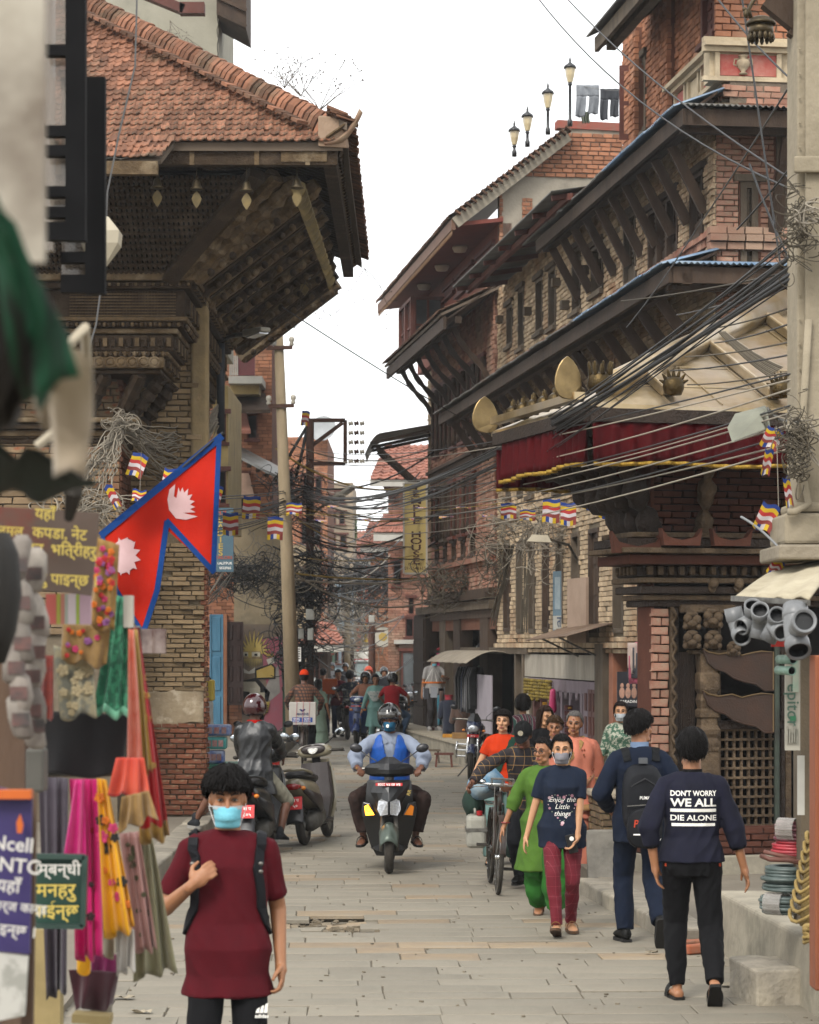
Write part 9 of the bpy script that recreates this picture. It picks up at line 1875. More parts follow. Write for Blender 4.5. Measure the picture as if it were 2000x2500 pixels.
# --- clothes with woven patterns
def aU(name,base,lines,rough=.85,bump=.15):
 """lines: (axis, period, duty, colour, strength) laid over the base; axis 'x' bands run vertical, 'z' horizontal."""
 if name in bF:return bF[name]
 m=M(name,base,rough,rnd=0,bump=bump,bs=120);nt=m.node_tree;n=nt.nodes;l=nt.links;b=n['Principled BSDF'];e8=b.inputs['Base Color'].links[0].from_socket
 tc=n.new('ShaderNodeTexCoord');sp=n.new('ShaderNodeSeparateXYZ');l.new(tc.outputs['Object'],sp.inputs[0]);ad=n.new('ShaderNodeMath');ad.operation='ADD';l.new(sp.outputs[0],ad.inputs[0]);l.new(sp.outputs[1],ad.inputs[1])
 for ax,per,duty,col,k in lines:
  d=n.new('ShaderNodeMath');d.operation='DIVIDE';d.inputs[1].default_value=per;l.new(ad.outputs[0]if ax=='x' else sp.outputs[2],d.inputs[0]);f=n.new('ShaderNodeMath');f.operation='FRACT';l.new(d.outputs[0],f.inputs[0]);c=n.new('ShaderNodeMath');c.operation='LESS_THAN';c.inputs[1].default_value=duty;l.new(f.outputs[0],c.inputs[0]);s=n.new('ShaderNodeMath');s.operation='MULTIPLY';s.inputs[1].default_value=k;l.new(c.outputs[0],s.inputs[0])
  mx=n.new('ShaderNodeMix');mx.data_type='RGBA';l.new(s.outputs[0],mx.inputs[0]);l.new(e8,mx.inputs[6]);mx.inputs[7].default_value=(*lin(col),1);e8=mx.outputs[2]
 l.new(e8,b.inputs['Base Color']);return m
def CL(n,c,c2=None,rough=.85,**k):return M('wear_'+n,c,rough,c2,7,bump=.12,bs=160,spec=.12,**k)
c3=CL('black','111113');NAVYT=CL('navy_tee','18202f');cU=M('sole_white','8d8a84',.7);aJ=CL('shoe_black','131312',rough=.5);cC=CL('sandal_tan','6d4a30');SUEDE=M('hair','0d0a08')
eJ=lambda**k:(dict(front=.055,side=.0,back=-.06,thick=.014,rough=.006,**k),'0c0908')
def backpack(d,lab,w,h,z0,depth,mat,name='backpack',extra=None):
 T=d['T'];xf=d['w'](Q(0,0,0));t=a1(name,lab,'backpack',(0,0,0));mb=MB();n=20;rr=[]
 for y,sx,e2,zz1 in((.10,.92,z0,z0+h*.95),(.13,1,z0-.01,z0+h),(.13+depth*.6,1.0,z0-.01,z0+h*.97),(.13+depth,.85,z0+.02,z0+h*.86)):
  rr.append([T@Q(w/2*sx*abs(cos(2*pi*k/n))**(2/3.2)*(1 if cos(2*pi*k/n)>=0 else-1),y,(e2+zz1)/2+(zz1-e2)/2*abs(sin(2*pi*k/n))**(2/3.0)*(1 if sin(2*pi*k/n)>=0 else-1))for k in Rg(n)])
 mb.ring(rr);o=mb.o('bag_body',mat,t,True);b2=aK(o,.01,2)
 if extra:extra(t,o)
 t.matrix_basis=d['th'].matrix_basis.copy();return t
def cO(d,mat,bag,x=.125,w=.055):
 bv=aF(d['top']);T=d['T']
 for s in(-1,1):
  pts=[T@Q(s*x*.95,.13,1.34),T@Q(s*x,.06,1.43),T@Q(s*x,-.04,1.40),T@Q(s*x*1.06,-.13,1.28),T@Q(s*x*1.22,-.12,1.10),T@Q(s*x*1.35,-.02,1.0),T@Q(s*x*1.1,.12,.98)]
  mb=bW(bv,pts,w,.012,.004,n=30);mb.o('strap',mat,bag,False)
def aV(d,txt,size,pos,mat,back=False,bold=.0,sx=1.0,target='top',name='print_text',sub=2,fit=None,shear=0,spacing=1.0,obj=None):
 T=d['T'];xd=Q(1,0,0)if not back else Q(-1,0,0);dirn=Q(0,1,0)if not back else Q(0,-1,0);R3=T.to_3x3();mb=aI(txt,size,bold,sx=sx,sub=sub,shear=shear,spacing=spacing)
 k=fit/(max(q[0]for q in mb.v)-min(q[0]for q in mb.v))if fit else 1;mb.v=[(q[0]*k,q[1],q[2])for q in mb.v];p=T@Q(pos[0],0,pos[1]);m=b0(p,R3@xd,R3@Q(0,0,1));mb.v=[tuple(m@V(q))for q in mb.v];tgt=obj or d[target];aO(mb,aF(tgt),R3@dirn,.004);return mb.o(name,mat,d['th']if obj is None else obj.parent)
def aZ(d,x0,x1,z0,z1,mat,back=False,obj=None,name='print_bar',n=10):
 T=d['T'];mb=MB();mb.sheet(n,2,lambda u,v:T@Q(x0+(x1-x0)*u,0,z0+(z1-z0)*v));dirn=T.to_3x3()@Q(0,-1 if back else 1,0);tgt=obj or d['top'];aO(mb,aF(tgt),dirn,.004);return mb.o(name,mat,d['th']if obj is None else obj.parent)
# ---- 1 the masked young man in front
GX=lambda px,d:(px-CX)/FPX*d
d1=person('young man in a maroon T-shirt and light blue face mask walking towards the camera',(GX(556,11),11,0),.04,1.71,skin='mid',top=(CL('maroon_tee','4a1018','3d0d14',.9),.78,.71,dict(flare=.026,sw=.026,fold=.008,dsc=7)),legs=('jogger',c3,dict(grow=.002,fold=.004)),shoe=('sneaker',aJ,cU),vox=.008,hair=(dict(front=.042,side=.035,back=-.03,thick=.013,rough=.010,vol=.016,sn=600,sl=.06,lift=.014),'0b0807'),mask=M('mask_blue','6fb3c2',.85,'5fa3b5',12,bump=.25,bs=60,sr=(1,1,6)),rh=(-.155,-.17,1.205),rp=(-.55,.3,-1),rd=(.72,-.05,.62),rn=(.15,.9,-.1),rs=(-.5,-.2,.8),lh=(.235,.0,.85),lp=(.25,1,0),curl=1.15,rf=(-.10,.0,.085),lf=(.10,.05,.09),head=(.03,.05,0),lean=.0)
H=d1['H'];MB().slab(10,2,lambda u,v:H@Q(.0725*sin((u-.5)*2.25),-.013-.097*cos((u-.5)*2.25*.95),-.020-.016*v),H.to_3x3()@Q(0,.002,0)).o('mask_band',M('mask_white','a8b0b2',.8),d1['th'])
dQ=CL('bag_black','101114','1b1c20',.6);bg=backpack(d1,'black backpack worn by the masked young man',.33,.46,.88,.14,dQ);cO(d1,dQ,bg,.150,.046)
for s in(-1,1):
 for zz in(1.30,1.265):MB().ell(d1['T']@Q(s*.150,-.145,zz),(.011,.006,.009)).o('buckle',STEEL,bg,True)
p=Q(.155,-.16,.66);mb=MB()
for i in Rg(3):mb.prism([p+Q(-.028+.018*i,-.012,-.012),p+Q(-.012+.018*i,-.012,-.012),p+Q(.004+.018*i-.012,-.012,.012+.010*i),p+Q(-.010+.018*i-.010,-.012,.006+.010*i)],(0,.002,0))
a3(mb.o('logo_stripes',a7,d1['th']),kind='stuff');aI('adidas',.024,.03).o('logo_text',a7,d1['th'],xf=b0(p+Q(0,-.012,-.026),(1,0,0),(0,0,1)))
# ---- 2 woman with grey mask, navy T-shirt and red leggings
LEGR=aU('wear_red_check','5d0c1c',[('x',.055,.05,'945058',.5),('z',.085,.03,'945058',.45)])
d2=person('woman in a navy printed T-shirt, red checked leggings and grey face mask holding a phone',(GX(1372,19.4),19.4,0),-.05,1.57,fem=True,skin='light',top=(NAVYT,.72,.74,dict(flare=.02,fold=.006,sw=.026)),legs=('slim',LEGR,dict(grow=.010)),shoe=('sandal',cC,M('sole_tan','4d3826',.8,rnd=.12)),hair=(dict(front=.078,side=-.02,back=-.11,thick=.008,sn=120,sl=.08),'0c0908'),mask=M('mask_grey','77757a',.85,'6a686d',12,bump=.2,sr=(1,1,6)),vox=.009,rf=(-.045,-.26,.10),rt=(-.1,-1,.35),ru=(0,.35,1),lf=(.075,.12,.092),rh=(-.31,-.02,.80),lh=(.13,-.15,.82),lp=(.9,.5,0),ld=(-.5,-.3,-.75),ln=(-.8,-.3,.3),wide=1.04,head=(-.05,.04,0),curl=.7)
for z,s,t in((1.155,.060,'Enjoy the'),(1.095,.060,'Little'),(1.035,.060,'things')):aV(d2,t,s,(.0,z),a7,shear=.35,sub=1)
FL=[M('print_pink','a87a88',.8,rnd=.2),M('print_pale_pink','b59aa0',.8,rnd=.2),M('print_sage','6f7a6d',.8,rnd=.2)];bv2=aF(d2['top']);rr=aR(5)
for i in Rg(34):
 a=2*pi*i/34;x=.118*(sin(a)**3);z=1.10+.009*(13*cos(a)-5*cos(2*a)-2*cos(3*a)-cos(4*a))*.98;r0=rr.u(.008,.016)if i%3==0 else .006
 mb=MB();mb.lathe([(r0,0),(r0*.7,.001),(.0005,.0015)],d2['T']@Q(x,-.4,z),(0,-1,0),7);aO(mb,bv2,(0,1,0),.005);mb.o('printed_flower',FL[i%3 if i%3 else rr.randrange(2)],d2['th'])
mb=MB();q=d2['J']['l']['wr']+Q(-.05,-.035,-.06);mb.cbox((0,0,0),(.075,.010,.15));o=mb.o('phone',cY,None);aK(o,.008,2);MB().lathe([(.016,0),(.018,.002),(.013,.003)],(.012,-.006,.04),(0,-1,0),14).o('lens_ring',a7,o);a3(o,'black phone held in the hand of the woman in the navy T-shirt','phone');o.location=d2['w'](q);o.rotation_euler=(.1,-.25,-.2)
# ---- 3 woman in green kurta
GRN=CL('green_kurta','466426','3a551f');GRN2=CL('green_salwar','2a5f24','214f1c')
d3=person('older woman in a lime green tunic, green baggy trousers and glasses',(GX(1328,20.6),20.6,0),-.12,1.50,fem=True,skin='mid',top=(GRN,1.35,.45,dict(flare=.02,spread=.20,sw=.028,fold=.008)),legs=('baggy',GRN2,dict(fold=.014,dsc=8)),shoe=('sandal',cC,M('sole_tan','4d3826')),hair=(dict(front=.082,side=-.0,back=-.08,thick=.006,sn=100),'120d0b'),vox=.009,wide=1.12,rh=(-.40,-.05,.80),rp=(-.8,.6,0),rf=(-.05,.20,.13),rt=(-.1,-1,-.3),lf=(.12,-.12,.09),head=(-.45,.05,.0),curl=.5,lips='7d4238')
H=d3['H'];mb=MB()
for s in(-1,1):mb.tube([H@Q(s*.034+.024*cos(2*pi*k/16),-.101,.002+.019*sin(2*pi*k/16))for k in Rg(17)],.0022,5,False);mb.tube([H@Q(s*.058,-.098,.006),H@Q(s*.079,-.02,.006)],.002,4)
mb.tube([H@Q(-.012,-.102,.006),H@Q(.012,-.102,.006)],.002,4);mb.o('glasses',aY,d3['th']);MB().ell(H@Q(0,-.098,.040),(.006,.003,.006)).o('forehead_dot',M('dot_red','8a1014',.6),d3['th'])
j=d3['J']['r'];mb=MB();dr=(j['wr']-j['el']).normalized();mb.tube([j['wr']-dr*.03+Q(.038*cos(2*pi*k/16),.038*sin(2*pi*k/16),.0)for k in Rg(17)],.006,6,False);mb.o('bangle',M('bangle_red','7d1018',.3,spec=.6),d3['th'],True)
bv3=aF(d3['top'])
for s in(-1,0,1):mb=bW(bv3,[Q(.02+s*.024,-.2,1.36),Q(.02+s*.024,-.2,1.22),Q(.02+s*.02,-.2,1.08)],.007,.004,.003,n=12);mb.o('braid',M('braid_red','8a2a20',.8,'9a7a30',60),d3['th'])
# ---- 4 man in plaid shirt and black cap pushing the bicycle, with its load
PLA=aU('wear_plaid_dark','221b1d',[('x',.085,.30,'14151c',.9),('z',.085,.30,'14151c',.9),('x',.085,.07,'8a6a3c',.7),('z',.085,.07,'8a6a3c',.7)])
d4=person('man in a dark plaid shirt and black cap bending over the handlebar of a bicycle',(GX(1268,22.9),22.9,0),-.2,1.66,skin='dark',top=(PLA,1.95,.72,dict(sw=.022,fold=.008)),legs=('straight',CL('dark_jeans','16171b')),shoe=('shoe',aJ),hair=(dict(front=.06),'0c0908'),vox=.010,lean=.42,hip=(.06,.12,-.02),rh=(-.38,-.42,1.04),rp=(-1,.2,.3),lh=(.02,-.42,1.02),lp=(.8,.4,-.2),rf=(-.02,.22,.12),lf=(.13,-.02,.088),head=(-.1,.55,.1),curl=1.2)
H=d4['H'];CAPM=CL('cap_black','0f1011');cp_=MB().slab(24,8,lambda u,v:H@Q(.088*sin(2*pi*u)*sin(.03+1.52*v),.014-.106*cos(2*pi*u)*sin(.03+1.52*v),.045+.098*cos(.03+1.52*v)),(0,0,-.003)).o('cap',CAPM,d4['th'],True);MB().slab(12,5,lambda u,v:H@Q(.082*sin((u-.5)*2.4)*(1-.1*v),.014-.10*cos((u-.5)*2.4)-.075*v*cos((u-.5)*2.2),.050-.022*v),(0,0,.004)).o('peak',CAPM,cp_,True);MB().lathe([(.026,0),(.026,.003),(.001,.004)],H@Q(0,-.088,.098),H.to_3x3()@Q(0,-1,.45),16).o('badge',M('badge','a39a86',.7,'5d5a50',60),cp_)
c8('old black roadster bicycle with a load, pushed by the plaid shirted man',(GX(1206,22.95),22.95,0),.03,.04)
dH=GX(1206,23)
t=a1('jerrycan','dirty white plastic jerrycan with a red cap strapped to the bicycle','jerrycan',(dH-.16,23.2,.5));o=MB().cbox((dH-.16,23.25,.52),(.19,.30,.31)).o('can',M('jerry_white','8f8d82',.5,'74726a',6),t);aK(o,.045,3);MB().lathe([(.028,0),(.03,.04),(.001,.045)],(dH-.13,23.14,.675),(0,0,1),12).o('cap',M('cap_red','8f1418',.5),t);MB().tube([(dH-.17,23.2,.68),(dH-.17,23.2,.72),(dH-.17,23.36,.72),(dH-.17,23.38,.68)],.014,6).o('handle',M('jerry_white','8f8d82'),t,True);MB().cbox((dH-.16,23.25,.54),(.205,.315,.03)).o('band',STEEL,t)
def sack(name,lab,c,r,mat,seed,squash=1):
 o=MB().ell(c,r,None,20,14).o(name,mat,None,True)
 for v in o.data.vertices:q=v.co*7;v.co+=v.normal*0 if False else(v.co-V(c)).normalized()*noise.noise(q+Q(seed,0,0))*.05
 return a3(o,lab,'sack')
sack('sack','blue and white plastic sack tied behind the bicycle saddle',(dH-.06,23.35,.98),(.17,.22,.15),M('sack_blue','3f6a86',.5,'9aa5a8',6,bump=.4,bs=25),1);sack('sack','dark green bag hanging low beside the jerrycan',(dH-.17,23.55,.78),(.11,.2,.19),CL('bag_green','26362f'),2)
# ---- 5 woman in orange
d5=person('woman in an orange T-shirt with a green bag strap across her chest',(GX(1228,25.6),25.6,0),-.12,1.60,fem=True,skin='pale',top=(CL('orange_tee','b0320f','9d2b0c'),.55,.85,dict(fold=.006,sw=.024)),legs=('baggy',CL('grey_teal','5d7672','506662')),shoe=('sandal',cC),hair=(dict(front=.062,side=-.10,back=-.12,thick=.014,rough=.006,sn=160,sl=.09,drop=.2),'120c0a'),vox=.010,rh=(-.37,-.05,.86),rf=(-.10,-.20,.10),lf=(.10,.2,.10),head=(-.1,-.05,.05),lips='8a4a42')
mb=bW(aF(d5['top']),[d5['T']@V(q)for q in((.13,.05,1.43),(.13,-.10,1.38),(.06,-.2,1.22),(-.06,-.2,1.05),(-.16,-.12,.92))],.075,.008,.004,n=20);o=mb.o('bag_strap',CL('strap_green','1f3a30'),None);o.matrix_basis=d5['th'].matrix_basis.copy();a3(o,'dark green bag strap worn by the woman in orange','bag strap')
# ---- 6-9 the group behind
STR=aU('wear_stripes','4a1c2c',[('x',.10,.16,'2f5a4c',1),('x',.10,.06,'a09a92',1)]);STR2=aU('wear_stripes2','4a1c2c',[('x',.085,.30,'27463f',1),('x',.0425,.14,'8d8a86',.9)])
d6=person('woman with short black hair seen from behind in a striped top by the lilac shop',(GX(1277,33),33,0),pi,1.60,fem=True,skin='mid',top=(STR2,1.2,.70,{}),legs=('straight',c3),shoe=('shoe',aJ),hair=(dict(front=.07,side=-.06,back=-.09,thick=.020,vol=.012,sn=110,lift=.008),'120d0b'),vox=.012,face=False)
d7=person('long haired woman in a black top looking aside within the group',(GX(1327,28),28,0),.55,1.58,fem=True,skin='light',top=(c3,1.5,.80,{}),legs=('straight',CL('charcoal','26252a')),shoe=('shoe',aJ),hair=(dict(front=.082,side=-.20,back=-.24,thick=.016,sn=200,sl=.10,drop=.1),'2a1a12'),vox=.011,head=(.0,.08,.0))
d8=person('young woman with cropped hair and a pale top between the green and pink women',(GX(1354,25.2),25.2,0),-.05,1.55,fem=True,skin='mid',top=(CL('pale_lilac','8a8494'),1.2,.75,{}),legs=('straight',CL('charcoal','26252a')),shoe=('shoe',aJ),hair=(dict(front=.065,side=.01,back=-.05,thick=.010,rough=.008,sn=200,sl=.04,lift=.012),'3d2c1c'),vox=.010,head=(-.08,.08,.04))
PNK=CL('pink_sari','b5705c','a86552');cQ=CL('gold_border','8f7a4a','7d4a3a')
d9=person('elderly grey haired woman in a pink sari with gold border beside the brick plinth',(GX(1402,24.4),24.4,.0),-.1,1.62,fem=True,skin='mid',top=(PNK,1.3,.6,dict(flare=.03,fold=.012,sw=.03,spread=.2)),legs=('skirt',PNK,dict(hem=.05)),shoe=('sandal',cC),hair=(dict(front=.084,side=.0,back=-.07,thick=.006,rough=.004,sn=90),'5d5a58'),vox=.010,wide=1.28,rh=(-.12,-.18,1.0),lh=(.15,-.16,.98),head=(-.1,.05,.06),lips='6d3a34')
bv9=aF(d9['top'])
def eN(u,v):
 a=-1.5+3.3*u;z=1.40-.66*v-.06*sin(u*pi)*v;z+=.07*max(0,u-.5)*(1-v);c=d9['T']@Q(0,.01,z);dr=Q(sin(a),-cos(a),0);h=bv9.ray_cast(c+dr*1.0,-dr);k=(h[0]-c).dot(dr)if h[0]is not None else .18
 return c+dr*(min(k,.36)+.014+.010*sin(u*26+v*3)+.03*v*v)
sa=MB().slab(26,10,eN,(0,.01,0)).o('sari_drape',PNK,d9['th'],True);MB().slab(26,2,lambda u,v:eN(u,.92+.09*v)+Q(0,-.008,0),(0,.006,0)).o('sari_border',cQ,d9['th'],True)
mb=bW(bv9,[d9['T']@V(q)for q in((.09,.02,1.44),(.07,-.12,1.36),(-.02,-.2,1.22),(-.12,-.2,1.08))],.05,.006,.008,n=14);mb.o('sari_border',cQ,d9['th']);mb=bW(bv9,[d9['T']@V(q)for q in((-.10,.02,1.44),(-.10,-.12,1.36),(-.12,-.2,1.18),(-.15,-.2,1.0))],.05,.006,.008,n=14);mb.o('sari_border',cQ,d9['th'])
rr=aR(3)
for i in Rg(18):u,v=rr.random(),rr.u(.1,.85);c=eN(u,v)+Q(0,-.012,0);MB().ell(c,(.009,.003,.013),None,6,4).o('printed_rose',M('rose_red','8a1c22',.8,'4a5a2a',40,rnd=.2),d9['th'])
MB().ell(d9['H']@Q(0,-.094,.05),(.006,.003,.008)).o('forehead_dot',M('dot_red','8a1014'),d9['th'])
GPAT=M('wear_green_print','3a5a48',.85,'a8a898',26,fac=(.5,.54),amt=.9,bump=.1,bs=120)
d12=person('woman in a green patterned dress and white mask behind the suited man',(GX(1516,29.4),29.4,0),-.1,1.60,fem=True,skin='light',top=(GPAT,1.3,.5,{}),legs=('straight',CL('charcoal','26252a')),shoe=('shoe',aJ),hair=(dict(front=.078,side=-.05,back=-.12,thick=.010,sn=80),'1a100c'),mask=M('mask_white2','a8adb0',.85),vox=.012)
# ---- 10 man in a navy suit with a black backpack, from behind
SUIT=CL('navy_suit','121a2a','0d1420')
d10=person('man in a dark navy suit with a black backpack walking away by the right kerb',(GX(1562,18.8),18.8,0),pi+.05,1.77,skin='mid',top=(SUIT,1.98,.74,dict(sw=.026,flare=.018,grow=.018,fold=.007)),legs=('straight',SUIT,dict(grow=.012)),shoe=('shoe',aJ),hair=(dict(front=.05,side=.02,back=-.05,thick=.008,rough=.009,vol=.008,sn=560,sl=.045,lift=.012),'0c0908'),vox=.009,face=True,lf=(.10,-.06,.088),rf=(-.10,.34,.19),rt=(-.05,-.45,-1),ru=(0,-1,.4),rk=(0,-1,.1),lh=(.20,-.16,.98),rh=(-.22,-.14,.96),lp=(.7,1,0),rp=(-.7,1,0),head=(-.75,.0,.03))
MB().ring([[d10['T']@Q(.068*cos(2*pi*k/20),.012+.066*sin(2*pi*k/20),z)for k in Rg(20)]for z in(1.425,1.475)],False).o('shirt_collar',CL('pale_blue','6d7f9a'),d10['th'],True)
REDT=M('print_red','a01c2c');ORGT=M('print_orange_red','a83a20',.7)
def puma(t,o):
 T=d10['T']
 q=MB();q.ring([[Q(w*abs(cos(2*pi*k/16))**.7*(1 if cos(2*pi*k/16)>=0 else-1),y,z+h*abs(sin(2*pi*k/16))**.7*(1 if sin(2*pi*k/16)>=0 else-1))for k in Rg(16)]for y,w,h,z in((.22,.13,.15,.86),(.295,.125,.145,.86),(.305,.11,.13,.86))]);pk=q.o('front_pocket',dQ,t,True)
 for txt,x,z,s,mt,sh in(('PUMA',.0,.875,.075,ORGT,.15),('1948',.055,.818,.038,a7,0),('PUMA',.0,1.06,.032,a7,.1)):
  q=aI(txt,s,.02,sub=1,shear=sh);k={.075:.18,.038:.06,.032:.075}[s]/(max(p[0]for p in q.v)-min(p[0]for p in q.v));q.v=[(p[0]*k,p[1],p[2])for p in q.v];mm=b0(T@Q(-x,.6,z),(-1,0,0),(0,0,1));q.v=[tuple(mm@V(p))for p in q.v];aO(q,aF(pk if z<.95 else o),(0,-1,0),.004);q.o('print_text',mt,t)
 for x0,x1,z0,z1,mt in((.09,-.015,.812,.822,a7),):q=MB();q.sheet(6,1,lambda u,v:Q(x0+(x1-x0)*u,.6,z0+(z1-z0)*v));aO(q,aF(pk),(0,-1,0),.004);q.o('print_bar',mt,t)
 cat=[(-.06,.775),(-.075,.785),(-.10,.782),(-.115,.79),(-.105,.772),(-.085,.768),(-.09,.745),(-.075,.765),(-.055,.768)];q=MB();q.prism([(x,.6,z)for x,z in cat],(0,.001,0));aO(q,aF(pk),(0,-1,0),.004);q.o('print_cat',a7,t)
 q=MB();q.tube([(-.13,.27,1.02),(0,.285,1.03),(.13,.27,1.02)],.004,5);q.o('zip',STEEL,t);q=MB();q.tube([(-.10,.25,1.16),(0,.27,1.22),(.10,.25,1.16)],.005,5);q.o('zip',aY,t);q=MB();q.cbox((0,.17,1.345),(.06,.05,.04));q.o('loop',M('loop_grey','4d4f52',.7),t)
bg2=backpack(d10,'black PUMA backpack on the back of the suited man',.30,.52,.80,.13,dQ,extra=None)
puma(bg2,bg2.children[0]);bg2.matrix_basis=d10['th'].matrix_basis.copy();cO(d10,CL('strap_dark','17181a'),bg2,.115,.06)
# ---- 11 man in the printed jersey, from behind
JER=CL('jersey','1b1c2a','15161f')
dR=person('man from behind in a dark jersey reading WE ALL DIE ALONE',(GX(1690,15.7),15.7,0),pi-.03,1.735,skin='mid',top=(JER,1.50,.875,dict(sw=.026,flare=.004,grow=.017,fold=.008,dsc=8)),legs=('jogger',c3,dict(grow=.020,fold=.009)),shoe=('slide',aJ),hair=(dict(front=.05,side=.0,back=-.065,thick=.009,rough=.006,vol=.006,sn=520,sl=.06,lift=.004),'0b0807'),vox=.008,face=True,lf=(.085,-.10,.085),rf=(-.115,.26,.155),rt=(-.05,-.75,-.75),ru=(0,-.8,.75),lh=(.235,.03,.86),rh=(-.325,-.02,.84),lp=(.75,.6,0),rp=(-.7,.6,0),lean=.02,curl=.5)
for txt,z,s in(("DON'T WORRY",1.304,.046),('WE ALL',1.246,.068),('DIE ALONE',1.152,.048)):aV(dR,txt,s,(0,z),a7,True,bold=.03 if txt=='WE ALL' else .018,fit=.285,sub=1)
aZ(dR,.142,-.142,1.190,1.210,a7,True);aZ(dR,.135,-.135,1.102,1.120,a7,True)
MB().ring([[dR['T']@Q(.064*cos(2*pi*k/20),.012+.062*sin(2*pi*k/20),z)for k in Rg(20)]for z in(1.415,1.455)],False).o('collar',c3,dR['th'],True)
for s in(-1,1):MB().cbox(Q(s*.168,.06,.86),(.014,.01,.02)).o('pocket_tab',M('tab_orange','b54018',.7),dR['th'])
for c in 'lr':
 q=dR['J'][c];e=q['el'].lerp(q['wr'],.50);dr=(q['wr']-q['el']).normalized();MB().capsule(e-dr*.03,e+dr*.01,.047,.045,14,2,True,True).o('cuff',c3,dR['th'],True);an=q['an'];kn=q['kn'];dr=(an-kn).normalized();MB().capsule(an-dr*.06,an-dr*.01,.052,.046,14,2,True,True).o('cuff',c3,dR['th'],True)
# ---- 13 scooter rider
SX,SY=GX(950,24.5),25.1
scooter('black scooter with its amber indicator lit ridden towards the camera',M('scooter_black','0f1011',.28,'181a1b',5,spec=.5,coat=.15),'vee',trim=M('trim_grey_green','3a403a',.5),loc=(SX,SY,0),lit=True,frontplate=[('BA 80 PA 2308',0,0,.036)],fend=M('fender_grey_green','3d463f',.35,'525b53',4,metal=.4))
t=a1('sticker','small yellow lettering sticker on the black scooter','sticker',(SX,SY,0));aI('RR',.05,.02).o('print_text',SGY,t,xf=b0((SX+.20,SY-.492,.80),(.3,.3,1),(-1,-.3,.3)))
BLUEV=M('vest_blue','0d4a9a',.5,'0a3f86',6,bump=.25,bs=30,spec=.4);SHG=CL('shirt_grey_blue','7d8594','6f7786')
dN=person('scooter rider in a blue vest, grey shirt, black helmet and blue mask',(SX,SY,0),0,1.70,skin='dark',top=(SHG,1.97,.90,dict(sw=.034,fold=.010,grow=.018)),legs=('straight',CL('brown_trouser','2d211d'),dict(fold=.010,len=1.86)),shoe=('sandal',aJ),hair=None,mask=M('mask_teal','0d4a66',.8,'0b3f58',9),vox=.009,hip=(0,.14,-.045),lean=.16,rh=(-.325,-.30,1.05),lh=(.325,-.30,1.05),rp=(-1,.4,-.25),lp=(1,.4,-.25),rd=(.35,-.75,-.3),ld=(-.35,-.75,-.3),rn=(.1,-.5,-1),ln=(-.1,-.5,-1),rs=(1,0,-.3),ls=(-1,0,-.3),rf=(-.265,-.06,.34),lf=(.265,-.06,.34),rk=(-.75,-1,.8),lk=(.75,-1,.8),rt=(-.25,-1,-.12),lt=(.25,-1,-.12),curl=1.3,head=(0,.03,0))
m=MB();T=dN['T'];m.ring([[T@p for p in r]for r in aH([(.88,.182,.13,0),(1.05,.168,.122,.0),(1.2,.178,.126,0),(1.30,.176,.124,.004),(1.38,.125,.098,.008),(1.42,.090,.078,.012)],.030,30)])
o=bD(m,'vest',BLUEV,dN['th'],.011,2,disp=.006,dsc=11)
bm=bmesh.new();bm.from_mesh(o.data);T_i=T.inverted();kill=[]
for f in bm.faces:
 q=T_i@f.calc_center_median()
 if q.y<-.02 and q.z>1.08 and abs(q.x)<.012+(q.z-1.08)*.20:kill.append(f)
bmesh.ops.delete(bm,geom=kill,context='FACES');bm.to_mesh(o.data);bm.free()
so=o.modifiers.new('s','SOLIDIFY');so.thickness=.006
for s in(-1,1):
 MB().prism([T@V(q)for q in((s*.012,-.118,1.36),(s*.075,-.098,1.425),(s*.085,-.06,1.43),(s*.06,-.12,1.33))],T.to_3x3()@Q(0,.006,0)).o('shirt_collar',SHG,dN['th']);MB().tube([T@Q(s*(.012+.24*(z-1.08)),-.150+.10*(z-1.08),z)for z in(1.08,1.2,1.32)],.006,5).o('zip',aY,dN['th'])
MB().lathe([(.018,0),(.018,.006),(.001,.008)],dN['H']@Q(-.018,-.118,-.062),(0,-1,0),12).o('mask_valve',a7,dN['th'])
bT(dN,M('helmet_black','141414',.2,coat=.6),M('visor_grey','2b2a28',.06,'3d3b38',4,spec=.7,coat=.4))
MB().lathe([(.013,-.004),(.015,0),(.013,.004)],dN['J']['r']['wr']+Q(.0,-.10,-.01),(1,0,0),10,False).o('ring',BRASS,dN['th'])
# ---- parked scooters on the left, and the rider in the dark raincoat
BEI=M('scooter_beige','77705c',.3,'6b6452',3,coat=.4,spec=.5);BRN=M('scooter_brown_panel','2a211f',.4,spec=.5)
scooter('beige and brown scooter parked facing away beside the rider in the raincoat',BEI,'bar',trim=BRN,inner=BRN,loc=(-1.08,28.6,.0),rz=pi-.18,ry=.10,rearplate=[('बा प',.02,.03,.05),('५०',.02,-.035,.055)])
scooter('black scooter with a red plate under the maroon helmeted man at the left',M('scooter_black','0f1011'),'bar',loc=(-1.62,27.2,0),rz=pi-.12,ry=.03,rearplate=[('बा प',.02,.03,.05),('८०५',.02,-.035,.055)])
scooter('bright red scooter parked behind the raincoat rider',M('scooter_red','a3160c',.25,'8d1208',4,coat=.5),'bar',loc=(-2.0,32.6,0),rz=.25)
RAIN=M('raincoat','17181a',.42,'222426',6,bump=.35,bs=22,spec=.5)
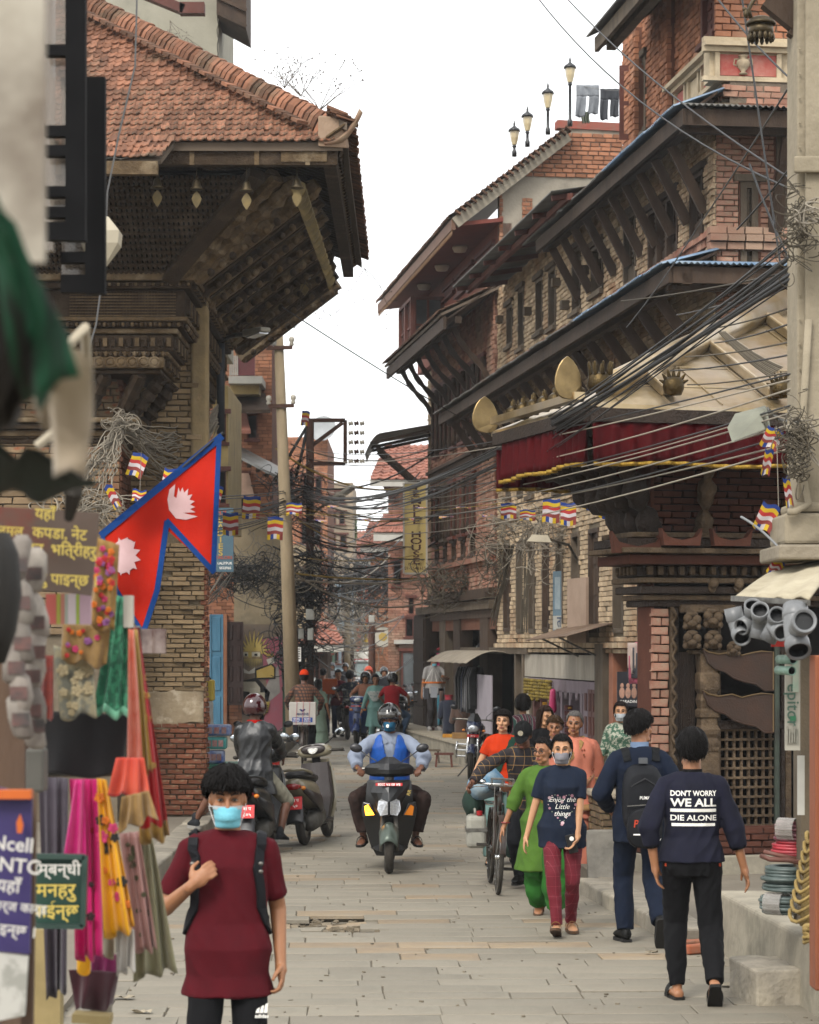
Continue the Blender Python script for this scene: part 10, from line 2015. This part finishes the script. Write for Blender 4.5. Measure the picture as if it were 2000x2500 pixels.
d14=person('scooter rider in a dark raincoat, shorts and a glossy maroon helmet seen from behind',(-1.68,27.1,0),pi-.12,1.74,skin='dark',top=(RAIN,1.9,.66,dict(sw=.035,grow=.022,fold=.013,flare=.03,spread=.30,dsc=7)),legs=('straight',CL('shorts_pale','7d7a6c','5d5a4e'),dict(len=1.0,grow=.02)),shoe=('sneaker',CL('sneaker_dark','26282b'),cU),hair=None,vox=.010,face=False,hip=(0,.14,-.03),lean=.03,rh=(-.22,-.30,1.02),lh=(.22,-.30,1.02),rp=(-1,.3,-.3),lp=(1,.3,-.3),lf=(.68,-.02,.33),lk=(.8,-.5,1.0),lt=(.6,-1,0),rf=(-.27,.12,.20),rk=(-.55,-1,.6),rt=(-.25,-1,-.1),head=(-.35,0,0))
bT(d14,M('helmet_maroon','33090f',.12,'2a060b',5,coat=.8,spec=.6));MB().ring([[d14['T']@Q(.085*cos(2*pi*k/20),.012+.08*sin(2*pi*k/20),z)for k in Rg(20)]for z in(1.415,1.455)],False).o('collar',CL('collar_red','a3140c'),d14['th'],True)
# ---- motorcycles on the right and far bikes
aG('dark blue motorcycle with chrome crash bars by the right plinth',M('bike_blue','14203a',.25,'1b2a4a',4,coat=.5),(GX(1156,42),42,0),-.1,.05,True,plates=[('BA 12',0,0,.03)])
for i,(px,z,rz,c)in En(((1000,64,.4,'1a1a1c'),(1012,67,.6,'2a1416'),(986,72,.2,'181c26'))):aG(('black motorcycle parked by the far end of the plinth','dark red motorcycle behind the first parked one','dark motorcycle farthest of the three parked at the street end')[i],M('bike_'+c,c,.3),(GX(px,z),z,0),rz,.06)
scooter('blue scooter with a red front plate ridden by the man in a peach shirt',M('scooter_blue','1c2f5c',.25,'24396c',4,coat=.5),'bar',loc=(GX(880,57),57,0),rz=-.12,frontplate=[('BA 50',0,0,.03)],fend=M('scooter_blue','1c2f5c'))
aG('motorcycle with a red tail light ridden away by the man in the leaf print shirt',aY,(GX(850,60),60,0),pi,0);aG('black motorcycle ridden away by the man in the red shirt',aY,(GX(968,55),55,0),pi-.25,0)
# ---- 16 cyclist with the carton
PLO=aU('wear_plaid_brown','6a4430',[('x',.06,.45,'231a17',.8),('z',.06,.45,'231a17',.8)])
CYX,CYZ=GX(741,46.5),46.8
c8('black bicycle ridden away down the street with a carton on its carrier',(CYX,CYZ,0),pi,0)
d16=person('cyclist in a brown checked shirt and orange cap riding away with a carton',(CYX,CYZ,0),pi,1.74,skin='dark',top=(PLO,1.9,.88,{}),legs=('straight',CL('dark_jeans','16171b')),shoe=('slide',aJ),hair=(dict(front=.06),'0c0908'),vox=.014,face=False,hip=(0,.14,.09),lean=.3,rh=(-.27,-.22,1.02),lh=(.27,-.22,1.02),rp=(-1,.3,-.2),lp=(1,.3,-.2),lf=(.13,-.12,.5),rf=(-.13,.10,.25),lk=(.2,-1,.3),rk=(-.2,-1,.3))
H=d16['H'];ORC=CL('cap_orange','b0300c');MB().slab(24,8,lambda u,v:H@Q(.090*sin(2*pi*u)*sin(.03+1.6*v),.014-.108*cos(2*pi*u)*sin(.03+1.6*v),.045+.10*cos(.03+1.6*v)),(0,0,-.003)).o('cap',ORC,d16['th'],True)
t=a1('carton','white and blue MARINE carton tied on the bicycle carrier','carton',(CYX,CYZ-.62,.8));cx0,cy0,dE=CYX,CYZ-.58,.79;aK(MB().box((cx0-.25,cy0-.17,dE),(cx0+.25,cy0+.17,dE+.42)).o('box',M('carton_white','a8a49e',.7,'98948e',4),t),.008,1)
BLP=M('print_blue_box','1f3f86',.7);yy=cy0-.174
for x0,x1,z0,z1 in((-.19,-.01,.05,.14),(.01,.19,.05,.14)):MB().box((cx0+x0,yy,dE+z0),(cx0+x1,yy+.003,dE+z1)).o('print_panel',BLP,t)
for z in(.12,.095,.07):
 for x in(-.10,.10):MB().box((cx0+x-.07,yy-.002,dE+z-.004),(cx0+x+.05,yy+.001,dE+z+.004)).o('print_line',a7,t)
aD('print_text','MARINE',(cx0,yy-.002,dE+.20),(1,0,0),(0,0,1),.065,M('print_navy','1c2c5c'),t,bold=.02);MB().prism([(cx0+x,yy-.002,dE+z)for x,z in((-.06,.29),(-.03,.30),(0,.28),(.03,.30),(.06,.29),(.02,.25),(-.02,.25))],(0,.002,0)).o('print_bird',M('print_navy','1c2c5c'),t)
for x in(-.12,0,.12):MB().tube([(cx0+x,yy-.004,dE-.01),(cx0+x+.02,yy-.005,dE+.425),(cx0+x,cy0+.17,dE+.427)],.005,4).o('string',M('string_pink','a04a5a',.8),t)
# ---- 15 shopkeeper in the doorway, and the far people
WHS=CL('white_shirt','a5a2a0','96938f')
d15=person('shopkeeper in a white T-shirt and grey trousers standing in the carved doorway',(GX(1058,54.3),54.3,.40),.35,1.70,skin='mid',top=(WHS,.8,.82,{}),legs=('straight',CL('grey_trouser','3d3a3a','332f30')),shoe=('sneaker',CL('shoe_white','a09c98'),cU),hair=eJ(sn=60),vox=.014,rh=(-.30,-.1,.85),lh=(.16,-.30,1.18),lp=(1,.3,-.8))
mb=MB();m9=d15['H'];mb.slab(10,4,lambda u,v:m9@Q(.06*sin((u-.5)*2.2),-.01-.075*cos((u-.5)*2.2),-.10-.05*v),(0,.003,0));mb.o('face_mask',M('mask_blue','6fb3c2'),d15['th'],True)
def dT(lab,px,d,yaw,top,legs,h=1.66,fem=False,hair='0c0908',skin='mid',sleeve=.8,hem=.8,helm=None,z=0,lk='straight',vox=.02,long=False,**k):
 q=person(lab,(GX(px,d),d,z),yaw,h,fem,skin,(top,sleeve,hem,dict(fold=.004)),(lk,legs,{}),('shoe',aJ),None if helm else(dict(front=.06,side=-.05 if long else .0,back=-.14 if long else-.05,thick=.014,rough=.008),hair),vox=vox,face=abs(yaw)<1.2 and d<63,**k)
 if helm:bT(q,helm)
 return q
dO=CL('dark_trouser','1b1c22');HB=M('helmet_black','141414');RIDE=dict(hip=(0,.14,-.03),lean=.14,rh=(-.30,-.28,1.03),lh=(.30,-.28,1.03),rp=(-1,.4,-.2),lp=(1,.4,-.2),rf=(-.2,-.05,.34),lf=(.2,-.05,.34),rk=(-.5,-1,.7),lk2=0)
RIDE.pop('lk2')
dT('man in a maroon T-shirt walking towards the camera far down the street',826,61,.1,CL('maroon2','4d1420'),CL('navy_trouser','1b2236'),1.68,rf=(-.1,-.22,.1),lf=(.1,.2,.1))
dT('man in a pale mint shirt seen from behind beside an orange bag',789,62,pi,CL('mint','86a09c'),dO,1.70,vox=.018)
dT('woman in a pale green dress half hidden behind the checked cyclist',776,53,pi,CL('pale_green','7d9080'),CL('pale_green','7d9080'),1.55,True,hem=.45,lk='skirt',long=True)
o=aA('delivery_bag','orange box bag carried in the far crowd','bag',tuple(P(806,1676,61)),(.38,.25,.38),0,M('bag_orange','b55014',.6),3,.01)
dT('woman in a teal tunic and white patterned scarf walking in the middle distance',917,56.2,.1,CL('teal_kurta','6f938c','64867f'),CL('teal_kurta','6aa096'),1.62,True,sleeve=1.9,hem=.45,long=True,vox=.014,rh=(-.33,-.06,.85))
q=bpy.data.objects
mb=MB();c=P(916,1700,56.05);mb.slab(12,6,lambda u,v:c+Q((u-.5)*.36,-.06*sin(u*pi)-.05,.12-.22*sin(u*pi)*v-.03*v),(0,.01,0));a3(mb.o('scarf',M('scarf_print','a3a6a0',.8,'5f7a78',25,fac=(.5,.56)),None,True),'white scarf with a dark pattern on the woman in teal','scarf')
kw=dict(RIDE)
def cA(lab,px,d,yaw,top,legs,helm,h=1.68,**k):
 q=person(lab,(GX(px,d),d,0),yaw,h,False,'mid',(top,k.pop('sleeve',.8),.84,dict(fold=.004)),('straight',legs,{}),('shoe',aJ),None if helm else(dict(front=.05,thick=.022,vol=.015,rough=.012,side=.0,back=-.06),'0c0908'),vox=.017,face=abs(yaw)<1.2 and d<63,lk=(.5,-1,.7),**kw)
 if helm:bT(q,helm)
 return q
cA('man in a dark leaf print shirt riding away on a motorcycle',854,60,pi,M('wear_leaf','1a2130',.85,'7d8068',14,fac=(.54,.6)),dO,None);cA('man in a peach polo shirt and black helmet riding the blue scooter',892,57.3,-.05,CL('peach_polo','9a6a54'),dO,HB);cA('man in a red T-shirt, jeans and black helmet riding away',960,55,pi-.25,CL('red_tee','8a141c'),CL('jeans_blue','4a5f7a'),HB)
for i,(px,d,c,hl,lab)in En(((766,80,'9a1c14',M('helmet_orange','b03a14',.3),'rider in red with an orange red helmet in the far crowd'),(780,84,'2a4a7a',HB,'rider in blue with a black helmet in the far crowd'),(811,88,'8d8d90',M('helmet_grey','55585c',.3),'rider in grey with a grey helmet in the far crowd'),(843,86,'4a4a52',HB,'rider with a white mask and dark helmet in the far crowd'),(900,72,'26282c',M('helmet_orange','b03a14'),'rider with an orange striped helmet in front of the jeep'),(938,70,'26282c',HB,'rider with a black helmet left of the man in red'),(978,82,'1d1f24',M('helmet_grey','55585c'),'rider with a grey helmet beside the parked motorcycles'))):
 cA(lab,px,d,.05,CL('far_'+c,c),dO,hl);aG('dark motorcycle under the %s'%lab.replace('in the far crowd','far off'),aY,(GX(px,d),d,0),0)
dT('bareheaded man in a dark shirt standing behind the parked motorcycles',996,76,0,CL('far_2d','2d2a2c'),dO,1.68);dT('pedestrian in a pale blue shirt among the far riders',800,92,pi,CL('far_blue','6a7f9a'),dO,1.66);dT('pedestrian in a white shirt far down the left side',752,72,pi,CL('far_white','a5a5a2'),dO,1.66);dT('man in an orange and green vest standing up on the lorry behind the jeep',926,112,-.8,CL('far_vest','a8643c'),dO,1.7,z=1.0);dT('person in a white shirt standing just behind the brick pier',500,33.5,-1.5,CL('far_white','a5a5a2'),dO,1.68,z=.2,vox=.014)
# --- the dusty air of the street
hm_=bpy.data.materials.new('haze');hm_.use_nodes=True;hn=hm_.node_tree.nodes;hl_=hm_.node_tree.links
for q in list(hn):
 if q.type!='OUTPUT_MATERIAL':hn.remove(q)
pv=hn.new('ShaderNodeVolumePrincipled');pv.inputs['Color'].default_value=(.93,.95,.97,1);pv.inputs['Density'].default_value=.00045;pv.inputs['Anisotropy'].default_value=.2
hl_.new(pv.outputs[0],[q for q in hn if q.type=='OUTPUT_MATERIAL'][0].inputs['Volume'])
a3(MB().box((-95,-30,-1.6),(95,340,24)).o('haze',hm_),kind='stuff')
